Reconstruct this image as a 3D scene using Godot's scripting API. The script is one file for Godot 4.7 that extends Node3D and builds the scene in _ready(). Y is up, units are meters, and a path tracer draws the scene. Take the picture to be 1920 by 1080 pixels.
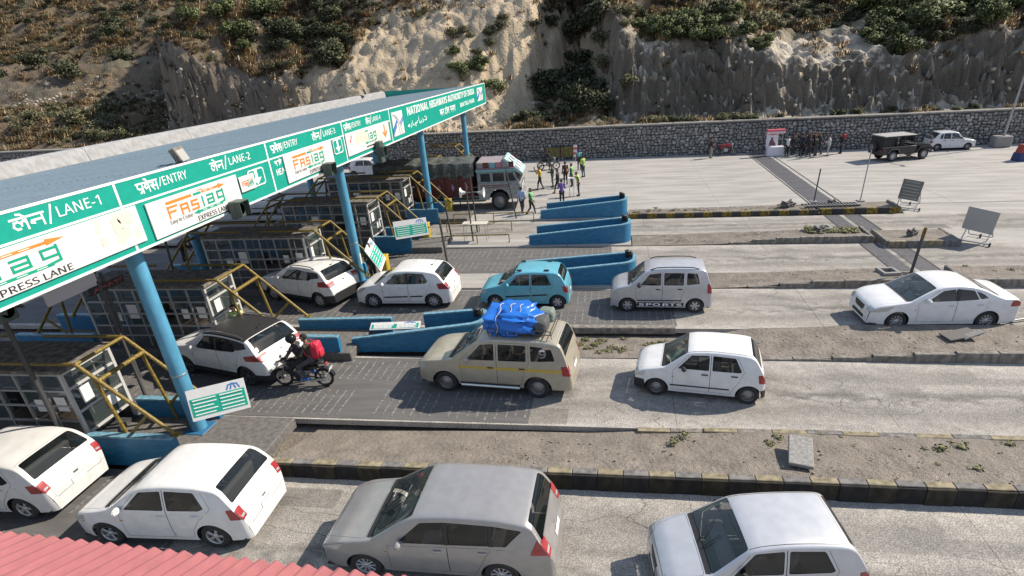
extends Node3D

const SUN_TO := Vector3(1.05, 1.0, -0.45)
var rng := RandomNumberGenerator.new()
var mats := {}
var texs := {}
var nz := FastNoiseLite.new()
var used := {}

# ---------------------------------------------------------------- mesh building
class MB:
	var v := PackedVector3Array()
	var n := PackedVector3Array()
	var c := PackedColorArray()
	var uv := PackedVector2Array()
	var col := Color(1, 1, 1)
	var xf := Transform3D.IDENTITY
	func tri(a: Vector3, b: Vector3, d: Vector3, na: Vector3, nb: Vector3, nd: Vector3) -> void:
		var g := (b - a).cross(d - a)
		if g.length_squared() < 1e-14:
			return
		var flip := g.dot(na + nb + nd) > 0.0
		v.append(xf * a)
		n.append((xf.basis * na).normalized())
		if flip:
			v.append(xf * d); n.append((xf.basis * nd).normalized())
			v.append(xf * b); n.append((xf.basis * nb).normalized())
		else:
			v.append(xf * b); n.append((xf.basis * nb).normalized())
			v.append(xf * d); n.append((xf.basis * nd).normalized())
		for i in 3:
			c.append(col)
	func quad(a: Vector3, b: Vector3, d: Vector3, e: Vector3, nn := Vector3.ZERO) -> void:
		var nm := nn
		if nm == Vector3.ZERO:
			nm = (d - a).cross(e - b).normalized()
		tri(a, b, d, nm, nm, nm)
		tri(a, d, e, nm, nm, nm)
	func quads(a: Vector3, b: Vector3, d: Vector3, e: Vector3, na: Vector3, nb: Vector3, nd: Vector3, ne: Vector3) -> void:
		tri(a, b, d, na, nb, nd)
		tri(a, d, e, na, nd, ne)
	func box(p: Vector3, s: Vector3, b := Basis.IDENTITY, bev := 0.0) -> void:
		var h := s * 0.5
		if bev <= 0.0:
			for ax in 3:
				for sg in [-1.0, 1.0]:
					var u := Vector3.ZERO; u[(ax + 1) % 3] = h[(ax + 1) % 3]
					var w := Vector3.ZERO; w[(ax + 2) % 3] = h[(ax + 2) % 3]
					var o := Vector3.ZERO; o[ax] = h[ax] * sg
					var nn := Vector3.ZERO; nn[ax] = sg
					quad(p + b * (o - u - w), p + b * (o + u - w), p + b * (o + u + w), p + b * (o - u + w), b * nn)
			return
		var e := minf(bev, minf(h.x, minf(h.y, h.z)) * 0.9)
		var i := h - Vector3(e, e, e)
		for ax in 3:
			var a1 := (ax + 1) % 3
			var a2 := (ax + 2) % 3
			for sg in [-1.0, 1.0]:
				var u := Vector3.ZERO; u[a1] = i[a1]
				var w := Vector3.ZERO; w[a2] = i[a2]
				var o := Vector3.ZERO; o[ax] = h[ax] * sg
				var nn := Vector3.ZERO; nn[ax] = sg
				quad(p + b * (o - u - w), p + b * (o + u - w), p + b * (o + u + w), p + b * (o - u + w), b * nn)
			for s1 in [-1.0, 1.0]:
				for s2 in [-1.0, 1.0]:
					var p1 := Vector3.ZERO; p1[a1] = h[a1] * s1; p1[a2] = i[a2] * s2
					var p2 := Vector3.ZERO; p2[a1] = i[a1] * s1; p2[a2] = h[a2] * s2
					var l := Vector3.ZERO; l[ax] = i[ax]
					var nn := Vector3.ZERO; nn[a1] = s1; nn[a2] = s2
					quad(p + b * (p1 - l), p + b * (p1 + l), p + b * (p2 + l), p + b * (p2 - l), b * nn.normalized())
		for sx in [-1.0, 1.0]:
			for sy in [-1.0, 1.0]:
				for sz in [-1.0, 1.0]:
					var nn := (b * Vector3(sx, sy, sz)).normalized()
					tri(p + b * Vector3(h.x * sx, i.y * sy, i.z * sz), p + b * Vector3(i.x * sx, h.y * sy, i.z * sz), p + b * Vector3(i.x * sx, i.y * sy, h.z * sz), nn, nn, nn)
	func frame(a: Vector3, d: Vector3) -> Basis:
		var z := (d - a).normalized()
		var up := Vector3.UP if absf(z.y) < 0.95 else Vector3.RIGHT
		var x := up.cross(z).normalized()
		return Basis(x, z.cross(x), z)
	func bar(a: Vector3, d: Vector3, w: float, h: float, bev := 0.0) -> void:
		box((a + d) * 0.5, Vector3(w, h, (d - a).length()), frame(a, d), bev)
	func tube(a: Vector3, d: Vector3, r: float, k := 10, r2 := -1.0, caps := true) -> void:
		var b := frame(a, d)
		var q := r if r2 < 0.0 else r2
		for i in k:
			var t0 := TAU * i / k
			var t1 := TAU * (i + 1) / k
			var n0 := b * Vector3(cos(t0), sin(t0), 0)
			var n1 := b * Vector3(cos(t1), sin(t1), 0)
			quads(a + n0 * r, a + n1 * r, d + n1 * q, d + n0 * q, n0, n1, n1, n0)
			if caps:
				tri(a, a + n0 * r, a + n1 * r, -b.z, -b.z, -b.z)
				tri(d, d + n0 * q, d + n1 * q, b.z, b.z, b.z)
	func path(pts: Array, r: float, k := 8) -> void:
		for i in pts.size() - 1:
			tube(pts[i], pts[i + 1], r, k)
	# revolve a profile of (radius, along) about axis z of t
	func lathe(pr: Array, t: Transform3D, k := 24, smooth := true) -> void:
		for j in pr.size() - 1:
			var p: Vector2 = pr[j]
			var q: Vector2 = pr[j + 1]
			var dn := Vector2(q.y - p.y, -(q.x - p.x)).normalized()
			var d0 := dn
			var d1 := dn
			if smooth:
				if j > 0:
					var o: Vector2 = pr[j - 1]
					d0 = (dn + Vector2(p.y - o.y, -(p.x - o.x)).normalized()).normalized()
					if d0.dot(dn) < 0.75: d0 = dn
				if j < pr.size() - 2:
					var o: Vector2 = pr[j + 2]
					d1 = (dn + Vector2(o.y - q.y, -(o.x - q.x)).normalized()).normalized()
					if d1.dot(dn) < 0.75: d1 = dn
			for i in k:
				var t0 := TAU * i / k
				var t1 := TAU * (i + 1) / k
				var e0 := Vector3(cos(t0), sin(t0), 0)
				var e1 := Vector3(cos(t1), sin(t1), 0)
				quads(t * (e0 * p.x + Vector3(0, 0, p.y)), t * (e1 * p.x + Vector3(0, 0, p.y)), t * (e1 * q.x + Vector3(0, 0, q.y)), t * (e0 * q.x + Vector3(0, 0, q.y)),
					t.basis * (e0 * d0.x + Vector3(0, 0, d0.y)), t.basis * (e1 * d0.x + Vector3(0, 0, d0.y)), t.basis * (e1 * d1.x + Vector3(0, 0, d1.y)), t.basis * (e0 * d1.x + Vector3(0, 0, d1.y)))
	# polygon in the xy plane of t, pushed from z0 to z1
	func prism(poly: PackedVector2Array, t: Transform3D, z0: float, z1: float) -> void:
		var ix := Geometry2D.triangulate_polygon(poly)
		for s in [[z1, 1.0], [z0, -1.0]]:
			var nn: Vector3 = t.basis.z * float(s[1])
			for i in range(0, ix.size(), 3):
				var a := poly[ix[i]]; var b := poly[ix[i + 1]]; var d := poly[ix[i + 2]]
				tri(t * Vector3(a.x, a.y, s[0]), t * Vector3(b.x, b.y, s[0]), t * Vector3(d.x, d.y, s[0]), nn, nn, nn)
		var area := 0.0
		for i in poly.size():
			area += poly[i].cross(poly[(i + 1) % poly.size()])
		var sg := 1.0 if area > 0 else -1.0
		for i in poly.size():
			var a := poly[i]; var b := poly[(i + 1) % poly.size()]
			var e := (b - a).normalized() * sg
			quad(t * Vector3(a.x, a.y, z0), t * Vector3(b.x, b.y, z0), t * Vector3(b.x, b.y, z1), t * Vector3(a.x, a.y, z1), t.basis * Vector3(e.y, -e.x, 0))
	func ball(p: Vector3, r: Vector3, k := 10) -> void:
		for j in k:
			for i in k * 2:
				var q := []
				for e in [[i, j], [i + 1, j], [i + 1, j + 1], [i, j + 1]]:
					var la := PI * (float(e[1]) / k - 0.5)
					var lo := PI * float(e[0]) / k
					q.append(Vector3(cos(la) * cos(lo), sin(la), cos(la) * sin(lo)))
				quads(p + q[0] * r, p + q[1] * r, p + q[2] * r, p + q[3] * r, q[0] / r, q[1] / r, q[2] / r, q[3] / r)
	func mesh() -> ArrayMesh:
		var m := ArrayMesh.new()
		if v.is_empty():
			return m
		var a := []
		a.resize(Mesh.ARRAY_MAX)
		a[Mesh.ARRAY_VERTEX] = v
		a[Mesh.ARRAY_NORMAL] = n
		a[Mesh.ARRAY_COLOR] = c
		if uv.size() == v.size():
			a[Mesh.ARRAY_TEX_UV] = uv
		m.add_surface_from_arrays(Mesh.PRIMITIVE_TRIANGLES, a)
		return m

# ---------------------------------------------------------------- materials
func lin(r: float, g: float, b: float) -> Color:
	return Color(r, g, b).linear_to_srgb()

func tex(key: String, seed_: int, freq: float, lo: float, hi: float, oct := 4, size := 512, kind := FastNoiseLite.TYPE_SIMPLEX_SMOOTH) -> NoiseTexture2D:
	if texs.has(key):
		return texs[key]
	var f := FastNoiseLite.new()
	f.seed = seed_
	f.noise_type = kind
	f.frequency = freq
	f.fractal_octaves = oct
	var t := NoiseTexture2D.new()
	t.width = size; t.height = size
	t.seamless = true
	t.noise = f
	var g := Gradient.new()
	g.set_color(0, Color(lo, lo, lo)); g.set_color(1, Color(hi, hi, hi))
	t.color_ramp = g
	texs[key] = t
	return t

# plain material; a second call with the same key returns the same one
func mat(key: String, c := Color.WHITE, rough := 0.7, metal := 0.0) -> StandardMaterial3D:
	if mats.has(key):
		return mats[key]
	var m := StandardMaterial3D.new()
	m.resource_name = key
	m.albedo_color = c
	m.roughness = rough
	m.metallic = metal
	mats[key] = m
	return m

# rough outdoor surface: blotches times grain, both laid on in world space
func ground_mat(key: String, c: Color, s1: Vector3, s2: float, t1: Texture2D, t2: Texture2D, bump := 0.0, rough := 0.92) -> StandardMaterial3D:
	if mats.has(key):
		return mats[key]
	var m := mat(key, c, rough)
	m.albedo_texture = t1
	m.uv1_triplanar = true
	m.uv1_world_triplanar = true
	m.uv1_scale = s1
	m.detail_enabled = true
	m.detail_albedo = t2
	m.detail_blend_mode = BaseMaterial3D.BLEND_MODE_MUL
	m.detail_uv_layer = BaseMaterial3D.DETAIL_UV_2
	m.uv2_triplanar = true
	m.uv2_world_triplanar = true
	m.uv2_scale = Vector3(s2, s2, s2)
	return m

func vcol(key: String, rough := 0.8, back := 0.0) -> StandardMaterial3D:
	if mats.has(key):
		return mats[key]
	var m := mat(key, Color.WHITE, rough)
	m.vertex_color_use_as_albedo = true
	if back > 0.0:
		m.backlight_enabled = true
		m.backlight = Color(back, back, back)
	return m

# ---------------------------------------------------------------- scene tree
func numbered(nm: String) -> String:
	if not used.has(nm):
		used[nm] = 0
		return nm
	used[nm] += 1
	return "%s_%03d" % [nm, used[nm]]

func tag(o: Node3D, label: String, cat: String, group := "", kind := "") -> Node3D:
	if label: o.set_meta("label", label)
	if cat: o.set_meta("category", cat)
	if group: o.set_meta("group", group)
	if kind: o.set_meta("kind", kind)
	return o

func thing(nm: String, label: String, cat: String, at := Vector3.ZERO, turn := 0.0, group := "") -> Node3D:
	var o := Node3D.new()
	o.name = numbered(nm)
	add_child(o, true)
	o.position = at
	o.rotation.y = turn
	tag(o, label, cat, group)
	return o

func put(nm: String, m: Mesh, material: Material, parent: Node = null, at := Transform3D.IDENTITY) -> MeshInstance3D:
	var o := MeshInstance3D.new()
	o.mesh = m
	if material:
		o.material_override = null
		for i in m.get_surface_count():
			o.set_surface_override_material(i, material)
	o.transform = at
	if parent == null:
		o.name = numbered(nm)
		add_child(o, true)
	else:
		var k := 0
		var want := nm
		while parent.has_node(NodePath(want)):
			k += 1
			want = "%s_%03d" % [nm, k]
		o.name = want
		parent.add_child(o, true)
	return o

func structure(nm: String, m: Mesh, material: Material, label := "", parent: Node = null, at := Transform3D.IDENTITY) -> MeshInstance3D:
	var o := put(nm, m, material, parent, at)
	if parent == null:
		tag(o, label, "", "", "structure")
	return o

func dup(o: Node3D, nm: String, at: Vector3, turn: float, label := "") -> Node3D:
	var r: Node3D = o.duplicate()
	r.name = numbered(nm)
	add_child(r, true)
	r.position = at
	r.rotation.y = turn
	if label: r.set_meta("label", label)
	return r

func lerp_table(t: Array, x: float, k: int) -> float:
	if x <= t[0][0]:
		return t[0][k]
	for i in t.size() - 1:
		if x <= t[i + 1][0]:
			var f: float = (x - t[i][0]) / (t[i + 1][0] - t[i][0])
			f = f * f * (3.0 - 2.0 * f)
			return lerpf(t[i][k], t[i + 1][k], f)
	return t[t.size() - 1][k]

const ORD := ["first", "second", "third", "fourth", "fifth", "sixth", "seventh", "eighth", "ninth", "tenth", "eleventh", "twelfth", "thirteenth", "fourteenth", "fifteenth", "sixteenth", "seventeenth", "eighteenth", "nineteenth", "twentieth"]
func ordinal(i: int) -> String:
	if i < 20: return ORD[i]
	var n := i + 1
	if n % 10 == 0: return ["thirtieth", "fortieth", "fiftieth"][n / 10 - 3]
	return ["twenty-", "thirty-", "forty-"][n / 10 - 2] + ORD[n % 10 - 1]

# ---------------------------------------------------------------- camera, sky, sun
func _ready() -> void:
	rng.seed = 7
	nz.seed = 3
	nz.noise_type = FastNoiseLite.TYPE_SIMPLEX_SMOOTH
	nz.frequency = 1.0
	nz.fractal_octaves = 1
	var cam := Camera3D.new()
	cam.name = "camera"
	add_child(cam)
	cam.position = Vector3(0, 8.69, 0)
	cam.basis = Basis(Vector3(0.9911, -0.0551, -0.1210), Vector3(-0.0028, 0.9014, -0.4330), Vector3(0.1329, 0.4295, 0.8933)).orthonormalized()
	var near := 0.1
	cam.set_frustum(near * 1080.0 / 1045.7, Vector2(-50.1 / 1045.7, 56.9 / 1045.7) * near, near, 600.0)
	cam.current = true
	var we := WorldEnvironment.new()
	we.name = "world"
	var env := Environment.new()
	env.background_mode = Environment.BG_SKY
	var sm := ProceduralSkyMaterial.new()
	sm.sky_top_color = Color(0.46, 0.53, 0.64)
	sm.sky_horizon_color = Color(0.80, 0.81, 0.82)
	sm.sky_curve = 0.12
	sm.ground_bottom_color = Color(0.3, 0.27, 0.23)
	sm.ground_horizon_color = Color(0.55, 0.55, 0.53)
	sm.energy_multiplier = 0.95
	var sky := Sky.new()
	sky.sky_material = sm
	env.sky = sky
	env.tonemap_mode = Environment.TONE_MAPPER_LINEAR
	env.tonemap_exposure = 2.0
	env.sdfgi_enabled = true
	env.ssao_enabled = true
	env.ssil_enabled = true
	we.environment = env
	add_child(we)
	var sun := DirectionalLight3D.new()
	sun.name = "sun"
	sun.light_energy = 1.15
	sun.light_color = Color(1.0, 0.955, 0.89)
	sun.light_angular_distance = 0.5
	sun.shadow_enabled = true
	add_child(sun)
	sun.look_at_from_position(Vector3.ZERO, -SUN_TO, Vector3.UP)
	build_ground()
	build_wall()
	build_hill()
	build_canopy()
	build_tolls()
	build_medians()
	build_cars()
	build_truck_and_jeep()
	build_people()
	build_small()

# ---------------------------------------------------------------- ground and roads
func road_mat() -> StandardMaterial3D:
	return ground_mat("concrete_road", lin(0.69, 0.655, 0.605), Vector3(0.04, 0.2, 0.22), 0.24, tex("streak", 11, 0.010, 0.82, 1.0, 6), tex("grain", 12, 0.2, 0.52, 1.0, 5, 512, FastNoiseLite.TYPE_SIMPLEX))

# wheel tracks, oil drips, patches and cracks of a lane, along u; v runs across it
func lane_mat() -> StandardMaterial3D:
	if mats.has("worn_lane"): return mats.worn_lane
	var im := Image.create(1024, 256, false, Image.FORMAT_RGB8)
	var r := RandomNumberGenerator.new()
	r.seed = 77
	var val := PackedFloat32Array()
	val.resize(1024 * 256)
	for y in 256:
		var v := y / 256.0
		for x in 1024:
			var a := TAU * x / 1024.0
			var n := nz.get_noise_3d(cos(a) * 2.2, sin(a) * 2.2, v * 5.0)
			var n2 := nz.get_noise_3d(cos(a) * 9.0, sin(a) * 9.0, v * 16.0 + 9.0)
			var n3 := nz.get_noise_3d(cos(a) * 30.0, sin(a) * 30.0, v * 22.0 + 40.0)
			var tr := exp(-pow((v - 0.27 - n * 0.03) / 0.085, 2.0)) + exp(-pow((v - 0.73 - n * 0.03) / 0.085, 2.0))
			var oil := exp(-pow((v - 0.5 + n2 * 0.05) / 0.10, 2.0)) * clampf(0.45 + n * 1.3, 0.0, 1.0)
			var dust := smoothstep(0.12, 0.0, v) + smoothstep(0.88, 1.0, v)
			val[y * 1024 + x] = 0.87 + n * 0.06 + n2 * 0.06 + n3 * 0.05 - tr * (0.08 + 0.1 * clampf(n2 + 0.3, 0, 1)) - oil * 0.24 + dust * 0.08
	for k in 26:
		var px := r.randf() * 1024.0
		var py := r.randf() * 256.0
		var ang := r.randf() * TAU
		for i in r.randi_range(60, 260):
			ang += r.randfn() * 0.25
			px += cos(ang) * 1.2
			py += sin(ang) * 0.9
			if py < 0 or py > 255: break
			var q := int(py) * 1024 + posmod(int(px), 1024)
			val[q] = val[q] * 0.72
	for k in 9:
		var bx := r.randi() % 1024
		var by := r.randi() % 200
		var bw := r.randi_range(30, 120)
		var bh := r.randi_range(20, 70)
		var g := r.randf_range(0.82, 1.1)
		for y in range(by, mini(by + bh, 256)):
			for x in bw: val[y * 1024 + posmod(bx + x, 1024)] *= g
	for y in 256:
		for x in 1024:
			var f := clampf(val[y * 1024 + x], 0.2, 1.0)
			im.set_pixel(x, y, Color(f, f * 0.992, f * 0.98))
	var m := mat("worn_lane", lin(0.69, 0.655, 0.605), 0.92)
	m.albedo_texture = ImageTexture.create_from_image(im)
	m.detail_enabled = true
	m.detail_albedo = tex("grain", 12, 0.2, 0.52, 1.0, 5, 512, FastNoiseLite.TYPE_SIMPLEX)
	m.detail_blend_mode = BaseMaterial3D.BLEND_MODE_MUL
	m.detail_uv_layer = BaseMaterial3D.DETAIL_UV_2
	m.uv2_triplanar = true
	m.uv2_world_triplanar = true
	m.uv2_scale = Vector3(0.2, 0.2, 0.2)
	return m

func soil_mat() -> StandardMaterial3D:
	if mats.has("soil"): return mats.soil
	var m := ground_mat("soil", lin(0.60, 0.52, 0.435), Vector3(0.13, 0.13, 0.13), 0.6, tex("blotch2", 17, 0.02, 0.74, 1.0, 6), tex("grain2", 14, 0.2, 0.3, 1.0, 4, 512, FastNoiseLite.TYPE_SIMPLEX))
	m.uv2_scale = Vector3(0.3, 0.3, 0.3)
	m.heightmap_enabled = true
	m.heightmap_texture = tex("clods", 18, 0.09, 0.0, 1.0, 5)
	m.heightmap_scale = 3.0
	return m

func slab_lane(called: String, x0: float, x1: float, z0: float, z1: float, dx: float, nzs: int, label: String) -> void:
	var o := thing(called, label, "")
	tag(o, "", "", "", "structure")
	var nx := int(round((x1 - x0) / dx))
	var w := (x1 - x0) / nx
	var d := (z1 - z0) / nzs
	var worn := nzs == 1
	for i in nx:
		for j in nzs:
			var mb := MB.new()
			mb.box(Vector3(0, -0.08, 0), Vector3(w - 0.008, 0.16, d - 0.008))
			if worn:
				for p in mb.v:
					mb.uv.append(Vector2((x0 + w * (i + 0.5) + p.x) / 26.0 + z0 * 0.37, p.z / d + 0.5))
			var s := put("slab", mb.mesh(), lane_mat() if worn else road_mat(), o)
			s.position = Vector3(x0 + w * (i + 0.5), rng.randf_range(-0.006, 0.0), z0 + d * (j + 0.5))

func build_ground() -> void:
	var g := MB.new()
	g.quad(Vector3(-160, -0.34, 40), Vector3(110, -0.34, 40), Vector3(110, -0.34, -60), Vector3(-160, -0.34, -60), Vector3.UP)
	structure("ground", g.mesh(), soil_mat(), "bare pale earth beneath and around the toll lanes")
	slab_lane("road_lane", -62, 44, -9.42, -5.6, 5.3, 1, "concrete lane nearest the camera, below the row of white cars")
	slab_lane("road_lane", -62, 44, -15.2, -11.68, 5.3, 1, "concrete lane where the beige jeep-wagon and the white hatchback queue")
	slab_lane("road_lane", -62, 44, -20.8, -17.3, 5.3, 1, "concrete lane of the light blue hatchback and the white sedan")
	slab_lane("road_lane", -62, 44, -26.15, -22.45, 5.3, 1, "empty concrete lane with dark grooved paving by the booths")
	slab_lane("road_lane", -62, 44, -30.95, -27.95, 5.3, 1, "empty concrete lane below the striped kerb")
	slab_lane("road_apron", -62, 62, -50.75, -32.95, 6.2, 4, "wide open concrete apron in front of the stone wall")
	slab_lane("road_apron", 15.2, 62, -32.9, -22.4, 5.2, 2, "open concrete road right of the medians")
	slab_lane("road_apron", -62, 44, -5.4, 6.0, 5.3, 2, "concrete road edge at the bottom of the picture")
	# darker grooved paving with thin white cross lines through the toll lanes
	var pm := ground_mat("dark_paving", lin(0.235, 0.225, 0.22), Vector3(0.08, 0.3, 0.5), 0.8, tex("streak", 11, 0.012, 0.7, 1.0), tex("grain", 12, 0.16, 0.62, 1.0))
	var wm := ground_mat("worn_white_line", lin(0.68, 0.66, 0.62), Vector3(0.6, 0.6, 0.6), 3.0, tex("wear", 15, 0.03, 0.35, 1.0), tex("grain", 12, 0.16, 0.62, 1.0))
	var bar := MB.new()
	bar.box(Vector3(0, 0.0015, 0), Vector3(0.052, 0.005, 1.3))
	var bm := bar.mesh()
	for L in [[-15.05, -11.75, -2.2, "along the lane of the motorbike and the beige jeep-wagon"], [-20.7, -17.5, 2.16, "under the four hatchbacks queueing at the second booth"], [-26.1, -22.5, -0.1, "in the empty lane behind the white hatchback"], [-9.4, -5.8, -9.0, "in the lane nearest the camera"]]:
		var o := thing("paving_strip", "dark paving with thin white lines " + str(L[3]), "")
		tag(o, "", "", "", "structure")
		var x1: float = L[2]
		var q := MB.new()
		q.box(Vector3((x1 - 27.0) / 2, 0.002, (L[0] + L[1]) / 2), Vector3(x1 + 27.0, 0.005, L[1] - L[0]))
		put("paving", q.mesh(), pm, o)
		var zc: float = (L[0] + L[1]) / 2
		var x := x1 - 0.12
		while x > -17.5:
			for s in [-1, 1]:
				if rng.randf() < 0.93:
					var b := put("painted_line", bm, wm, o)
					b.position = Vector3(x + rng.randf_range(-0.015, 0.015), 0.0062, zc + s * 0.86 + rng.randf_range(-0.06, 0.06))
					b.scale.z = rng.randf_range(0.8, 1.06)
			x -= 0.262
	# drain cover band across the lanes at the right
	var dm := ground_mat("drain_steel", lin(0.19, 0.185, 0.20), Vector3(0.4, 0.4, 0.4), 1.6, tex("blotch", 13, 0.02, 0.7, 1.0), tex("grain", 12, 0.16, 0.62, 1.0), 0.0, 0.6)
	var dr := thing("drain_cover", "grey steel drain covers in a band across the lanes", "")
	tag(dr, "", "", "", "structure")
	var rim := MB.new()
	for Z in [[-50.4, -33.0], [-30.9, -28.0], [-26.1, -22.5]]:
		var n := int((Z[1] - Z[0]) / 1.45)
		for i in n:
			var zc: float = Z[0] + (Z[1] - Z[0]) * (i + 0.5) / n
			for sx in ([11.95] if Z[0] < -40 else [11.55, 12.5]):
				var w := 1.3 if Z[0] < -40 else 0.72
				var mb := MB.new()
				mb.box(Vector3.ZERO, Vector3(w, 0.012, (Z[1] - Z[0]) / n - 0.03))
				put("cover_plate", mb.mesh(), dm, dr, Transform3D(Basis.IDENTITY, Vector3(sx + rng.randf_range(-0.02, 0.02), 0.004, zc)))
		for sx in [11.16, 12.92]:
			var mb := MB.new()
			mb.box(Vector3(sx, 0.006, (Z[0] + Z[1]) / 2), Vector3(0.07, 0.016, Z[1] - Z[0]))
			put("cover_rail", mb.mesh(), mat("dark_iron", lin(0.05, 0.05, 0.05), 0.6), dr)

# ---------------------------------------------------------------- retaining wall
func build_wall() -> void:
	var w := thing("stone_wall", "long grey stone retaining wall with a pale concrete coping under the hill", "wall", Vector3(0, 0, -50.8))
	var mm := ground_mat("mortar", lin(0.22, 0.21, 0.195), Vector3(0.2, 0.5, 0.2), 1.2, tex("blotch", 13, 0.02, 0.5, 1.0), tex("grain2", 14, 0.14, 0.5, 1.0))
	var cm := ground_mat("coping", lin(0.5, 0.47, 0.43), Vector3(0.3, 0.3, 0.3), 1.4, tex("blotch", 13, 0.02, 0.6, 1.0), tex("grain", 12, 0.16, 0.62, 1.0))
	var f := MB.new()
	f.box(Vector3(-5, 1.1, -0.6), Vector3(140, 2.86, 1.2))
	put("wall_face", f.mesh(), mm, w)
	for i in 28:
		var mb := MB.new()
		mb.box(Vector3(-72.5 + i * 5.0, 2.585 + rng.randf_range(-0.01, 0.01), -0.42), Vector3(4.97, 0.13, 0.96), Basis.IDENTITY, 0.02)
		put("coping_stone", mb.mesh(), cm, w)
	for i in 10:
		var mb := MB.new()
		mb.box(Vector3(-20.0 + i * 7.0, 1.2, 0.055), Vector3(0.05, 2.5, 0.02))
		put("wall_joint", mb.mesh(), mat("dark_iron", lin(0.05, 0.05, 0.05), 0.6), w)
	# each stone stands proud of the mortar; too small to pick apart singly
	var st := MB.new()
	st.ball(Vector3.ZERO, Vector3(0.5, 0.5, 0.5), 4)
	var m := MultiMesh.new()
	m.transform_format = MultiMesh.TRANSFORM_3D
	m.use_colors = true
	m.mesh = st.mesh()
	var xs := []
	var cols := []
	for r in 11:
		var x := -74.0
		while x < 64.0:
			var ww := rng.randf_range(0.17, 0.44)
			var hh := rng.randf_range(0.14, 0.27)
			xs.append(Transform3D(Basis(Vector3(0, 0, 1), rng.randf_range(-0.25, 0.25)).scaled_local(Vector3(ww, hh, rng.randf_range(0.06, 0.11))), Vector3(x + ww * 0.5, 0.1 + r * 0.225 + rng.randf_range(-0.06, 0.06), 0.01)))
			var g := 0.17 + 0.08 * rng.randf()
			if rng.randf() < (0.26 if x > 4.0 else 0.1):
				g = rng.randf_range(0.26, 0.38)
			cols.append(Color(g, g * 0.97, g * 0.93))
			x += ww + 0.03
	m.instance_count = xs.size()
	for i in xs.size():
		m.set_instance_transform(i, xs[i])
		m.set_instance_color(i, cols[i])
	var o := MultiMeshInstance3D.new()
	o.name = "stones"
	o.multimesh = m
	o.material_override = vcol("wall_stone", 0.9)
	o.set_meta("kind", "stuff")
	w.add_child(o, true)

# ---------------------------------------------------------------- hillside
#            x     foot  cliff  width slope floor flute
const HILL := [
	[-130.0, 6.0, 3.0, 10.0, 0.50, 0.42, 0.2], [-75.0, 9.0, 4.0, 11.0, 0.50, 0.42, 0.3], [-60.0, 12.0, 4.5, 10.0, 0.50, 0.36, 0.4], [-53.0, 13.0, 5.0, 8.0, 0.5, 0.28, 0.5],
	[-50.5, 11.5, 7.0, 4.0, 0.5, 0.22, 0.6], [-48.0, 6.5, 8.8, 2.2, 0.50, 0.18, 0.9], [-45.5, 3.6, 8.9, 2.4, 0.58, 0.15, 0.9], [-41.0, 3.2, 6.8, 2.6, 0.65, 0.15, 0.9], [-36.0, 3.6, 4.6, 2.4, 0.72, 0.25, 0.8],
	[-30.0, 3.6, 3.9, 2.6, 0.78, 0.3, 0.6], [-27.8, 3.4, 4.6, 3.6, 0.86, 0.3, 0.45], [-26.0, 0.9, 6.6, 7.0, 0.75, 0.3, 0.25], [-21.0, 0.7, 8.2, 9.4, 0.7, 0.3, 0.25], [-17.0, 1.3, 9.2, 9.8, 0.7, 0.25, 0.28],
	[-13.0, 2.2, 10.2, 9.8, 0.72, 0.2, 0.3], [-10.0, 3.2, 10.6, 9.0, 0.75, 0.2, 0.35], [-8.4, 4.8, 9.6, 7.0, 0.8, 0.25, 0.5], [-6.6, 9.0, 6.0, 6.0, 0.8, 0.30, 0.5], [-4.6, 13.0, 5.0, 7.0, 0.75, 0.32, 0.4],
	[-2.6, 10.0, 5.0, 5.0, 0.8, 0.32, 0.5], [-0.8, 4.6, 8.6, 3.2, 0.75, 0.2, 0.7], [0.8, 2.4, 7.2, 2.8, 0.62, 0.15, 0.9], [3.0, 1.8, 6.2, 3.8, 0.52, 0.15, 0.9], [7.0, 1.5, 6.0, 3.6, 0.5, 0.1, 1.0], [10.8, 1.1, 6.2, 3.2, 0.45, 0.1, 1.1],
	[13.5, 0.9, 4.4, 2.8, 0.34, 0.1, 1.2], [16.0, 0.9, 3.9, 2.7, 0.34, 0.1, 1.3], [19.5, 0.9, 4.0, 2.7, 0.34, 0.1, 1.2], [24.0, 0.9, 4.3, 2.8, 0.42, 0.1, 1.1], [28.0, 0.9, 5.2, 3.0, 0.44, 0.1, 1.1], [33.0, 0.9, 5.7, 3.1, 0.42, 0.1, 1.1], [48.0, 1.2, 5.4, 3.0, 0.46, 0.1, 1.0], [90.0, 1.5, 5.0, 2.2, 0.5, 0.1, 0.8]]

func hill_row(x: float) -> PackedFloat32Array:
	var r := PackedFloat32Array()
	var i := 0
	while i < HILL.size() - 2 and x > HILL[i + 1][0]:
		i += 1
	var f := clampf((x - HILL[i][0]) / (HILL[i + 1][0] - HILL[i][0]), 0.0, 1.0)
	f = f * f * (3.0 - 2.0 * f)
	for k in 7:
		r.append(lerpf(HILL[i][k], HILL[i + 1][k], f))
	return r

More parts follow.
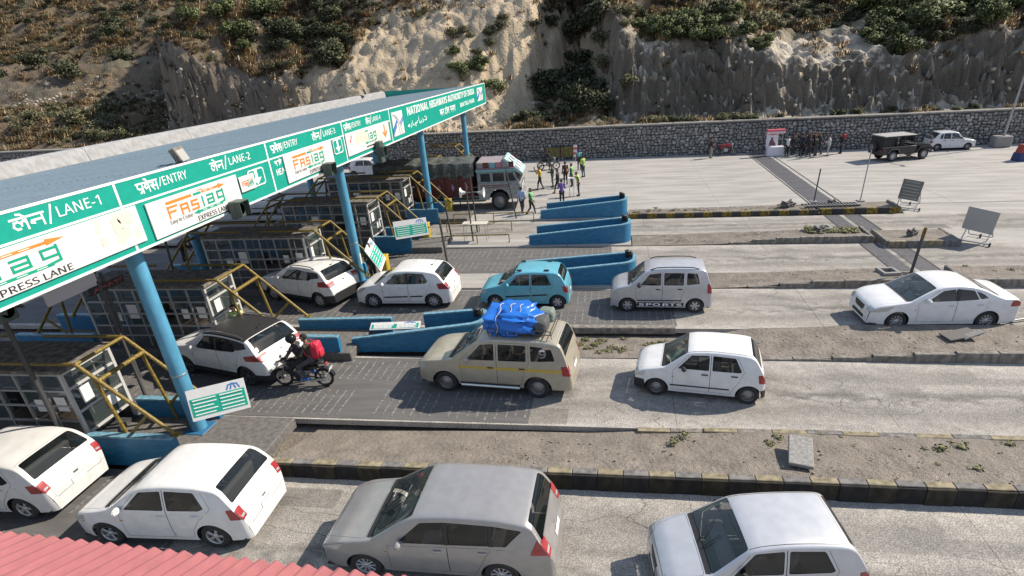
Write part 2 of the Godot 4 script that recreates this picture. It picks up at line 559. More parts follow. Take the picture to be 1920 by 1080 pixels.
# height of the hill at distance d behind the wall line; .y is how much of a bare cliff it is there
func hill_at(x: float, d: float, row: PackedFloat32Array) -> Vector2:
	var warp := nz.get_noise_2d(x * 0.09, d * 0.09) * 1.2 + nz.get_noise_2d(x * 0.31 + 40.0, 7.0) * 0.35
	var fl := absf(nz.get_noise_2d(x * 0.5, 3.0 + d * 0.06)) * 1.5 + absf(nz.get_noise_2d(x * 1.15 + d * 0.12, 9.0 + d * 0.1)) * 1.0 + absf(nz.get_noise_2d(x * 2.3 - d * 0.2, 19.0 + d * 0.15)) * 0.5
	var foot := row[1] + warp * smoothstep(0.0, 3.0, row[1]) * 0.8
	var t := (d - foot) / row[3]
	var within := smoothstep(-0.25, 0.25, t) * (1.0 - smoothstep(0.75, 1.5, t))
	t -= fl * row[6] * 0.6 / row[3] * (0.35 + 0.65 * clampf(1.0 - t, 0.0, 1.0))
	var yy := row[2] * clampf(t, 0.0, 1.0)
	t += within * clampf(row[6] - 0.15, 0.08, 0.9) * (nz.get_noise_2d(x * 0.45 + 200.0, yy * 0.8) * 0.45 + nz.get_noise_2d(x * 1.1 + 240.0, yy * 1.5) * 0.42 + nz.get_noise_2d(x * 2.6 + 280.0, yy * 3.0) * 0.2) / row[3]
	var s := clampf(t, 0.0, 1.0)
	var prof := s * (1.0 - 0.35 * s) / 0.65 * 0.55 + s * s * (3.0 - 2.0 * s) * 0.45
	var y := 2.45 + row[5] * clampf(d, 0.0, foot) + row[2] * prof + row[4] * maxf(0.0, d - foot - row[3])
	var rough := clampf(d * 0.35, 0.0, 1.0)
	y += rough * (nz.get_noise_2d(x * 0.22 + 11.0, d * 0.22) * 0.5 + nz.get_noise_2d(x * 0.7, d * 0.7 + 5.0) * 0.22 + nz.get_noise_2d(x * 2.1, d * 2.1) * 0.09)
	y += rough * within * (nz.get_noise_2d(x * 0.5 + 70.0, y * 1.5) * 0.36 + nz.get_noise_2d(x * 1.3 + 70.0, y * 2.0) * 0.3 + nz.get_noise_2d(x * 2.6 + 70.0, y * 3.0) * 0.2) * clampf(row[6] - 0.12, 0.12, 1.0)
	y += rough * (1.0 - within * 0.5) * (nz.get_noise_2d(x * 1.3 + 31.0, d * 1.3) * 0.16 + absf(nz.get_noise_2d(x * 0.42, d * 0.42 + 60.0)) * 0.55 - 0.15)
	return Vector2(y, within)

func build_hill() -> void:
	var xs := []
	var x := -128.0
	while x < 86.0:
		xs.append(x)
		x += 0.24 if x > -56.0 and x < 40.0 else 0.5
	var ds := []
	var d := 0.0
	while d < 60.0:
		ds.append(d)
		d += 0.17 if d < 5.5 else (0.32 if d < 18.0 else 0.9)
	var nx := xs.size()
	var nd := ds.size()
	var P := PackedVector3Array()
	var W := PackedFloat32Array()
	P.resize(nx * nd)
	W.resize(nx * nd)
	for i in nx:
		var row := hill_row(xs[i])
		for j in nd:
			var h := hill_at(xs[i], ds[j], row)
			P[i * nd + j] = Vector3(xs[i], h.x, -51.6 - ds[j])
			W[i * nd + j] = h.y
	var N := PackedVector3Array()
	var C := PackedColorArray()
	N.resize(nx * nd)
	C.resize(nx * nd)
	for i in nx:
		for j in nd:
			var a := P[mini(i + 1, nx - 1) * nd + j] - P[maxi(i - 1, 0) * nd + j]
			var b := P[i * nd + mini(j + 1, nd - 1)] - P[i * nd + maxi(j - 1, 0)]
			var n := a.cross(b).normalized()
			if n.y < 0: n = -n
			N[i * nd + j] = n
			var p := P[i * nd + j]
			var px: float = p.x
			var blot := nz.get_noise_2d(px * 0.13 + 5.0, ds[j] * 0.13) + 0.5 * nz.get_noise_2d(px * 0.6, ds[j] * 0.6)
			var strata := nz.get_noise_2d(px * 0.08, p.y * 1.3)
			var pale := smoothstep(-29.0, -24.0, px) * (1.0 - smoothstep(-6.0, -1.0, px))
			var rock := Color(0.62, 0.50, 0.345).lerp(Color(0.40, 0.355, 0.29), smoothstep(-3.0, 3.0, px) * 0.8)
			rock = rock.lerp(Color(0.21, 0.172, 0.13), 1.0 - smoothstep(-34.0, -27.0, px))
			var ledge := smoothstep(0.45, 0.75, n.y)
			rock = rock.lerp(Color(0.172, 0.146, 0.112).lerp(Color(0.60, 0.53, 0.42), ledge), smoothstep(-4.0, 1.0, px))  # rock tone with light painted in: steep faces darker as shaded, upward facets paler
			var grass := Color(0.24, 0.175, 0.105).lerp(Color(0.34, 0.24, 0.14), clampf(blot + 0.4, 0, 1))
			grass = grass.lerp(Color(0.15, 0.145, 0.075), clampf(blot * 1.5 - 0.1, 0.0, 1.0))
			var bare := clampf(W[i * nd + j] * 1.25 + smoothstep(0.8, 0.55, n.y) * 0.7 + pale * 0.45 - 0.15 + blot * 0.55, 0.0, 1.0)
			if px > 11.0 and px < 27.0:
				bare = maxf(bare, 1.0 - smoothstep(9.0, 12.0, ds[j] + blot * 2.0))
			if px < -48.0:
				bare = maxf(bare * 0.3, 0.7 * smoothstep(0.5, 0.85, blot + smoothstep(16.0, 9.0, absf(ds[j] - 12.0) * 3.0)))
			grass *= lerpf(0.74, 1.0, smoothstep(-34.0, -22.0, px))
			var fine := nz.get_noise_3d(px * 1.9, p.y * 2.6, p.z * 1.9)
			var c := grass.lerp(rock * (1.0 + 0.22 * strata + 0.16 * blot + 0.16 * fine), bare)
			if fine + blot * 0.4 > 0.28 and bare < 0.75: c = c.lerp(Color(0.11, 0.10, 0.055), 0.5)
			C[i * nd + j] = c
	var ix := PackedInt32Array()
	for i in nx - 1:
		for j in nd - 1:
			var q := i * nd + j
			ix.append_array([q, q + 1, q + nd, q + 1, q + nd + 1, q + nd])
	var a := []
	a.resize(Mesh.ARRAY_MAX)
	a[Mesh.ARRAY_VERTEX] = P
	a[Mesh.ARRAY_NORMAL] = N
	a[Mesh.ARRAY_COLOR] = C
	a[Mesh.ARRAY_INDEX] = ix
	# clockwise seen from above
	var e := (P[ix[1]] - P[ix[0]]).cross(P[ix[2]] - P[ix[0]])
	if e.y > 0:
		for i in range(0, ix.size(), 3):
			var t := ix[i + 1]
			ix[i + 1] = ix[i + 2]
			ix[i + 2] = t
		a[Mesh.ARRAY_INDEX] = ix
	var m := ArrayMesh.new()
	m.add_surface_from_arrays(Mesh.PRIMITIVE_TRIANGLES, a)
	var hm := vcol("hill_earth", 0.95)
	hm.albedo_texture = tex("grain3", 21, 0.05, 0.6, 1.0, 5)
	hm.uv1_triplanar = true
	hm.uv1_world_triplanar = true
	hm.uv1_scale = Vector3(0.3, 0.34, 0.3)
	hm.heightmap_enabled = true
	hm.heightmap_texture = tex("rocky", 22, 0.02, 0.0, 1.0, 6)
	hm.heightmap_scale = 9.0
	structure("hillside", m, hm, "steep earthen hillside with gullied cliffs, dry grass and scrub")
	build_scrub()

func leafy(seed_: int, faces: int, size: float, dark: Color, lite: Color, lobes: int, tall: float, stems := 4) -> ArrayMesh:
	var r := RandomNumberGenerator.new()
	r.seed = seed_
	var mb := MB.new()
	var L := []
	for i in lobes:
		L.append([Vector3(r.randf_range(-0.55, 0.55), r.randf_range(0.35, 0.8) * tall, r.randf_range(-0.5, 0.5)), r.randf_range(0.28, 0.5), r.randf()])
	mb.col = Color(0.09, 0.07, 0.05)
	for i in stems:
		var q: Vector3 = L[i % lobes][0]
		mb.tube(Vector3(q.x * 0.2, -0.2, q.z * 0.2), q, 0.03, 5, 0.012, false)
	for i in faces:
		var l: Array = L[r.randi() % lobes]
		var u := Vector3(r.randfn(), r.randfn(), r.randfn()).normalized()
		var rad: float = l[1] * pow(r.randf(), 0.4)
		var p: Vector3 = l[0] + u * rad * Vector3(1, 0.85, 1)
		if p.y < -0.05: p.y = r.randf() * 0.2
		var b := Basis(Vector3(r.randfn(), r.randfn() + 0.6, r.randfn()).normalized(), r.randf() * TAU)
		var s := size * r.randf_range(0.55, 1.25)
		mb.col = dark.lerp(lite, clampf(float(l[2]) * 0.5 + r.randf() * 0.6, 0, 1))
		var nn := (u + Vector3(0, 0.6, 0) + b.y * 0.7).normalized()
		mb.tri(p + b.x * s, p - b.x * s * 0.5 + b.z * s * 0.75, p - b.x * s * 0.6 - b.z * s * 0.6, nn, nn, nn)
		mb.tri(p - b.x * s * 0.9, p + b.x * s * 0.6 + b.y * s * 0.5, p + b.z * s * 0.8 - b.y * s * 0.2, nn, nn, nn)
	return mb.mesh()

func build_scrub() -> void:
	var lm := vcol("leaves", 0.75, 0.25)
	var kinds := {"green": [], "olive": [], "dry": [], "dark": []}
	for i in 3:
		kinds.green.append(leafy(100 + i, 1300, 0.07, Color(0.05, 0.072, 0.024), Color(0.17, 0.20, 0.075), 9, 0.9))
		kinds.olive.append(leafy(200 + i, 1000, 0.066, Color(0.07, 0.075, 0.038), Color(0.20, 0.19, 0.10), 9, 0.8, 7))
		kinds.dry.append(leafy(300 + i, 560, 0.05, Color(0.13, 0.095, 0.06), Color(0.30, 0.225, 0.145), 8, 0.7, 12))
		kinds.dark.append(leafy(400 + i, 1300, 0.072, Color(0.032, 0.042, 0.02), Color(0.105, 0.115, 0.055), 9, 1.0, 6))
	# x0 x1 d0 d1 count size kind label group
	var beds := [
		[13.0, 23.0, 10.5, 20.0, 14, 1.4, "olive", "olive shrub among pale rock ledges on the hill", "shrubs on the rocky slope"],
		[22.5, 42.0, 4.2, 9.0, 30, 1.8, "green", "green bush crowding the slope above the dark cliff at right", "green bushes above the right cliff"],
		[23.0, 46.0, 8.0, 22.0, 28, 2.2, "green", "green bush high on the slope above the dark cliff at right", "green bushes high above the right cliff"],
		[2.0, 11.5, 5.0, 9.5, 20, 1.5, "green", "green bush on the crest of the cliff behind the toll road", "bushes on the middle cliff crest"],
		[1.0, 13.5, 9.5, 22.0, 20, 1.9, "olive", "olive bush on the slope behind the cliff crest", "bushes behind the middle crest"],
		[11.4, 13.6, 3.2, 5.6, 5, 1.0, "green", "small green shrub on the pale rock shelf", "shrubs on the rock shelf"],
		[-8.0, -1.0, 2.0, 17.0, 40, 1.9, "dark", "dark bush in the shaded ravine between the two cliffs", "bushes in the ravine"],
		[-2.5, 1.5, 2.0, 8.0, 9, 1.5, "olive", "olive bush at the right lip of the shaded ravine", "bushes at the ravine lip"],
		[-15.5, -11.0, 5.2, 7.2, 7, 1.25, "green", "green bush growing on the pale cliff above the canopy", "bushes on the pale cliff"],
		[-16.0, -10.0, 7.4, 10.0, 8, 1.1, "olive", "olive bush near the top of the pale cliff", "bushes at the top of the pale cliff"],
		[-38.0, -26.0, 6.5, 20.0, 28, 1.8, "dark", "dark green bush on the wooded slope left of the pale cliff", "dark bushes left of the pale cliff"],
		[-45.0, -36.0, 8.0, 18.0, 14, 1.7, "green", "green bush above the shaded scarp", "bushes above the shaded scarp"],
		[-64.0, -46.0, 2.0, 9.0, 22, 1.7, "olive", "olive bush on the lower slope behind the canopy roof at left", "bushes low on the left slope"],
		[-78.0, -46.0, 14.0, 44.0, 30, 1.9, "dark", "dark bush scattered over the dry grass slope at far left", "bushes high on the left slope"],
		[-80.0, -52.0, 8.0, 26.0, 16, 1.4, "dry", "brown dry bush on the grassy slope at far left", "dry bushes on the left slope"],
		[2.5, 12.0, 0.4, 1.7, 12, 0.85, "olive", "low scrub bush at the foot of the shaded cliff", "scrub at the cliff foot"],
		[4.0, 34.0, 0.2, 0.9, 20, 0.65, "dark", "low dark scrub on the wall top under the right cliff", "scrub on the wall top"]]
	for b in beds:
		var rr := RandomNumberGenerator.new()
		var made := []
		rr.seed = int(b[0] * 31.0 + b[2] * 7.0 + b[4]) + 999
		for i in b[4]:
			var x: float = rr.randf_range(b[0], b[1])
			var d: float = rr.randf_range(b[2], b[3])
			var h := hill_at(x, d, hill_row(x))
			var s: float = b[5] * rr.randf_range(0.6, 1.25)
			var o := put("shrub", kinds[b[6]][rr.randi() % 3], lm)
			o.transform = Transform3D(Basis(Vector3.UP, rr.randf() * TAU).scaled(Vector3(s, s * rr.randf_range(0.75, 1.05), s)), Vector3(x, h.x - 0.12 * s, -51.6 - d))
			made.append(o)
		made.sort_custom(func(p: Node3D, q: Node3D) -> bool: return p.position.x / -p.position.z < q.position.x / -q.position.z)
		for i in made.size():
			tag(made[i], "%s, %s from the left" % [b[7], ordinal(i)], "shrub", b[8])
	# low scrub between the bushes, past counting
	var sr := RandomNumberGenerator.new()
	sr.seed = 91
	for K in [["olive", 1100], ["dry", 3600], ["dark", 800]]:
		var T := []
		var tries := 0
		while T.size() < K[1] and tries < 60000:
			tries += 1
			var x := sr.randf_range(-125.0, 46.0)
			var d := sr.randf_range(0.6, 27.0 if x > -40.0 else 50.0)
			var row := hill_row(x)
			var h := hill_at(x, d, row)
			if h.y > 0.4: continue
			if d < row[1] and x > 1.0 and sr.randf() < 0.6: continue
			if x > -26.0 and x < -9.5 and (d < 9.0 or sr.randf() < 0.5): continue
			if x > 11.0 and x < 23.0 and d < 10.5: continue
			if K[0] == "dry" and x > -24.0 and sr.randf() < 0.75: continue
			if K[0] == "dark" and x < -50.0 and sr.randf() < 0.6: continue
			if nz.get_noise_2d(x * 0.16 + K[1], d * 0.16) < -0.12: continue
			var s: float = sr.randf_range(0.35, 0.95) * (1.25 if K[0] == "dark" else 1.0)
			T.append(Transform3D(Basis(Vector3.UP, sr.randf() * TAU).scaled(Vector3(s, s * sr.randf_range(0.6, 0.95), s)), Vector3(x, h.x - 0.08, -51.6 - d)))
		var mm := MultiMesh.new()
		mm.transform_format = MultiMesh.TRANSFORM_3D
		mm.mesh = kinds[K[0]][1]
		mm.instance_count = T.size()
		for i in T.size(): mm.set_instance_transform(i, T[i])
		var o := MultiMeshInstance3D.new()
		o.name = "low_scrub_" + K[0]
		o.multimesh = mm
		o.material_override = lm
		add_child(o, true)
		tag(o, "low %s scrub covering the hillside between the bushes" % K[0], "scrub", "", "stuff")
	# loose stones on the slopes and at the cliff feet
	var sm := MB.new()
	sm.box(Vector3.ZERO, Vector3(1, 0.7, 0.8), Basis(Vector3(1, 1, 0).normalized(), 0.5), 0.22)
	var RT := []
	for i in 4200:
		var x := sr.randf_range(-70.0, 44.0)
		var row := hill_row(x)
		var d := row[1] + sr.randf_range(-1.2, 1.4) if i % 2 else sr.randf_range(0.2, 18.0)
		if d < 0.1: continue
		var s := 0.06 + 0.34 * pow(sr.randf(), 3.5)
		RT.append(Transform3D(Basis(Vector3(sr.randfn(), sr.randfn(), sr.randfn()).normalized(), sr.randf() * TAU).scaled(Vector3(s, s, s)), Vector3(x, hill_at(x, d, row).x, -51.6 - d)))
	var rm := MultiMesh.new()
	rm.transform_format = MultiMesh.TRANSFORM_3D
	rm.mesh = sm.mesh()
	rm.instance_count = RT.size()
	for i in RT.size(): rm.set_instance_transform(i, RT[i])
	var ro := MultiMeshInstance3D.new()
	ro.name = "hill_stones"
	ro.multimesh = rm
	ro.material_override = mat("hill_stone", lin(0.36, 0.315, 0.25), 0.95)
	add_child(ro, true)
	tag(ro, "loose stones and rubble scattered over the hillside", "stones", "", "stuff")
	# tufts of dry grass and low weeds, past counting
	for K in [["dry_grass", 26000, 0.55, Color(0.2, 0.15, 0.085), Color(0.42, 0.32, 0.19), "tufts of dry brown grass covering the hillside"], ["ground_weeds", 4200, 0.5, Color(0.08, 0.085, 0.04), Color(0.18, 0.18, 0.09), "low green weeds and scrub covering the hillside"]]:
		var mb := MB.new()
		var rr := RandomNumberGenerator.new()
		rr.seed = 55
		for i in 26:
			var a := rr.randf() * TAU
			var o := Vector3(cos(a), 0, sin(a)) * rr.randf() * 0.45
			var tip := o + Vector3(cos(a) * 0.3, rr.randf_range(0.35, 0.9), sin(a) * 0.3) + Vector3(rr.randfn() * 0.1, 0, rr.randfn() * 0.1)
			var w := Vector3(-sin(a), 0, cos(a)) * 0.09
			mb.col = (K[3] as Color).lerp(K[4], rr.randf())
			mb.tri(o - w, o + w, tip, Vector3(cos(a) * 0.4, 1, sin(a) * 0.4).normalized(), Vector3(cos(a) * 0.4, 1, sin(a) * 0.4).normalized(), Vector3.UP)
		var mm := MultiMesh.new()
		mm.transform_format = MultiMesh.TRANSFORM_3D
		mm.mesh = mb.mesh()
		var T := []
		var tries := 0
		while T.size() < K[1] and tries < 160000:
			tries += 1
			var x := rr.randf_range(-125.0, 46.0)
			var d := rr.randf_range(0.2, 26.0 if x > -40.0 else 50.0)
			var row := hill_row(x)
			var h := hill_at(x, d, row)
			if h.y > 0.35 and rr.randf() < 0.93: continue
			if x > -26.0 and x < -8.0 and rr.randf() < 0.8: continue
			if x > 11.0 and x < 23.5 and d < 10.5 and rr.randf() < 0.93: continue
			if nz.get_noise_2d(x * 0.2 + (0.0 if K[0] == "dry_grass" else 50.0), d * 0.2) < (-0.15 if x < -20.0 else 0.05): continue
			var s: float = K[2] * rr.randf_range(0.6, 1.5)
			T.append(Transform3D(Basis(Vector3.UP, rr.randf() * TAU).scaled(Vector3(s, s * rr.randf_range(0.6, 1.1), s)), Vector3(x, h.x - 0.03, -51.6 - d)))
		mm.instance_count = T.size()
		for i in T.size():
			mm.set_instance_transform(i, T[i])
		var o := MultiMeshInstance3D.new()
		o.name = numbered(K[0])
		o.multimesh = mm
		o.material_override = lm
		add_child(o, true)
		tag(o, K[5], "grass", "", "stuff")

# ---------------------------------------------------------------- lettering
const FACE_X := Basis(Vector3(0, 0, -1), Vector3(0, 1, 0), Vector3(1, 0, 0))

# text fitted into a rectangle of the plane of t (x right, y up), raised by a few millimetres
func text(s: String, t: Transform3D, r: Rect2, m: Material, parent: Node, bold := true, called := "lettering") -> void:
	var tm := TextMesh.new()
	var f := SystemFont.new()
	f.font_names = PackedStringArray(["Droid Sans"])
	f.font_weight = 700 if bold else 400
	tm.font = f
	tm.text = s
	tm.font_size = 40
	tm.pixel_size = 0.01
	tm.depth = 0.01
	tm.curve_step = 2.0
	var a := tm.get_aabb()
	var sx := r.size.x / maxf(a.size.x, 1e-4)
	var sy := r.size.y / maxf(a.size.y, 1e-4)
	var o := Vector3(r.position.x - a.position.x * sx, r.position.y - a.position.y * sy, 0.004)
	put(called, tm, m, parent, t * Transform3D(Basis.IDENTITY.scaled(Vector3(sx, sy, 0.6)), o))

# hand-laid strokes in their own units, fitted into a rectangle
func strokes(lines: Array, t: Transform3D, r: Rect2, w: float, m: Material, parent: Node, called := "lettering", z := 0.004, box := Rect2()) -> void:
	var b := box
	if b.size == Vector2.ZERO:
		b = Rect2(lines[0][0], Vector2.ZERO)
		for l in lines:
			for p in l:
				b = b.expand(p)
	b.size = b.size.max(Vector2(0.001, 0.001))
	var mb := MB.new()
	mb.xf = t
	var k := 0
	for l in lines:
		for i in l.size() - 1:
			var p: Vector2 = (l[i] - b.position) / b.size * r.size + r.position
			var q: Vector2 = (l[i + 1] - b.position) / b.size * r.size + r.position
			var e := (q - p).normalized() * w * 0.5
			var s := Vector2(-e.y, e.x)
			mb.prism(PackedVector2Array([p - e - s, q + e - s, q + e + s, p - e + s]), Transform3D.IDENTITY, 0.0, z + k * 0.0003)
			k += 1
	put(called, mb.mesh(), m, parent)

func V(a: Array) -> Array:
	var o := []
	for i in range(0, a.size(), 2):
		o.append(Vector2(a[i], a[i + 1]))
	return o

func hindi_len() -> Array:
	return [V([0, .78, 2.15, .78]), V([.95, .78, .95, 0]), V([.95, .42, .8, .58, .64, .5, .6, .3]), V([.6, .42, .42, .58, .18, .55, .1, .3, .25, .1, .45, .1]), V([.95, .78, .72, 1.0, .5, 1.06]), V([2.0, .78, 2.0, 0]), V([2.0, .42, 1.3, .42, 1.22, .3, 1.4, .24])]
func hindi_pravesh() -> Array:
	return [V([0, .78, 3.35, .78]), V([.9, .78, .9, 0]), V([.15, .78, .15, .45, .35, .33, .9, .36]), V([.88, .22, .45, .02]), V([1.9, .78, 1.9, 0]), V([1.9, .55, 1.5, .62, 1.22, .45, 1.42, .28, 1.9, .4]), V([1.9, .78, 1.65, 1.02, 1.42, 1.06]), V([3.2, .78, 3.2, 0]), V([2.25, .66, 2.5, .74, 2.72, .6, 2.5, .44, 2.3, .4, 2.66, .05]), V([2.6, .36, 3.2, .36])]
func hindi_ban() -> Array:
	return [V([0, .78, 1.9, .78]), V([.8, .78, .8, 0]), V([.8, .5, .4, .6, .15, .45, .35, .25, .8, .42]), V([.3, .55, .75, .3]), V([1.8, .78, 1.8, 0]), V([1.8, .42, 1.1, .42, 1.05, .3, 1.2, .25]),
		V([2.5, .78, 4.6, .78]), V([2.9, .78, 2.9, .6, 2.6, .5, 2.55, .2, 2.8, .05, 3.0, .15]), V([3.35, .78, 3.35, 0]), V([3.35, .78, 3.1, 1.0]), V([4.4, .78, 4.4, 0]), V([4.4, .45, 4.1, .55, 4.0, .3]), V([4.0, .45, 3.8, .55, 3.65, .35, 3.85, .1]),
		V([5.2, .78, 8.0, .78]), V([6.0, .78, 6.0, 0]), V([5.35, .78, 5.35, .45, 5.6, .33, 6.0, .36]), V([6.3, .3, 6.5, .5, 6.8, .4]), V([6.9, .78, 6.9, 0]), V([7.2, .6, 7.5, .6, 7.4, .35, 7.2, .2]), V([7.85, .78, 7.85, 0])]
func urdu() -> Array:
	return [V([0, .3, .2, .45, .35, .3, .2, .2, 0, .3]), V([.7, .5, .75, .2, .6, .05]), V([.95, .75, 1.0, .3, 1.2, .2]), V([1.4, .1, 1.6, .35, 1.9, .3, 2.1, .55]), V([1.65, .0, 1.7, .05]), V([2.4, 1.0, 2.5, .3, 2.8, .1, 3.0, .4]), V([3.3, .6, 3.5, .3, 3.3, .1]), V([3.8, .3, 4.2, .3, 4.4, .6]), V([3.9, .75, 4.1, .75])]

# ---------------------------------------------------------------- toll canopy
func fasct(y := 0.0, z := 0.0, out := 0.0) -> Transform3D:
	return Transform3D(FACE_X, Vector3(-10.2 + out, y, z))

func rect_z(z0: float, y0: float, z1: float, y1: float) -> Rect2:   # z0 near, z1 far
	return Rect2(-z0, y0, z0 - z1, y1 - y0)

func fastag_logo(t: Transform3D, r: Rect2, parent: Node, faded := false) -> void:
	var org := mat("sign_orange", lin(0.78, 0.21, 0.03), 0.5)
	var grn := mat("logo_green", lin(0.0, 0.30, 0.19), 0.5)
	if faded:
		org = mat("sign_orange_faded", lin(0.75, 0.62, 0.40), 0.6)
	var wht := mat("sign_white", lin(0.78, 0.78, 0.77), 0.5)
	var bx := Rect2(0, 0, 10, 6.4)
	var k := r.size.y / 6.4
	strokes([V([.2, 1.6, .2, 4.5]), V([.2, 4.4, 1.5, 4.4]), V([.2, 3.1, 1.2, 3.1]), V([2.1, 1.6, 2.1, 4.0, 3.1, 4.0, 3.1, 1.6]), V([2.1, 2.8, 3.1, 2.8]), V([4.7, 4.0, 3.8, 4.0, 3.8, 2.9, 4.7, 2.9, 4.7, 1.7, 3.7, 1.7])], t, r, k * 0.55, org, parent, "lettering", 0.005, bx)
	strokes([V([.3, 5.6, 3.9, 5.6])], t, r, k * 0.75, org, parent, "logo_bar", 0.005, bx)
	strokes([V([5.6, 1.6, 5.6, 4.2]), V([6.4, 4.1, 7.4, 4.1, 7.4, 1.8, 6.4, 1.8, 6.4, 2.9, 7.4, 2.9]), V([9.2, 4.1, 8.2, 4.1, 8.2, 2.3, 9.2, 2.3]), V([9.2, 4.4, 9.2, 1.0, 8.4, .7])], t, r, k * 0.55, grn, parent, "lettering", 0.005, bx)
	strokes([V([4.5, 5.55, 5.5, 5.55]), V([4.6, .55, 8.6, .55])], t, r, k * 0.62, grn, parent, "logo_bar", 0.005, bx)
	if not faded:
		strokes([V([5.9, 5.6, 8.6, 5.6])], t, r, k * 0.62, org, parent, "logo_bar", 0.005, bx)
		strokes([V([5.1, 6.15, 5.35, 6.35, 5.75, 6.35, 6.0, 6.15])], t, r, k * 0.2, org, parent, "logo_wave", 0.005, bx)
	strokes([V([6.1, 5.6, 6.7, 5.6]), V([7.1, 5.6, 7.7, 5.6]), V([5.2, .55, 5.8, .55]), V([6.4, .55, 7.0, .55]), V([7.6, .55, 8.2, .55])], t, r, k * 0.14, wht, parent, "logo_dash", 0.007, bx)
	var mb := MB.new()
	mb.xf = t
	var f := func(x: float, y: float) -> Vector2: return Vector2(x / 10.0 * r.size.x, y / 6.4 * r.size.y) + r.position
	if not faded:
		mb.prism(PackedVector2Array([f.call(8.7, 4.9), f.call(9.9, 5.6), f.call(8.7, 6.35)]), Transform3D.IDENTITY, 0.0, 0.005)
		put("arrow_head", mb.mesh(), org, parent)
	mb = MB.new()
	mb.xf = t
	mb.prism(PackedVector2Array([f.call(4.6, -0.1), f.call(3.6, .55), f.call(4.6, 1.2)]), Transform3D.IDENTITY, 0.0, 0.005)
	put("arrow_head", mb.mesh(), grn, parent)

func plate(t: Transform3D, r: Rect2, th: float, m: Material, parent: Node, called: String) -> void:
	var mb := MB.new()
	mb.xf = t
	mb.box(Vector3(r.position.x + r.size.x / 2, r.position.y + r.size.y / 2, th / 2), Vector3(r.size.x, r.size.y, th))
	put(called, mb.mesh(), m, parent)

func sheet_mat(key: String, c: Color, lo := 0.8, rough := 0.5) -> StandardMaterial3D:
	return ground_mat(key, c, Vector3(0.5, 0.35, 0.5), 0.9, tex("weather%d" % int(lo * 100), 31, 0.014, lo, 1.0, 5), tex("grain_soft", 32, 0.1, 0.9, 1.0), 0.0, rough)

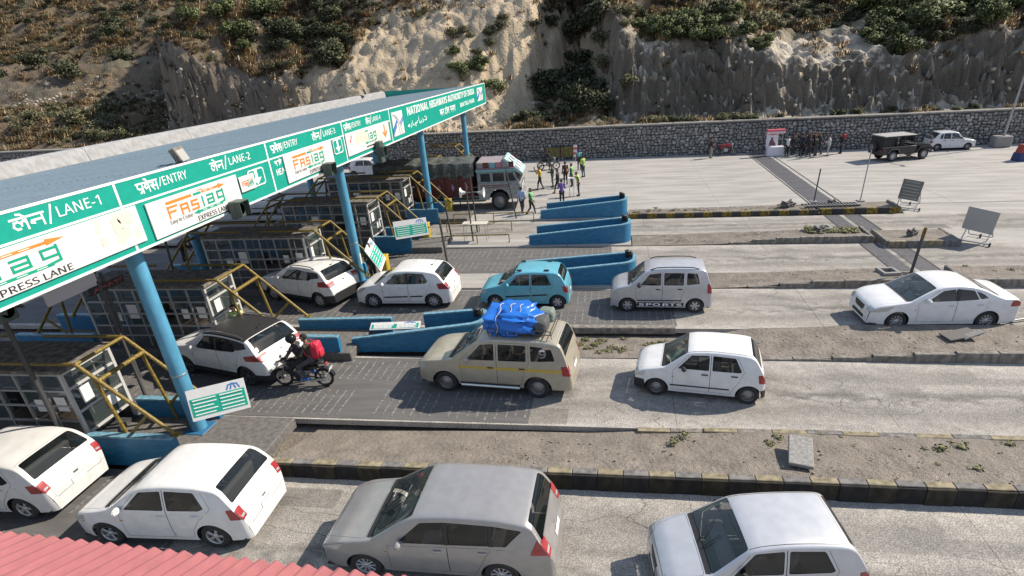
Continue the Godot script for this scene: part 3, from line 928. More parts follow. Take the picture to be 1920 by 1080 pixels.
func build_canopy() -> void:
	var green := sheet_mat("sign_green", lin(0.004, 0.355, 0.27), 0.93, 0.45)
	var white := sheet_mat("sign_board_white", lin(0.76, 0.75, 0.74), 0.95, 0.45)
	var line := mat("sign_white", lin(0.78, 0.78, 0.77), 0.5)
	var blue := sheet_mat("roof_blue", lin(0.16, 0.235, 0.295), 0.8, 0.45)
	var cream := sheet_mat("parapet_white", lin(0.44, 0.44, 0.44), 0.76, 0.6)
	var grey := mat("soffit_grey", lin(0.22, 0.22, 0.22), 0.8)
	var o := thing("toll_canopy", "long toll plaza canopy with blue ribbed roof and green sign fascia on blue columns", "canopy", Vector3.ZERO)
	var zend := -47.0
	var znear := 3.0
	# roof sheets, ribbed along the canopy
	for i in 8:
		for j in 10:
			var x0 := -10.36 - i * 1.0
			var y0 := 6.66 - i * 0.077
			var z1 := znear - j * 5.0
			var mb := MB.new()
			for k in 5:
				var a := Vector3(x0 - k * 0.2, y0 - k * 0.0154, z1)
				for q in [[0.0, 0.12, 0.0, 0.0], [0.12, 0.135, 0.0, 0.06], [0.135, 0.185, 0.06, 0.06], [0.185, 0.2, 0.06, 0.0]]:
					var p0 := a + Vector3(-q[0], q[2], 0)
					var p1 := a + Vector3(-q[1], q[3], 0)
					var dz := Vector3(0, -0.004 * (j % 2), -4.98)
					mb.quad(p0, p1, p1 + dz, p0 + dz, Vector3(q[3] - q[2], absf(q[1] - q[0]), 0).normalized())
			put("roof_sheet", mb.mesh(), blue, o)
	var deck := MB.new()
	deck.prism(PackedVector2Array([Vector2(-10.36, 6.62), Vector2(-18.4, 6.0), Vector2(-18.4, 5.6), Vector2(-10.36, 5.45)]), Transform3D.IDENTITY, zend, znear)
	put("roof_deck", deck.mesh(), grey, o)
	for j in 10:
		var z1 := znear - j * 5.3
		var z0 := maxf(z1 - 5.28, -46.9)
		var mb := MB.new()
		mb.prism(PackedVector2Array([Vector2(-18.34, 5.9), Vector2(-18.5, 6.5), Vector2(-18.62, 6.56), Vector2(-18.78, 6.56), Vector2(-18.78, 5.3), Vector2(-18.5, 5.3)]), Transform3D.IDENTITY, z0, z1)
		put("parapet_panel", mb.mesh(), cream, o)
	# fascia: green panels with white edging
	var seams := [3.0, -5.05, -10.36, -15.9, -21.02, -25.95, -47.0]
	for i in 6:
		plate(fasct(0, 0, -0.1), rect_z(seams[i], 5.29, seams[i + 1] + 0.01, 6.76), 0.1, green, o, "fascia_panel")
		plate(fasct(), rect_z(seams[i], 6.735, seams[i + 1], 6.785), 0.01, line, o, "edge_strip")
		plate(fasct(), rect_z(seams[i], 5.265, seams[i + 1], 5.315), 0.012, line, o, "edge_strip")
		plate(fasct(), rect_z(seams[i + 1] + 0.03, 5.32, seams[i + 1] - 0.03, 6.73), 0.008, line, o, "seam_strip")
		if i < 5:
			plate(fasct(), rect_z(seams[i] - 0.04, 6.235, seams[i + 1] + 0.04, 6.275), 0.006, line, o, "divider_strip")
	var back := MB.new()
	back.box(Vector3(-14.4, 5.9, zend - 0.02), Vector3(8.3, 1.3, 0.05))
	put("end_panel", back.mesh(), green, o)
	# lettering of the green band
	for L in [["LANE-0", -4.9, -0.1], ["LANE-1", -8.1, -8.84], ["LANE-2", -13.36, -13.98], ["LANE-3", -18.71, -19.35], ["LANE-4", -23.3, -23.82]]:
		if L[0] == "LANE-0": continue
		strokes(hindi_len(), fasct(), rect_z(L[1], 6.4, L[2] + 0.12, 6.67), 0.036, line, o)
		strokes([V([0, 0, 1, 4])], fasct(), rect_z(L[2] + 0.06, 6.38, L[2] - 0.06, 6.68), 0.036, line, o)
		text(L[0], fasct(), rect_z(L[2] - 0.14, 6.43, L[2] - 1.1, 6.62), line, o, false)
	for z in [-5.7, -10.9, -16.15, -21.2]:
		strokes(hindi_pravesh(), fasct(), rect_z(z, 6.4, z - 0.6, 6.67), 0.036, line, o)
		text("/ENTRY", fasct(), rect_z(z - 0.64, 6.43, z - 1.57, 6.62), line, o, false)
	for q in ["NATIONAL HIGHWAYS AUTHORITY OF INDIA"]:
		text(q, fasct(), rect_z(-28.4, 6.22, -43.2, 6.6), line, o)
	strokes(urdu(), fasct(), rect_z(-28.3, 5.62, -31.4, 6.0), 0.05, line, o)
	strokes(hindi_ban(), fasct(), rect_z(-34.0, 5.62, -37.5, 6.02), 0.06, line, o)
	text("BAN TOLL PLAZA", fasct(), rect_z(-38.85, 5.68, -43.0, 5.94), line, o)
	var hv := [V([0, 0, 0, 1]), V([.5, 0, .5, 1]), V([0, .5, .5, .5]), V([.8, 0, .8, 1]), V([.8, 0, 1.3, 0]), V([.8, .5, 1.2, .5]), V([.8, 1, 1.3, 1]), V([1.6, 0, 1.9, 1, 2.1, .4])]
	strokes(hv, fasct(), rect_z(-16.17, 5.75, -16.56, 5.9), 0.03, line, o)
	strokes([V([0, .8, 1.6, .8]), V([.4, .8, .4, 0]), V([.4, .5, .1, .5]), V([1, .8, 1, 0]), V([1.0, .4, 1.4, .5, 1.3, .2]), V([1.3, .8, 1.1, 1.1])], fasct(), rect_z(-16.17, 6.02, -16.56, 6.19), 0.03, line, o)
	# emblem plates of the authority: a road sweeping to the horizon between hills
	for e in [[-26.2, -27.62, 5.5, 6.56], [-44.05, -45.9, 5.62, 6.55]]:
		var em := thing("emblem_plate", "white emblem plate with blue road and hills, " + ("left of the authority name" if e[0] > -30.0 else "at the far end of the fascia"), "sign")
		plate(fasct(0, 0, 0.002), rect_z(e[0], e[2], e[1], e[3]), 0.02, white, em, "plate")
		var r := rect_z(e[0], e[2], e[1], e[3])
		var ft := fasct(0, 0, 0.024)
		strokes([V([0, 3, 4, 6.5]), V([0, 2.2, 4, 5.6]), V([0, 1.2, 3.2, 4]), V([7, 5.0, 10, 7]), V([7.6, 4.2, 10, 6])], ft, r, 0.07, mat("emblem_blue", lin(0.05, 0.16, 0.42), 0.5), em, "emblem", 0.004, Rect2(0, 0, 10, 10))
		strokes([V([1, 9, 4, 8, 6, 6, 7, 3.5, 7.4, 0.5]), V([2, 8.6, 4, 7, 5, 5, 5.4, 2.5, 5.4, 0.5])], ft, r, 0.06, mat("emblem_grey", lin(0.3, 0.32, 0.34), 0.5), em, "emblem", 0.004, Rect2(0, 0, 10, 10))
	# white boards over the green panels
	var blk := mat("print_black", lin(0.03, 0.03, 0.035), 0.5)
	var B := [[-3.6, -10.66, 5.45, 6.22, -5.75, -8.9, "first white express lane board with stained right half, nearest the camera"], [-10.92, -14.18, 5.37, 6.17, -11.45, -13.65, "white express lane board under the LANE-2 sign"], [-16.62, -19.87, 5.4, 6.24, -17.1, -19.3, "white express lane board under the LANE-3 sign"], [-21.1, -25.6, 5.46, 6.3, -22.0, -24.2, "faded yellowed white board under the LANE-4 sign"]]
	for i in 4:
		var b: Array = B[i]
		var s := thing("lane_board", b[6], "sign")
		plate(fasct(0, 0, 0.014), rect_z(b[0], b[2], b[1], b[3]), 0.03, white, s, "board")
		var ft := fasct(0, 0, 0.046)
		fastag_logo(ft, rect_z(b[4], b[2] + 0.2, b[5], b[3] - 0.06), s, i == 3)
		var mid: float = (b[4] + b[5]) / 2
		if i < 3:
			text("EXPRESS LANE", ft, rect_z(mid + 0.2, b[2] + 0.03, b[5] + 0.1, b[2] + 0.15), blk, s, false)
			text("Easy to Cruise", ft, rect_z(b[4], b[2] + 0.17, mid + 0.35, b[2] + 0.29), mat("print_grey", lin(0.2, 0.2, 0.2), 0.5), s, false)
		else:
			strokes([V([0, 0, 1, 0])], ft, rect_z(-22.9, b[2] + 0.1, -24.2, b[2] + 0.12), 0.05, blk, s, "print_line")
			strokes([V([0, 0, 1, 1])], ft, rect_z(-21.45, 5.95, -21.6, 6.15), 0.06, mat("print_red", lin(0.5, 0.03, 0.03), 0.5), s, "print_mark")
			strokes([V([.5, 1, .5, .25]), V([.2, .45, .5, .1, .8, .45])], ft, rect_z(-24.85, 5.7, -25.25, 6.15), 0.1, mat("sign_orange", Color.WHITE), s, "arrow")
	# peeling beige glue stains
	var stain := mat("glue_stain", lin(0.64, 0.585, 0.48), 0.8)
	for st in [[0, -9.5, -10.1, 5.7, 6.12, 9], [0, -10.0, -10.55, 5.6, 6.15, 8], [3, -22.0, -23.3, 5.6, 6.1, 7], [3, -23.9, -24.7, 5.62, 6.22, 8]]:
		for i in st[5]:
			var mb := MB.new()
			var c := Vector2(rng.randf_range(-st[1], -st[2]), rng.randf_range(st[3], st[4]))
			var pg := PackedVector2Array()
			var rad := rng.randf_range(0.05, 0.14)
			for k in 11:
				pg.append(c + Vector2(cos(TAU * k / 11), sin(TAU * k / 11) * 1.3) * rad * rng.randf_range(0.6, 1.2))
			mb.prism(pg, fasct(0, 0, 0.045 + i * 0.0006), 0.0, 0.0012)
			put("stain", mb.mesh(), stain, get_node("lane_board" if st[0] == 0 else "lane_board_003"))
	# the green corner that frames the first board at right, with small arrow signs
	for a in [[-14.72, -15.47, 5.68, 6.13, "white arrow in a rounded frame under the LANE-2 sign"], [-20.05, -20.75, 5.72, 6.2, "white arrow in a rounded frame under the LANE-3 sign"]]:
		var s := thing("arrow_sign", a[4], "sign")
		var r := rect_z(a[0], a[2], a[1], a[3])
		plate(fasct(0, 0, 0.013), r, 0.01, green, s, "plate")
		strokes([V([1, 0, 9, 0, 10, 1, 10, 9, 9, 10, 1, 10, 0, 9, 0, 1, 1, 0])], fasct(0, 0, 0.023), r, 0.035, line, s, "border")
		strokes([V([5, 9, 5, 3.2])], fasct(0, 0, 0.023), r, 0.13, line, s, "arrow_shaft", 0.005, Rect2(0, 0, 10, 10))
		var mb := MB.new()
		mb.prism(PackedVector2Array([r.position + r.size * Vector2(0.2, 0.45), r.position + r.size * Vector2(0.5, 0.08), r.position + r.size * Vector2(0.8, 0.45)]), fasct(0, 0, 0.023), 0.0, 0.006)
		put("arrow_head", mb.mesh(), line, s)
	var sb := thing("small_sticker_board", "small white tag sticker board left of the LANE-2 arrow", "sign")
	plate(fasct(0, 0, 0.046), rect_z(-14.24, 5.66, -14.93, 6.07), 0.012, white, sb, "board")
	fastag_logo(fasct(0, 0, 0.06), rect_z(-14.33, 5.75, -14.86, 5.95), sb)
	# floodlight and litter on the roof
	for q in [[-10.75, -13.1, "weathered square floodlight standing on the canopy roof by LANE-2"], [-18.3, -42.6, "small floodlight on the far parapet of the canopy roof"]]:
		var fl := thing("floodlight", q[2], "floodlight", Vector3(q[0], 6.66 if q[0] > -15.0 else 6.56, q[1]), 0.3)
		var mb := MB.new()
		mb.box(Vector3(0, 0.24, 0), Vector3(0.16, 0.34, 0.5), Basis(Vector3(0, 0, 1), 0.35), 0.02)
		put("housing", mb.mesh(), sheet_mat("lamp_beige", lin(0.34, 0.31, 0.25), 0.6), fl)
		mb = MB.new()
		mb.box(Vector3(0.088, 0.22, 0), Vector3(0.012, 0.28, 0.43), Basis(Vector3(0, 0, 1), 0.35))
		put("lens", mb.mesh(), mat("lens_grey", lin(0.4, 0.4, 0.38), 0.2), fl)
		mb = MB.new()
		mb.tube(Vector3(0, 0, 0.27), Vector3(0, 0.24, 0.27), 0.02, 6)
		mb.tube(Vector3(0, 0, -0.27), Vector3(0, 0.24, -0.27), 0.02, 6)
		put("bracket", mb.mesh(), mat("dark_iron", lin(0.05, 0.05, 0.05), 0.6), fl)
	# columns
	var cb := ground_mat("column_blue", lin(0.115, 0.40, 0.62), Vector3(0.5, 0.2, 0.5), 1.5, tex("weather84", 33, 0.012, 0.8, 1.0, 6), tex("grain_soft", 32, 0.1, 0.9, 1.0), 0.0, 0.42)
	var places := ["nearest the camera beside the white crossover with black roof", "second from the camera above a notice board", "third from the camera in front of the covered truck", "fourth from the camera at the far end beyond the truck"]
	for i in 5:
		for s in [0, 1]:
			var z: float = [-10.75, -21.2, -31.5, -41.4, -0.4][i]
			if i == 4 and s == 1: continue
			var lab: String = "light blue round canopy column " + (places[i] if i < 4 else "below the left edge of the picture")
			if s == 1: lab = "shaded blue canopy column at the rear of the canopy, " + ["behind the first booth", "behind the second booth", "behind the third booth", "by the far exit lane"][i]
			var c := thing("canopy_column", lab, "column", Vector3(-10.75 if s == 0 else -17.9, 0, z))
			var mb := MB.new()
			var pr := []
			for k in 12:
				pr.append(Vector2(0.185, 0.2 + k * 5.3 / 11.0))
			mb.lathe(pr, Transform3D(Basis(Vector3.RIGHT, -PI / 2), Vector3.ZERO), 28)
			put("shaft", mb.mesh(), cb, c)
			mb = MB.new()
			mb.box(Vector3(0, 0.29, 0), Vector3(0.6, 0.06, 0.6), Basis.IDENTITY, 0.01)
			put("base_plate", mb.mesh(), mat("painted_blue_dark", lin(0.03, 0.13, 0.25), 0.5), c)
			if s == 0 and i < 2:
				mb = MB.new()
				mb.lathe([Vector2(0.188, 1.95), Vector2(0.192, 1.955), Vector2(0.192, 1.985), Vector2(0.188, 1.99)], Transform3D(Basis(Vector3.RIGHT, -PI / 2), Vector3.ZERO), 28)
				put("wire_band", mb.mesh(), mat("wire_grey", lin(0.35, 0.35, 0.35), 0.4, 0.6), c)
				mb = MB.new()
				for k in 5:
					var a0 := 0.35 - k * 0.16
					var e0 := Vector3(cos(a0), 0, sin(a0)) * 0.1895
					var e1 := Vector3(cos(a0 - 0.16), 0, sin(a0 - 0.16)) * 0.1895
					var lo := Vector3(0, 0.85 + i * 0.2, 0)
					var hi := Vector3(0, 1.3 + i * 0.2, 0)
					mb.quad(e0 + lo, e1 + lo, e1 + hi, e0 + hi, (e0 + e1).normalized())
				put("paper_notice", mb.mesh(), white, c)

# ---------------------------------------------------------------- toll islands and booths
func pipe(parent: Node, a: Vector3, b: Vector3, r: float, m: Material) -> void:
	var mb := MB.new()
	mb.tube(a, b, r, 9)
	put("pipe", mb.mesh(), m, parent)

func make_frame(m: Material) -> Node3D:
	var f := thing("pipe_guard", "yellow crash pipe frame", "guard")
	for s in [-1, 1]:
		var z: float = 0.7 * s
		pipe(f, Vector3(-2.3, 2.78, z), Vector3(0, 2.78, z), 0.042, m)
		pipe(f, Vector3(0, 2.78, z), Vector3(1.85, 0.88, z), 0.048, m)
		pipe(f, Vector3(0.32, 2.4, z), Vector3(0.62, 0.3, z), 0.042, m)
		pipe(f, Vector3(0.56, 0.75, z), Vector3(1.3, 1.4, z), 0.04, m)
		var mb := MB.new()
		mb.box(Vector3(1.87, 0.87, z), Vector3(0.22, 0.03, 0.2))
		put("foot_plate", mb.mesh(), m, f)
	pipe(f, Vector3(0.0, 2.78, -0.7), Vector3(0.0, 2.78, 0.7), 0.045, m)
	pipe(f, Vector3(0.42, 2.35, -0.7), Vector3(0.42, 2.35, 0.7), 0.055, m)
	return f

func make_booth() -> Node3D:
	var b := thing("toll_booth", "glazed grey toll booth", "toll booth")
	var al := mat("aluminium", lin(0.42, 0.42, 0.41), 0.42, 0.55)
	var dk := sheet_mat("booth_panel", lin(0.10, 0.105, 0.11), 0.7)
	var gl := mat("booth_glass", Color(0.32, 0.36, 0.36, 0.28), 0.06)
	gl.transparency = BaseMaterial3D.TRANSPARENCY_ALPHA
	var rf := sheet_mat("booth_roof", lin(0.30, 0.275, 0.235), 0.5, 0.9)
	var pp := mat("paper", lin(0.68, 0.67, 0.64), 0.8)
	var L := 4.5
	var mb := MB.new()
	mb.box(Vector3(-L / 2, 0.06, 0), Vector3(L, 0.12, 1.4))
	put("floor", mb.mesh(), dk, b)
	mb = MB.new()
	mb.box(Vector3(-L / 2 + 0.02, 2.26, 0), Vector3(L + 0.12, 0.1, 1.52), Basis.IDENTITY, 0.02)
	put("roof", mb.mesh(), rf, b)
	for s in [-1, 1]:
		var z: float = 0.68 * s
		for k in 8:
			mb = MB.new()
			mb.box(Vector3(-L * k / 7.0 + (0.03 if k > 6 else -0.03), 1.16, z), Vector3(0.045, 2.1, 0.05))
			put("mullion", mb.mesh(), al, b)
		for y in [0.5, 0.86, 1.3, 1.72, 2.17]:
			mb = MB.new()
			mb.box(Vector3(-L / 2, y, z), Vector3(L - 0.1, 0.05, 0.044))
			put("transom", mb.mesh(), al, b)
		for k in 7:
			mb = MB.new()
			mb.box(Vector3(-L * (k + 0.5) / 7.0, 0.48, z), Vector3(L / 7.0 - 0.06, 0.7, 0.03))
			put("lower_panel", mb.mesh(), dk, b)
			for q in [[1.29, 0.8], [1.945, 0.4]]:
				if s == 1 and k == 2 and q[1] > 0.5: continue
				mb = MB.new()
				mb.box(Vector3(-L * (k + 0.5) / 7.0, q[0], z), Vector3(L / 7.0 - 0.06, q[1], 0.008))
				put("pane", mb.mesh(), gl, b)
	for x in [-0.02, -L + 0.02]:
		for z in [-0.68, 0.0, 0.68]:
			if z == 0.0 and x > -1.0: continue
			mb = MB.new()
			mb.box(Vector3(x, 1.16, z), Vector3(0.07, 2.12, 0.08))
			put("corner_post", mb.mesh(), mat("aluminium_white", lin(0.44, 0.435, 0.42), 0.5), b)
		for y in [0.5, 1.1, 1.75, 2.16]:
			mb = MB.new()
			mb.box(Vector3(x, y, 0), Vector3(0.055, 0.06, 1.28))
			put("end_rail", mb.mesh(), mat("aluminium_white", Color.WHITE), b)
		for q in [[0.8, 0.52], [1.42, 0.57], [1.95, 0.33]]:
			mb = MB.new()
			mb.box(Vector3(x, q[0], 0), Vector3(0.008, q[1], 1.26))
			put("end_pane", mb.mesh(), gl, b)
	mb = MB.new()
	mb.box(Vector3(-1.6, 0.8, 0.25), Vector3(1.6, 0.05, 0.6))
	mb.box(Vector3(-1.6, 0.45, 0.25), Vector3(1.5, 0.66, 0.5))
	put("counter", mb.mesh(), mat("desk_brown", lin(0.12, 0.08, 0.05), 0.6), b)
	mb = MB.new()
	mb.box(Vector3(-1.4, 1.05, 0.1), Vector3(0.08, 0.34, 0.5), Basis.IDENTITY, 0.02)
	mb.box(Vector3(-1.4, 0.86, 0.1), Vector3(0.16, 0.06, 0.2))
	put("monitor", mb.mesh(), mat("black_plastic", lin(0.02, 0.02, 0.02), 0.45), b)
	mb = MB.new()
	mb.box(Vector3(-2.3, 0.6, -0.2), Vector3(0.5, 0.1, 0.5), Basis.IDENTITY, 0.03)
	mb.box(Vector3(-2.52, 0.95, -0.2), Vector3(0.08, 0.6, 0.45), Basis.IDENTITY, 0.03)
	mb.tube(Vector3(-2.3, 0.12, -0.2), Vector3(-2.3, 0.6, -0.2), 0.04, 8)
	put("office_chair", mb.mesh(), mat("black_plastic", Color.WHITE), b)
	for p in [[-0.35, 1.35, 0.3, 0.4], [-0.95, 1.3, 0.24, 0.34], [-2.85, 1.38, 0.36, 0.5], [-3.5, 1.2, 0.3, 0.3]]:
		mb = MB.new()
		mb.box(Vector3(p[0], p[1], 0.692), Vector3(p[2], p[3], 0.003))
		put("paper_notice", mb.mesh(), pp, b)
	for p in [[0.3, 1.45, 0.3, 0.42], [-0.25, 0.9, 0.4, 0.3]]:
		mb = MB.new()
		mb.box(Vector3(0.0, p[1], p[0]), Vector3(0.003, p[3], p[2]))
		put("paper_notice", mb.mesh(), pp, b)
	return b

# wall of constant thickness along a plan path, its height given at each point
func path_wall(pts: Array, th: float, lip: float) -> Array:
	var body := MB.new()
	var cap := MB.new()
	var n := pts.size()
	for i in n - 1:
		var a: Vector3 = pts[i]
		var b: Vector3 = pts[i + 1]
		var e := Vector3(b.x - a.x, 0, b.z - a.z).normalized()
		var s0 := Vector3(-e.z, 0, e.x)
		var sa := s0
		var sb := s0
		if i > 0:
			var p: Vector3 = pts[i - 1]
			var f := Vector3(a.x - p.x, 0, a.z - p.z).normalized()
			sa = (s0 + Vector3(-f.z, 0, f.x)).normalized()
		if i < n - 2:
			var p: Vector3 = pts[i + 2]
			var f := Vector3(p.x - b.x, 0, p.z - b.z).normalized()
			sb = (s0 + Vector3(-f.z, 0, f.x)).normalized()
		for q in [[body, th * 0.5, 0.0, -lip], [cap, th * 0.5 + 0.012, -lip, 0.0]]:
			var m: MB = q[0]
			var w: float = q[1]
			var a0 := Vector3(a.x, 0.0 if q[0] == body else a.y + q[2], a.z)
			var b0 := Vector3(b.x, 0.0 if q[0] == body else b.y + q[2], b.z)
			var a1 := Vector3(a.x, a.y + q[3], a.z)
			var b1 := Vector3(b.x, b.y + q[3], b.z)
			m.quads(a0 + sa * w, b0 + sb * w, b1 + sb * w, a1 + sa * w, sa, sb, sb, sa)
			m.quads(a0 - sa * w, b0 - sb * w, b1 - sb * w, a1 - sa * w, -sa, -sb, -sb, -sa)
			m.quad(a1 - sa * w, a1 + sa * w, b1 + sb * w, b1 - sb * w, Vector3.UP)
			if q[0] == cap:
				m.quad(a0 - sa * w, a0 + sa * w, b0 + sb * w, b0 - sb * w, Vector3.DOWN)
			if i == 0: m.quad(a0 - sa * w, a0 + sa * w, a1 + sa * w, a1 - sa * w, -e)
			if i == n - 2: m.quad(b0 - sb * w, b0 + sb * w, b1 + sb * w, b1 - sb * w, e)
	return [body.mesh(), cap.mesh()]

func blue_wall(called: String, label: String, pts: Array, th := 0.14) -> Node3D:
	var o := thing(called, label, "barrier")
	var ms := path_wall(pts, th, 0.05)
	put("wall", ms[0], ground_mat("barrier_blue", lin(0.028, 0.215, 0.41), Vector3(0.35, 0.9, 0.35), 1.5, tex("weather84", 33, 0.012, 0.8, 1.0, 6), tex("grain_soft", 32, 0.1, 0.9, 1.0), 0.0, 0.5), o)
	put("rim", ms[1], ground_mat("barrier_rim", lin(0.22, 0.46, 0.6), Vector3(0.8, 0.8, 0.8), 1.5, tex("weather66", 31, 0.014, 0.66, 1.0, 5), tex("grain_soft", 32, 0.1, 0.9, 1.0), 0.0, 0.5), o)
	return o

const ZC := [-10.45, -15.7, -21.0, -26.4, -31.6, -36.9, -42.2]

func build_tolls() -> void:
	var yel := ground_mat("pipe_yellow", lin(0.46, 0.32, 0.05), Vector3(1.6, 1.6, 1.6), 4.0, tex("weather55", 31, 0.02, 0.34, 1.0, 5), tex("grain_soft", 32, 0.1, 0.9, 1.0), 0.0, 0.5)
	var plinth := ground_mat("plinth_concrete", lin(0.33, 0.31, 0.29), Vector3(0.5, 0.5, 0.5), 1.3, tex("blotch", 13, 0.02, 0.66, 1.0, 5), tex("grain", 12, 0.16, 0.62, 1.0))
	var where := ["at the left edge, nearest the camera", "beside the black-roofed crossover", "beyond the plain white crossover", "behind the second column, third from the camera", "in front of the covered truck"]
	var frame0: Node3D
	var booth0: Node3D
	var yb := mat("box_yellow", lin(0.50, 0.35, 0.03), 0.5)
	for k in 7:
		var z: float = ZC[k]
		var mb := MB.new()
		mb.box(Vector3(-14.4, 0.15, z), Vector3(12.0, 0.3, 1.75), Basis.IDENTITY, 0.02)
		structure("toll_island", mb.mesh(), plinth, "raised concrete toll island number %d from the camera" % (k + 1))
		var bx: float = [-12.88, -12.96, -12.4, -11.95, -12.05, -12.2, -12.2][k]
		if k < 5:
			if booth0 == null:
				booth0 = make_booth()
				booth0.position = Vector3(bx, 0.3, z)
			else:
				dup(booth0, "toll_booth", Vector3(bx, 0.3, z), 0.0)
			get_node("toll_booth" if k == 0 else "toll_booth_%03d" % k).set_meta("label", "long grey glazed toll booth " + where[k])
			get_node("toll_booth" if k == 0 else "toll_booth_%03d" % k).set_meta("group", "toll booths under the canopy")
		for s in ([0, 1] if k < 5 else [0]):
			var o: Node3D
			var at := Vector3(bx + 0.55 if s == 0 else bx - 5.0, 0, z)
			if frame0 == null:
				frame0 = make_frame(yel)
				frame0.position = at
				o = frame0
			else:
				o = dup(frame0, "pipe_guard", at, PI if s == 1 else 0.0)
			o.set_meta("label", "yellow pipe guard %s the booth %s" % ["before" if s == 0 else "behind", (where[k] if k < 5 else "lane beyond the truck, " + ["nearer", "farther"][k - 5])])
			o.set_meta("group", "yellow pipe crash frames")
		# blue crash walls at the foot of the frames
		var x1: float = [-10.2, -10.9, -10.2, -9.95, -10.1, -10.1, -10.1][k]
		if k == 0:
			x1 = -10.45
		var h := 0.88
		for s in [1, -1]:
			if k == 1 and s == -1: continue
			if k == 2 and s == 1: x1 -= 0.5
			blue_wall("crash_wall", "blue crash wall, %s side, before the booth %s" % ["near" if s == 1 else "far", where[k] if k < 5 else "lane beyond the truck, " + ["nearer", "farther"][k - 5]], [Vector3(bx + 0.1, h, z + s * 0.8), Vector3(x1, h, z + s * 0.8)], 0.16)
		if k < 5:
			for s in [1, -1]:
				blue_wall("crash_wall", "blue crash wall, %s side, behind the booth %s" % ["near" if s == 1 else "far", where[k]], [Vector3(bx - 4.6, 0.88, z + s * 0.8), Vector3(bx - 7.6, 0.88, z + s * 0.8)], 0.16)
	# walls of the second island, split where the photo shows gaps
	blue_wall("crash_wall", "short dark blue wall with light rim just behind the motorbike riders", [Vector3(-11.6, 0.86, -14.95), Vector3(-8.75, 0.86, -14.95)], 0.16)
	blue_wall("crash_wall", "blue wall on the far side of the second island, left of the chipped gap", [Vector3(-11.05, 0.66, -16.6), Vector3(-9.3, 0.7, -16.6), Vector3(-7.6, 0.74, -16.6)], 0.14)
	var yl := MB.new()
	yl.box(Vector3.ZERO, Vector3(1.0, 0.3, 0.5))
	# pointed noses that face the oncoming traffic
	var noses := [[-13.4, -8.6, -10.6, "hidden nearest the camera by the white cars"], [-8.6, -4.15, -16.15, "left of the beige jeep-wagon"], [-4.1, 0.85, -21.75, "behind the light blue hatchback"], [-4.15, 0.78, -27.1, "third from the camera, mid plaza"], [-4.15, 0.7, -31.85, "farthest from the camera, by the truck"]]
	for k in 5:
		var q: Array = noses[k]
		if k == 0: continue
		var x0: float = q[0]
		var x1: float = q[1]
		var z: float = q[2]
		var pts := []
		var w := 0.62 if k > 1 else 0.55
		for i in 5:
			var f := i / 4.0
			pts.append(Vector3(lerpf(x0, x1 - 0.42, f), lerpf(0.5 if k == 1 else 0.58, 1.0, f), z + w + 0.1 * (1.0 - f)))
		for i in 7:
			var a := PI / 2 - PI * (i + 1) / 8.0
			pts.append(Vector3(x1 - 0.42 + cos(a) * 0.42, 1.02, z + sin(a) * w))
		for i in 5:
			var f := i / 4.0
			if k == 1 and f > 0.7: continue
			pts.append(Vector3(lerpf(x1 - 0.42, x0 + 0.2, f), lerpf(1.0, 0.62, f), z - w - 0.1 * f))
		blue_wall("nose_barrier", "blue island nose barrier " + str(q[3]), pts, 0.13)
		mb_lamp(Vector3(x1 - 0.3, 1.0, z + 0.02), str(q[3]))
		var fl := MB.new()
		fl.box(Vector3((x0 + x1) / 2 - 0.2, 0.06, z), Vector3(x1 - x0 - 0.4, 0.24, 1.1))
		structure("island_fill", fl.mesh(), plinth, "concrete fill inside the blue island nose " + str(q[3]))
	# yellow barrier gate boxes
	for q in [[-9.75, -27.35, "between the third booth and the rails"], [-9.95, -32.6, "in front of the truck"], [-10.1, -22.3, "behind the white hatchback"], [-16.2, -17.0, "under the canopy in the shade at left"]]:
		var o := thing("gate_box", "yellow boom gate box " + str(q[2]), "gate box", Vector3(q[0], 0.0, q[1]))
		var mb := MB.new()
		mb.box(Vector3(0, 0.5, 0), Vector3(0.42, 1.0, 0.34), Basis.IDENTITY, 0.03)
		put("housing", mb.mesh(), yb, o)
		mb = MB.new()
		mb.box(Vector3(0, 1.02, 0), Vector3(0.46, 0.04, 0.38), Basis.IDENTITY, 0.01)
		put("lid", mb.mesh(), yb, o)
		mb = MB.new()
		mb.box(Vector3(0.213, 0.5, 0), Vector3(0.006, 0.6, 0.22))
		put("door", mb.mesh(), mat("box_yellow_door", lin(0.4, 0.27, 0.02), 0.5), o)
	# raised boom arms and thin dark posts
	var iron := mat("dark_iron", lin(0.05, 0.05, 0.05), 0.6)
	var posts := [[Vector3(-7.02, 0.0, -21.9), Vector3(-7.2, 2.75, -22.0), 0.05, "dark post standing behind the white hatchback with rear spoiler"], [Vector3(-8.38, 0.0, -27.3), Vector3(-8.55, 2.4, -27.3), 0.045, "dark post by the rails in front of the third booth"],
		[Vector3(-7.2, 0.0, -27.1), Vector3(-7.3, 3.1, -27.1), 0.04, "thin dark post beside the white horn loudspeakers"], [Vector3(-9.3, 0.0, -33.0), Vector3(-9.4, 2.6, -33.0), 0.035, "thin pale post in front of the red truck side"],
		[Vector3(-5.6, 0.0, -31.3), Vector3(-6.0, 2.9, -31.3), 0.04, "thin dark post in front of the truck cab"], [Vector3(-14.6, 0.3, -13.2), Vector3(-14.9, 3.6, -13.6), 0.05, "dark sign post standing in the shade at left"],
		[Vector3(-12.9, 0.3, -11.6), Vector3(-13.2, 4.0, -11.9), 0.04, "knotted dark post behind the nearest booth"], [Vector3(-15.7, 0.3, -16.9), Vector3(-15.9, 3.4, -17.4), 0.04, "dark post above the yellow gate box in the shade"]]
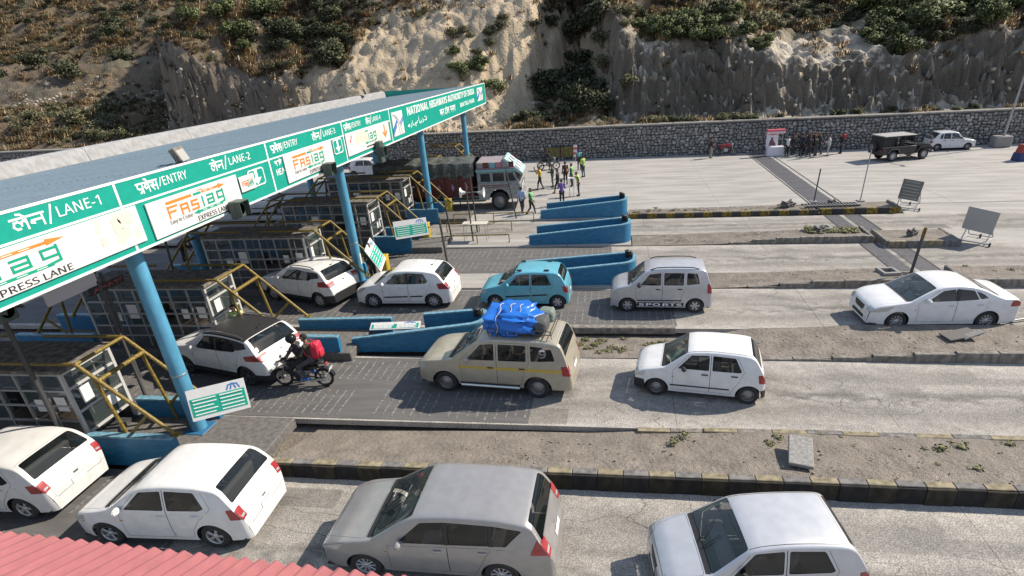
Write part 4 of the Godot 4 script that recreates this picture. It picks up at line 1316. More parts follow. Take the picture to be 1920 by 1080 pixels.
	for q in posts:
		var o := thing("thin_post", q[3], "post", q[0])
		var mb := MB.new()
		mb.tube(Vector3.ZERO, q[1] - q[0], q[2], 8)
		put("shaft", mb.mesh(), iron, o)
		mb = MB.new()
		mb.box(Vector3(0, 0.02, 0), Vector3(0.2, 0.04, 0.2))
		put("foot", mb.mesh(), iron, o)
	# traffic signal heads hung by the fascia
	for q in [[Vector3(-10.0, 5.35, -13.65), "square signal head with green arrow under the LANE-2 board"], [Vector3(-10.0, 5.38, -18.95), "square signal head under the LANE-3 board"], [Vector3(-10.0, 5.2, -23.8), "tall green signal head under the LANE-4 board"], [Vector3(-12.9, 4.35, -9.3), "round hooded signal lamp with green light at the left edge"]]:
		var o := thing("signal_head", q[1], "traffic signal", q[0])
		var mb := MB.new()
		var tall: bool = q[0].z < -20.0
		mb.box(Vector3.ZERO, Vector3(0.22, 0.9 if tall else 0.46, 0.42), Basis.IDENTITY, 0.03)
		put("housing", mb.mesh(), mat("signal_green_case", lin(0.06, 0.08, 0.07), 0.5), o)
		mb = MB.new()
		mb.lathe([Vector2(0.0, 0.0), Vector2(0.15, 0.0), Vector2(0.15, 0.012)], Transform3D(Basis(Vector3.UP, PI / 2), Vector3(0.11, 0, 0)), 18)
		put("lens", mb.mesh(), mat("signal_lens", lin(0.12, 0.3, 0.2), 0.2), o)
		mb = MB.new()
		for i in 14:
			var a0 := PI * i / 14.0
			var a1 := PI * (i + 1) / 14.0
			var e0 := Vector3(0, sin(a0), cos(a0)) * 0.19
			var e1 := Vector3(0, sin(a1), cos(a1)) * 0.19
			var u := Vector3(0.11, 0, 0)
			var w := Vector3(0.34, 0.0, 0)
			mb.quads(e0 + u, e1 + u, e1 + w, e0 + w, e0.normalized(), e1.normalized(), e1.normalized(), e0.normalized())
			mb.quads(e0 * 0.95 + u, e1 * 0.95 + u, e1 * 0.95 + w, e0 * 0.95 + w, -e0.normalized(), -e1.normalized(), -e1.normalized(), -e0.normalized())
		if q[0].x > -12.0:
			mb = MB.new()
			mb.box(Vector3(0.17, 0.22, 0), Vector3(0.16, 0.02, 0.4))
			mb.box(Vector3(0.17, 0.02, 0.2), Vector3(0.14, 0.4, 0.02))
			mb.box(Vector3(0.17, 0.02, -0.2), Vector3(0.14, 0.4, 0.02))
		put("hood", mb.mesh(), mat("signal_green_case", Color.WHITE), o)
		mb = MB.new()
		if q[0].x < -12.0:
			mb.tube(Vector3(-0.1, -4.1, 0), Vector3(-0.1, 0.3, 0), 0.05, 8)
		else:
			mb.tube(Vector3(-0.16, -0.1, 0.1), Vector3(-0.3, 0.3, 0.1), 0.03, 8)
		put("bracket", mb.mesh(), iron, o)
	# green and white notice boards
	var boards := [[Vector3(-9.75, 1.55, -20.85), 0.95, 1.15, 0.30, -0.5, "at the foot of the second column, by the guard"], [Vector3(-9.75, 1.35, -25.3), 1.6, 0.85, 0.5, -0.3, "on the crash frame of the third booth"], [Vector3(-9.4, 1.6, -10.2), 1.25, 0.75, 0.55, -0.3, "under the nearest column, in front of the white crossover"], [Vector3(-7.15, 0.80, -15.8), 1.7, 0.3, 0.05, -0.02, "lying across the top of the chipped blue barrier"]]
	for i in 4:
		var q: Array = boards[i]
		var b := Basis(Vector3.UP, 0.0) * FACE_X * Basis(Vector3.RIGHT, -0.35 if i < 3 else -1.2) * Basis(Vector3(0, 0, 1), q[3])
		if i in [1, 2]: b = Basis(Vector3.UP, q[3]) * Basis(Vector3.RIGHT, -0.35)
		if i == 3: b = Basis(Vector3.RIGHT, -1.1) * Basis(Vector3(0, 0, 1), 0.05)
		var o := thing("notice_board", "white and green notice board " + str(q[5]), "sign", q[0])
		var t := Transform3D(b, Vector3.ZERO)
		var W: float = q[1]
		var H: float = q[2]
		plate(t, Rect2(-W / 2, -H / 2, W, H), 0.03, sheet_mat("sign_board_white", Color.WHITE), o, "board")
		var gt := t * Transform3D(Basis.IDENTITY, Vector3(0, 0, 0.03))
		plate(gt, Rect2(-W * 0.47, -H * 0.38, W * 0.94, H * 0.58), 0.006, mat("notice_green", lin(0.0, 0.33, 0.22), 0.5), o, "green_field")
		var ls := []
		for r in 5:
			for c0 in [0.05, 0.54]:
				var x: float = c0
				while x < c0 + 0.36:
					var e: float = minf(x + rng.randf_range(0.03, 0.1), c0 + 0.4)
					ls.append(V([x, 0.12 + r * 0.12, e, 0.12 + r * 0.12]))
					x = e + 0.025
		strokes(ls, gt * Transform3D(Basis.IDENTITY, Vector3(0, 0, 0.006)), Rect2(-W * 0.42, -H * 0.32, W * 0.84, H * 0.46), 0.026, mat("sign_white", Color.WHITE), o, "print_line")
		strokes([V([0, 0, .3, .8, 1, 1, 1.7, .8, 2, 0]), V([.6, 0, .8, .7]), V([1.4, 0, 1.2, .7])], gt, Rect2(W * 0.18, H * 0.26, W * 0.22, H * 0.16), 0.03, mat("emblem_blue", Color.WHITE), o, "emblem")

func mb_lamp(p: Vector3, where: String) -> void:
	var o := thing("nose_lamp", "black round marker lamp on the blue nose " + where, "lamp", p)
	o.scale = Vector3.ONE * 0.75
	var mb := MB.new()
	mb.lathe([Vector2(0.1, 0.0), Vector2(0.13, 0.04), Vector2(0.13, 0.34), Vector2(0.16, 0.37), Vector2(0.1, 0.42), Vector2(0.0, 0.43)], Transform3D(Basis(Vector3.RIGHT, -PI / 2), Vector3.ZERO), 16)
	put("lamp_body", mb.mesh(), mat("black_plastic", lin(0.02, 0.02, 0.02), 0.45), o)
	mb = MB.new()
	mb.lathe([Vector2(0.0, 0.0), Vector2(0.16, 0.02), Vector2(0.18, 0.2), Vector2(0.12, 0.24), Vector2(0.0, 0.24)], Transform3D(Basis(Vector3.UP, PI / 2), Vector3(0.05, 0.2, 0)), 16)
	put("lamp_hood", mb.mesh(), mat("black_plastic", Color.WHITE), o)

# ---------------------------------------------------------------- earth medians with painted kerbs
func median(label: String, x0: float, x1: float, z0: float, z1: float, near_h: Array, far_h: Array, round_end := 0.0) -> void:
	var mb := MB.new()
	var nx := int((x1 - x0) / 0.2)
	var nzz := 9
	var P := []
	for i in nx + 1:
		var x := lerpf(x0, x1, float(i) / nx)
		var row := []
		for j in nzz + 1:
			var t := float(j) / nzz
			var y := lerpf(lerp_table(near_h, x, 1), lerp_table(far_h, x, 1), t)
			var edge := minf(t, 1.0 - t) * 8.0
			y += (nz.get_noise_2d(x * 0.7, z0 + t * 2.0) * 0.04 + nz.get_noise_2d(x * 3.1, t * 9.0 + z0) * 0.007) * clampf(edge, 0.0, 1.0) - 0.012
			row.append(Vector3(x, y, lerpf(z0, z1, t)))
		P.append(row)
	for i in nx:
		for j in nzz:
			mb.quad(P[i][j], P[i + 1][j], P[i + 1][j + 1], P[i][j + 1])
	structure("median_soil", mb.mesh(), soil_mat(), label)

func kerb(label: String, x0: float, x1: float, zf: float, dep: float, hts: Array, step: float, paint: int, face := 1.0) -> void:
	var o := thing("kerb", label, "")
	tag(o, "", "", "", "structure")
	var y := sheet_mat("kerb_yellow", lin(0.42, 0.29, 0.05), 0.55, 0.85)
	var k := sheet_mat("kerb_black", lin(0.06, 0.058, 0.06), 0.7, 0.85)
	if paint == 3:  # grime plus the shade of the near face, both put into the colour
		y = sheet_mat("kerb_shaded_grimy_yellow", lin(0.052, 0.045, 0.028), 0.5, 0.95)
		k = sheet_mat("kerb_shaded_grimy_black", lin(0.03, 0.028, 0.026), 0.6, 0.95)
	if paint == 2:
		y = sheet_mat("kerb_faded_yellow", lin(0.47, 0.395, 0.24), 0.6, 0.9)
		k = sheet_mat("kerb_faded_grey", lin(0.27, 0.255, 0.24), 0.6, 0.9)
	var g := sheet_mat("kerb_grey", lin(0.33, 0.30, 0.26), 0.6, 0.9)
	var n := int(round((x1 - x0) / step))
	for i in n:
		var xa := x0 + (x1 - x0) * i / n
		var xb := x0 + (x1 - x0) * (i + 1) / n
		var h := lerp_table(hts, (xa + xb) / 2, 1)
		if h < 0.03: continue
		var mb := MB.new()
		mb.box(Vector3((xa + xb) / 2, (h - 0.3) / 2 + rng.randf_range(-0.008, 0.008), zf - face * dep / 2 + rng.randf_range(-0.012, 0.012)), Vector3(xb - xa - 0.003, h + 0.3, dep), Basis(Vector3(0, 0, 1), rng.randf_range(-0.006, 0.006)), 0.01)
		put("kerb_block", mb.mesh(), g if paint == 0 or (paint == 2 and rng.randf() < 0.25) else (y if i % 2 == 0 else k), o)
		if paint == 3:  # faded cap, painted pale above the shade-darkened face
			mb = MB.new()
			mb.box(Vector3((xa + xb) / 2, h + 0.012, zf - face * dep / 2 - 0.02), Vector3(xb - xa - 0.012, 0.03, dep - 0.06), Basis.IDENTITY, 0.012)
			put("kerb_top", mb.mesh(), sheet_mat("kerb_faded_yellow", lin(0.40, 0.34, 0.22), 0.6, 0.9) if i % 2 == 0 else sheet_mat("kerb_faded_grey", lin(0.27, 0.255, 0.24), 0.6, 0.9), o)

func build_medians() -> void:
	for q in [[-22.45, -20.8, "behind the light blue hatchback"], [-27.95, -26.15, "around the folding table"], [-32.95, -30.95, "in front of the truck"]]:
		var mb := MB.new()
		for i in 3:
			mb.box(Vector3(-6.9 + i * 3.1, -0.02, (q[0] + q[1]) / 2), Vector3(3.08, 0.2, q[1] - q[0] - 0.01), Basis.IDENTITY, 0.015)
		structure("island_paving", mb.mesh(), road_mat(), "low concrete island paving " + str(q[2]))
	median("earth median with the lone concrete slab, nearest the camera", -8.0, 44, -9.6, -11.6, [[-8, .36], [44, .40]], [[-8, -.26], [-1, -.12], [1.2, .0], [3, .1], [44, .14]])
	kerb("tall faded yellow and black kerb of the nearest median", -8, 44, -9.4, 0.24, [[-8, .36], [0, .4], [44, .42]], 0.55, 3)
	kerb("low faded kerb on the far side of the nearest median", 0.6, 44, -11.66, 0.16, [[.5, .02], [1.2, .05], [3, .11], [44, .15]], 0.8, 2, -1.0)
	median("earth median between the white hatchback and the light blue one", -4.6, 44, -15.24, -17.3, [[-5, .0], [4, .02], [11, .3], [44, .34]], [[-5, -.3], [2.2, -.3], [5.0, .06], [9, .2], [44, .25]])
	kerb("dark kerb of the median beside the white hatchback", 4.2, 44, -15.2, 0.16, [[4, .0], [5, .06], [11, .33], [44, .36]], 1.1, 0)
	var edge := thing("lane_edge", "pale concrete edge beam of the raised paved lane", "")
	tag(edge, "", "", "", "structure")
	for i in 3:
		var mb := MB.new()
		mb.box(Vector3(-3.15 + i * 2.1, -0.1, -17.42), Vector3(2.09, 0.25, 0.26), Basis.IDENTITY, 0.02)
		put("edge_beam", mb.mesh(), sheet_mat("kerb_grey", Color.WHITE), edge)
	median("earth median behind the white sedan", 1.0, 11.0, -20.85, -22.4, [[1, .0], [4, .02], [9, .3], [11.2, .3]], [[1, .0], [5, .06], [11, .2]])
	kerb("dark kerb of the median behind the white sedan", 4.0, 11.0, -20.8, 0.16, [[4, .0], [9, .3], [11.2, .32]], 1.1, 0)
	median("earth median right of the drain covers, behind the white sedan", 12.9, 44, -20.85, -22.4, [[12, .3], [44, .33]], [[12, .26], [44, .28]])
	kerb("dark kerb right of the drain covers, behind the white sedan", 12.8, 44, -20.8, 0.16, [[12, .32], [44, .35]], 1.1, 0)
	median("earth median with green weeds and a manhole frame", 0.9, 11.6, -26.25, -27.9, [[1, .0], [4.5, .02], [8.5, .28], [12, .3]], [[1, .0], [6, .1], [12, .22]])
	kerb("dark kerb of the median with green weeds", 4.4, 11.75, -26.2, 0.16, [[4.4, .0], [8.5, .3], [12, .32]], 1.05, 0)
	median("short earth island right of the drain covers with the tilted blank sign", 12.2, 15.0, -25.5, -27.3, [[12, .28], [15.2, .3]], [[12, .25], [15.2, .26]])
	kerb("dark kerb with faded yellow end on the short island", 12.1, 15.05, -25.4, 0.16, [[12, .3], [15.2, .32]], 0.75, 2)
	median("weedy earth median behind the striped kerb", 0.8, 10.9, -31.05, -32.85, [[.8, .22], [11, .24]], [[.8, .02], [6, .08], [11, .12]])
	kerb("bright yellow and black striped kerb in front of the weedy median", 0.85, 10.9, -31.0, 0.16, [[.8, .26], [11, .27]], 0.5, 1)
	median("weedy earth island at the end of the striped kerb", 11.0, 14.95, -31.1, -32.8, [[11, .27], [15, .3]], [[11, .16], [15, .2]])
	kerb("yellow and black striped kerb of the end island with the grey sign", 11.0, 15.0, -31.02, 0.16, [[11, .3], [15, .32]], 0.56, 1)
	for q in [[12.9, -21.6, 1.55, "at the gap behind the white sedan"], [11.75, -27.0, 1.7, "of the median with green weeds"], [12.1, -26.4, 1.8, "of the short island"], [15.02, -26.4, 1.8, "at the right of the short island"], [15.0, -31.9, 1.7, "below the grey sign"]]:
		var mb := MB.new()
		mb.box(Vector3(q[0], 0.06, q[1]), Vector3(0.16, 0.5, q[2]), Basis(Vector3.UP, -0.04), 0.03)
		structure("kerb_end", mb.mesh(), sheet_mat("kerb_grey", Color.WHITE), "grey end kerb " + str(q[3]))
	# pebbles and clods on the medians
	var st := MB.new()
	st.ball(Vector3.ZERO, Vector3(0.5, 0.35, 0.5), 3)
	var rr := RandomNumberGenerator.new()
	rr.seed = 12
	var T := []
	for i in 9000:
		var m: Array = [[-4, 40, -9.7, -11.5, .25], [-4, 40, -15.4, -17.1, .12], [2, 30, -21, -22.3, .15], [2, 11.5, -26.4, -27.8, .15], [1, 14.8, -31.2, -32.6, .16]][rr.randi() % 5]
		var x := rr.randf_range(m[0], m[1])
		var t := rr.randf()
		var s := 0.018 + 0.06 * pow(rr.randf(), 4.0)
		var y: float = m[4]
		if m[2] == -9.7: y = lerpf(0.38, lerp_table([[-8, -.26], [-1, -.12], [1.2, .0], [3, .1]], x, 1), t)
		elif m[2] == -15.4: y = lerpf(lerp_table([[-5, .0], [4, .02], [11, .3]], x, 1), lerp_table([[2.2, -.3], [5.0, .06], [9, .2]], x, 1), t)
		elif m[2] == -21.0: y = lerp_table([[1, .0], [4, .03], [10, .25]], x, 1)
		elif m[2] == -26.4: y = lerp_table([[1, .0], [4, .03], [10, .24]], x, 1)
		T.append(Transform3D(Basis(Vector3.UP, rr.randf() * TAU).scaled(Vector3(s, s * 0.8, s * rr.randf_range(0.6, 1.0))), Vector3(x, y, lerpf(m[2], m[3], t))))
	var mm := MultiMesh.new()
	mm.transform_format = MultiMesh.TRANSFORM_3D
	mm.mesh = st.mesh()
	mm.instance_count = T.size()
	for i in T.size():
		mm.set_instance_transform(i, T[i])
	var o := MultiMeshInstance3D.new()
	o.name = "gravel"
	o.multimesh = mm
	o.material_override = mat("pebble", lin(0.22, 0.195, 0.17), 0.9)
	add_child(o, true)
	tag(o, "loose pebbles and clods scattered over the earth medians", "gravel", "", "stuff")
	# weeds on the medians
	var wm := leafy(500, 90, 0.16, Color(0.09, 0.095, 0.04), Color(0.26, 0.25, 0.13), 5, 0.5, 3)
	var W := []
	for i in 700:
		var m: Array = [[1, 40, -10.9, -11.6], [3, 40, -9.7, -11.4], [1, 14.5, -31.6, -32.8], [9.2, 11.4, -27.0, -27.7], [-4, 2, -15.5, -17.2], [12.5, 30, -21.0, -22.3]][rr.randi() % 6]
		var x := rr.randf_range(m[0], m[1])
		var z := rr.randf_range(m[2], m[3])
		if nz.get_noise_2d(x * 0.5, z * 0.9) < 0.12 and m[0] != 9.2: continue
		var y := 0.14
		if z < -20.0 and z > -28.0: y = 0.25
		if z > -12.0: y = lerpf(0.38, 0.08, clampf((-9.6 - z) / 2.0, 0, 1)) if x > 1.0 else lerpf(0.38, -0.1, clampf((-9.6 - z) / 2.0, 0, 1))
		elif z > -18.0: y = lerpf(0.0, -0.3, clampf((-15.3 - z) / 2.0, 0, 1))
		var s := rr.randf_range(0.08, 0.2) * (1.5 if m[0] == 9.2 else 1.0)
		W.append(Transform3D(Basis(Vector3.UP, rr.randf() * TAU).scaled(Vector3(s * 1.4, s * 0.8, s * 1.4)), Vector3(x, y - 0.02, z)))
	mm = MultiMesh.new()
	mm.transform_format = MultiMesh.TRANSFORM_3D
	mm.mesh = wm
	mm.instance_count = W.size()
	for i in W.size():
		mm.set_instance_transform(i, W[i])
	o = MultiMeshInstance3D.new()
	o.name = "median_weeds"
	o.multimesh = mm
	o.material_override = vcol("leaves", 0.75, 0.25)
	add_child(o, true)
	tag(o, "small weeds sprouting from the earth medians", "weeds", "", "stuff")

# ---------------------------------------------------------------- cars
# A body is one skin in two charts: the sides (x along the car, y up) and the top (s along the silhouette, q across, -1..1).
# Windows, doors, lamps and trims are outlines on these charts that the skin is cut along.
class Car:
	var sil := PackedVector2Array()     # silhouette from the front sill over the roof to the rear sill
	var sl := PackedFloat32Array()      # its arc length
	var half := 0.75
	var L := 3.5
	var sill := 0.2
	var belt0 := 0.85
	var belt1 := 0.92
	var roof := 1.45
	var tum := 0.17
	var nose := 0.16
	var tail := 0.10
	var hood_d := 0.07
	var pw := 3.6
	func setup(ctrl: Array) -> void:
		var pts := PackedVector2Array()
		var n := ctrl.size()
		for i in n - 1:
			var p0: Vector2 = ctrl[maxi(i - 1, 0)]
			var p1: Vector2 = ctrl[i]
			var p2: Vector2 = ctrl[i + 1]
			var p3: Vector2 = ctrl[mini(i + 2, n - 1)]
			var d := p1.distance_to(p2)
			var m1 := (p2 - p0) / maxf(p2.distance_to(p0), 1e-4) * d * 0.75
			var m2 := (p3 - p1) / maxf(p3.distance_to(p1), 1e-4) * d * 0.75
			var k := maxi(1, int(ceil(d / 0.045)))
			for j in k:
				var t := float(j) / k
				var t2 := t * t
				var t3 := t2 * t
				pts.append(p1 * (2 * t3 - 3 * t2 + 1) + m1 * (t3 - 2 * t2 + t) + p2 * (3 * t2 - 2 * t3) + m2 * (t3 - t2))
		pts.append(ctrl[n - 1])
		for i in range(1, pts.size()):
			if pts[i].x < pts[i - 1].x + 0.0015:
				pts[i].x = pts[i - 1].x + 0.0015
		sil = pts
		sl.resize(pts.size())
		sl[0] = 0.0
		for i in range(1, pts.size()):
			sl[i] = sl[i - 1] + pts[i].distance_to(pts[i - 1])
	func at_s(s: float) -> Vector2:
		var i := sl.bsearch(s)
		if i <= 0: return sil[0]
		if i >= sl.size(): return sil[sil.size() - 1]
		return sil[i - 1].lerp(sil[i], (s - sl[i - 1]) / maxf(sl[i] - sl[i - 1], 1e-6))
	func top_at(x: float) -> float:
		var lo := 0
		var hi := sil.size() - 1
		if x <= sil[0].x: return sil[0].y
		if x >= sil[hi].x: return sil[hi].y
		while hi - lo > 1:
			var m := (lo + hi) / 2
			if sil[m].x <= x: lo = m
			else: hi = m
		return lerpf(sil[lo].y, sil[hi].y, (x - sil[lo].x) / maxf(sil[hi].x - sil[lo].x, 1e-6))
	func s_of_x(x: float) -> float:
		for i in range(1, sil.size()):
			if sil[i].x >= x:
				return lerpf(sl[i - 1], sl[i], clampf((x - sil[i - 1].x) / maxf(sil[i].x - sil[i - 1].x, 1e-6), 0, 1))
		return sl[sl.size() - 1]
	# arc length where the nose (rear = false) or the tail first reaches height y
	func s_of_y(y: float, rear: bool) -> float:
		var n := sil.size()
		for k in range(1, n):
			var i := n - 1 - k if rear else k
			if sil[i].y >= y:
				var j := i + 1 if rear else i - 1
				var f := (y - sil[j].y) / maxf(sil[i].y - sil[j].y, 1e-6)
				return lerpf(sl[j], sl[i], clampf(f, 0, 1))
		return 0.0
	func belt(x: float) -> float:
		return lerpf(belt0, belt1, clampf(x / L, 0, 1))
	func width(x: float, y: float) -> float:
		var w := half
		var a := maxf(0.0, 1.0 - x / 0.75)
		var b := maxf(0.0, 1.0 - (L - x) / 0.7)
		w *= 1.0 - nose * pow(a, 2.4) - tail * pow(b, 2.4)
		var e := maxf(0.0, 1.0 - minf(x, L - x) / 0.10)
		w *= 1.0 - 0.07 * e * e
		var yb := belt(x)
		if y < yb:
			var u := (yb - y) / maxf(yb - sill, 0.1)
			w *= 0.985 + 0.015 * sin(clampf(u, 0, 1) * PI) - 0.035 * pow(clampf(u, 0, 1.2), 3.0)
		else:
			var u := (y - yb) / maxf(roof - yb, 0.1)
			w *= 0.985 - tum * (0.82 * u + 0.18 * u * u)
		return w
	func drop(x: float) -> float:
		var t := top_at(x)
		var u := clampf((t - belt(x)) / maxf(roof - belt(x), 0.1), 0, 1)
		return minf(lerpf(hood_d, 0.105, u), maxf((t - sill) * 0.45, 0.004))
	func side(p: Vector2, sg: float) -> Vector3:
		return Vector3(p.x, p.y, width(p.x, p.y) * sg)
	func side_n(p: Vector2, sg: float) -> Vector3:
		var dx := (width(p.x + 0.01, p.y) - width(p.x - 0.01, p.y)) / 0.02
		var dy := (width(p.x, p.y + 0.01) - width(p.x, p.y - 0.01)) / 0.02
		return Vector3(-clampf(dx, -3, 3), -dy, sg * 1.0).normalized() if sg > 0 else Vector3(-clampf(dx, -3, 3), -dy, -1.0).normalized()
	func top(p: Vector2) -> Vector3:
		var c := at_s(p.x)
		var d := drop(c.x)
		var sy := c.y - d
		var w := width(c.x, sy)
		var q := clampf(absf(p.y), 0.0, 1.0)
		return Vector3(c.x, sy + d * pow(maxf(0.0, 1.0 - pow(q, pw)), 1.0 / pw), w * q * signf(p.y))
	func top_n(p: Vector2) -> Vector3:
		var q := clampf(p.y, -0.999, 0.999)
		var e := 0.012
		var a := top(Vector2(maxf(p.x - e, 0.0), q))
		var b := top(Vector2(minf(p.x + e, sl[sl.size() - 1]), q))
		var q0 := clampf(q - 0.004, -1, 1)
		var q1 := clampf(q + 0.004, -1, 1)
		var c := top(Vector2(p.x, q0))
		var d := top(Vector2(p.x, q1))
		var n := (d - c).cross(b - a).normalized()
		return n

func clip_emit(car: Car, mb: MB, chart: int, sg: float, poly: PackedVector2Array, lift: float) -> void:
	if poly.size() < 3: return
	var ix: PackedInt32Array
	if poly.size() == 3: ix = PackedInt32Array([0, 1, 2])
	elif poly.size() == 4: ix = PackedInt32Array([0, 1, 2, 0, 2, 3])
	else: ix = Geometry2D.triangulate_polygon(poly)
	var P := []
	var N := []
	for p in poly:
		var n := car.side_n(p, sg) if chart == 0 else car.top_n(p)
		N.append(n)
		P.append((car.side(p, sg) if chart == 0 else car.top(p)) + n * lift)
	for i in range(0, ix.size(), 3):
		mb.tri(P[ix[i]], P[ix[i + 1]], P[ix[i + 2]], N[ix[i]], N[ix[i + 1]], N[ix[i + 2]])

func bounds(poly: PackedVector2Array) -> Rect2:
	var r := Rect2(poly[0], Vector2.ZERO)
	for p in poly: r = r.expand(p)
	return r

# pieces: [called, outline, material, lift, gap, cut]; earlier ones win
func skin(car: Car, root: Node3D, body: MB, chart: int, sg: float, pieces: Array) -> void:
	var cells := []
	var st := PackedFloat32Array()
	if chart == 0:
		var x := 0.0
		var xs := []
		for p in car.sil: xs.append(p.x)
		var last := -1.0
		for v in xs:
			if v - last > 0.035 or v == xs[xs.size() - 1]:
				st.append(v); last = v
		var rows := 11
		for i in st.size() - 1:
			var t0 := car.top_at(st[i]) - car.drop(st[i])
			var t1 := car.top_at(st[i + 1]) - car.drop(st[i + 1])
			if minf(t0, t1) < car.sill + 0.02 and maxf(t0, t1) < car.sill + 0.03: continue
			for j in rows:
				var f0 := float(j) / rows
				var f1 := float(j + 1) / rows
				cells.append(PackedVector2Array([Vector2(st[i], lerpf(car.sill, t0, f0)), Vector2(st[i + 1], lerpf(car.sill, t1, f0)), Vector2(st[i + 1], lerpf(car.sill, t1, f1)), Vector2(st[i], lerpf(car.sill, t0, f1))]))
	else:
		var qs := [-1.0, -0.992, -0.975, -0.95, -0.91, -0.84, -0.7, -0.5, -0.25, 0.0, 0.25, 0.5, 0.7, 0.84, 0.91, 0.95, 0.975, 0.992, 1.0]
		for i in car.sl.size() - 1:
			for j in qs.size() - 1:
				cells.append(PackedVector2Array([Vector2(car.sl[i], qs[j]), Vector2(car.sl[i + 1], qs[j]), Vector2(car.sl[i + 1], qs[j + 1]), Vector2(car.sl[i], qs[j + 1])]))
	var builders := []
	var boxes := []
	var inner := []
	for p in pieces:
		builders.append(MB.new())
		boxes.append(bounds(p[1]).grow(0.002))
		var g: Array = Geometry2D.offset_polygon(p[1], -p[4]) if p[4] > 0 else [p[1]]
		inner.append(g)
	for c in cells:
		var cb := bounds(c)
		var left := [c]
		for k in pieces.size():
			if left.is_empty(): break
			if not cb.intersects(boxes[k]): continue
			var rest := []
			for q in left:
				for g in inner[k]:
					for w in Geometry2D.intersect_polygons(q, g):
						clip_emit(car, builders[k], chart, sg, w, pieces[k][3])
				for w in Geometry2D.clip_polygons(q, pieces[k][1]):
					if not Geometry2D.is_polygon_clockwise(w):
						rest.append(w)
			left = rest
		for q in left:
			clip_emit(car, body, chart, sg, q, 0.0)
	for k in pieces.size():
		if pieces[k][2] != null and builders[k].v.size() > 0:
			put(pieces[k][0], builders[k].mesh(), pieces[k][2], root)

func ccw(a: Array) -> PackedVector2Array:
	var p := PackedVector2Array(V(a))
	if Geometry2D.is_polygon_clockwise(p): p.reverse()
	return p

func soft(p: PackedVector2Array, r: float) -> PackedVector2Array:   # rounds the corners of an outline
	var o := PackedVector2Array()
	var n := p.size()
	for i in n:
		var a := p[(i + n - 1) % n]
		var b := p[i]
		var c := p[(i + 1) % n]
		var ra := minf(r, a.distance_to(b) * 0.4)
		var rc := minf(r, c.distance_to(b) * 0.4)
		var p0 := b + (a - b).normalized() * ra
		var p2 := b + (c - b).normalized() * rc
		for k in 4:
			var t := k / 3.0
			o.append(p0 * (1 - t) * (1 - t) + b * 2 * t * (1 - t) + p2 * t * t)
	return o

func circle(c: Vector2, r: float, k := 26) -> PackedVector2Array:
	var p := PackedVector2Array()
	for i in k: p.append(c + Vector2(cos(TAU * i / k), sin(TAU * i / k)) * r)
	return p

func make_wheel(r: float, w: float, style: int) -> Array:
	var t := MB.new()
	t.lathe([Vector2(r * 0.62, -w / 2), Vector2(r * 0.9, -w / 2), Vector2(r * 0.98, -w * 0.36), Vector2(r, -w * 0.2), Vector2(r, w * 0.2), Vector2(r * 0.98, w * 0.36), Vector2(r * 0.9, w / 2), Vector2(r * 0.62, w / 2), Vector2(r * 0.6, w * 0.3)], Transform3D.IDENTITY, 30)
	var m := MB.new()
	var z := w * 0.42
	m.lathe([Vector2(r * 0.64, w * 0.48), Vector2(r * 0.6, w * 0.5), Vector2(r * 0.57, w * 0.38), Vector2(r * 0.55, w * 0.05)], Transform3D.IDENTITY, 30)
	if style == 0:      # steel wheel with holes
		m.lathe([Vector2(r * 0.56, w * 0.1), Vector2(r * 0.4, w * 0.3), Vector2(r * 0.26, w * 0.34), Vector2(r * 0.2, w * 0.44), Vector2(0.0, w * 0.46)], Transform3D.IDENTITY, 24)
	else:
		m.lathe([Vector2(r * 0.2, w * 0.2), Vector2(r * 0.17, z), Vector2(r * 0.05, z + 0.008), Vector2(0.0, z + 0.008)], Transform3D.IDENTITY, 20)
		var n: int = [0, 6, 8, 10, 5][style]
		for i in n:
			var a := TAU * i / n
			var d := Vector3(cos(a), sin(a), 0)
			var b := Basis(Vector3(-d.y, d.x, 0), Vector3(0, 0, 1), d)
			var wd: float = r * [0.0, 0.26, 0.17, 0.11, 0.2][style]
			m.box(d * r * 0.37 + Vector3(0, 0, z - 0.012), Vector3(wd, 0.03, r * 0.46), b, 0.01)
	var dk := MB.new()
	dk.lathe([Vector2(r * 0.6, w * 0.02), Vector2(0.0, w * 0.02)], Transform3D.IDENTITY, 20)
	return [t.mesh(), m.mesh(), dk.mesh()]

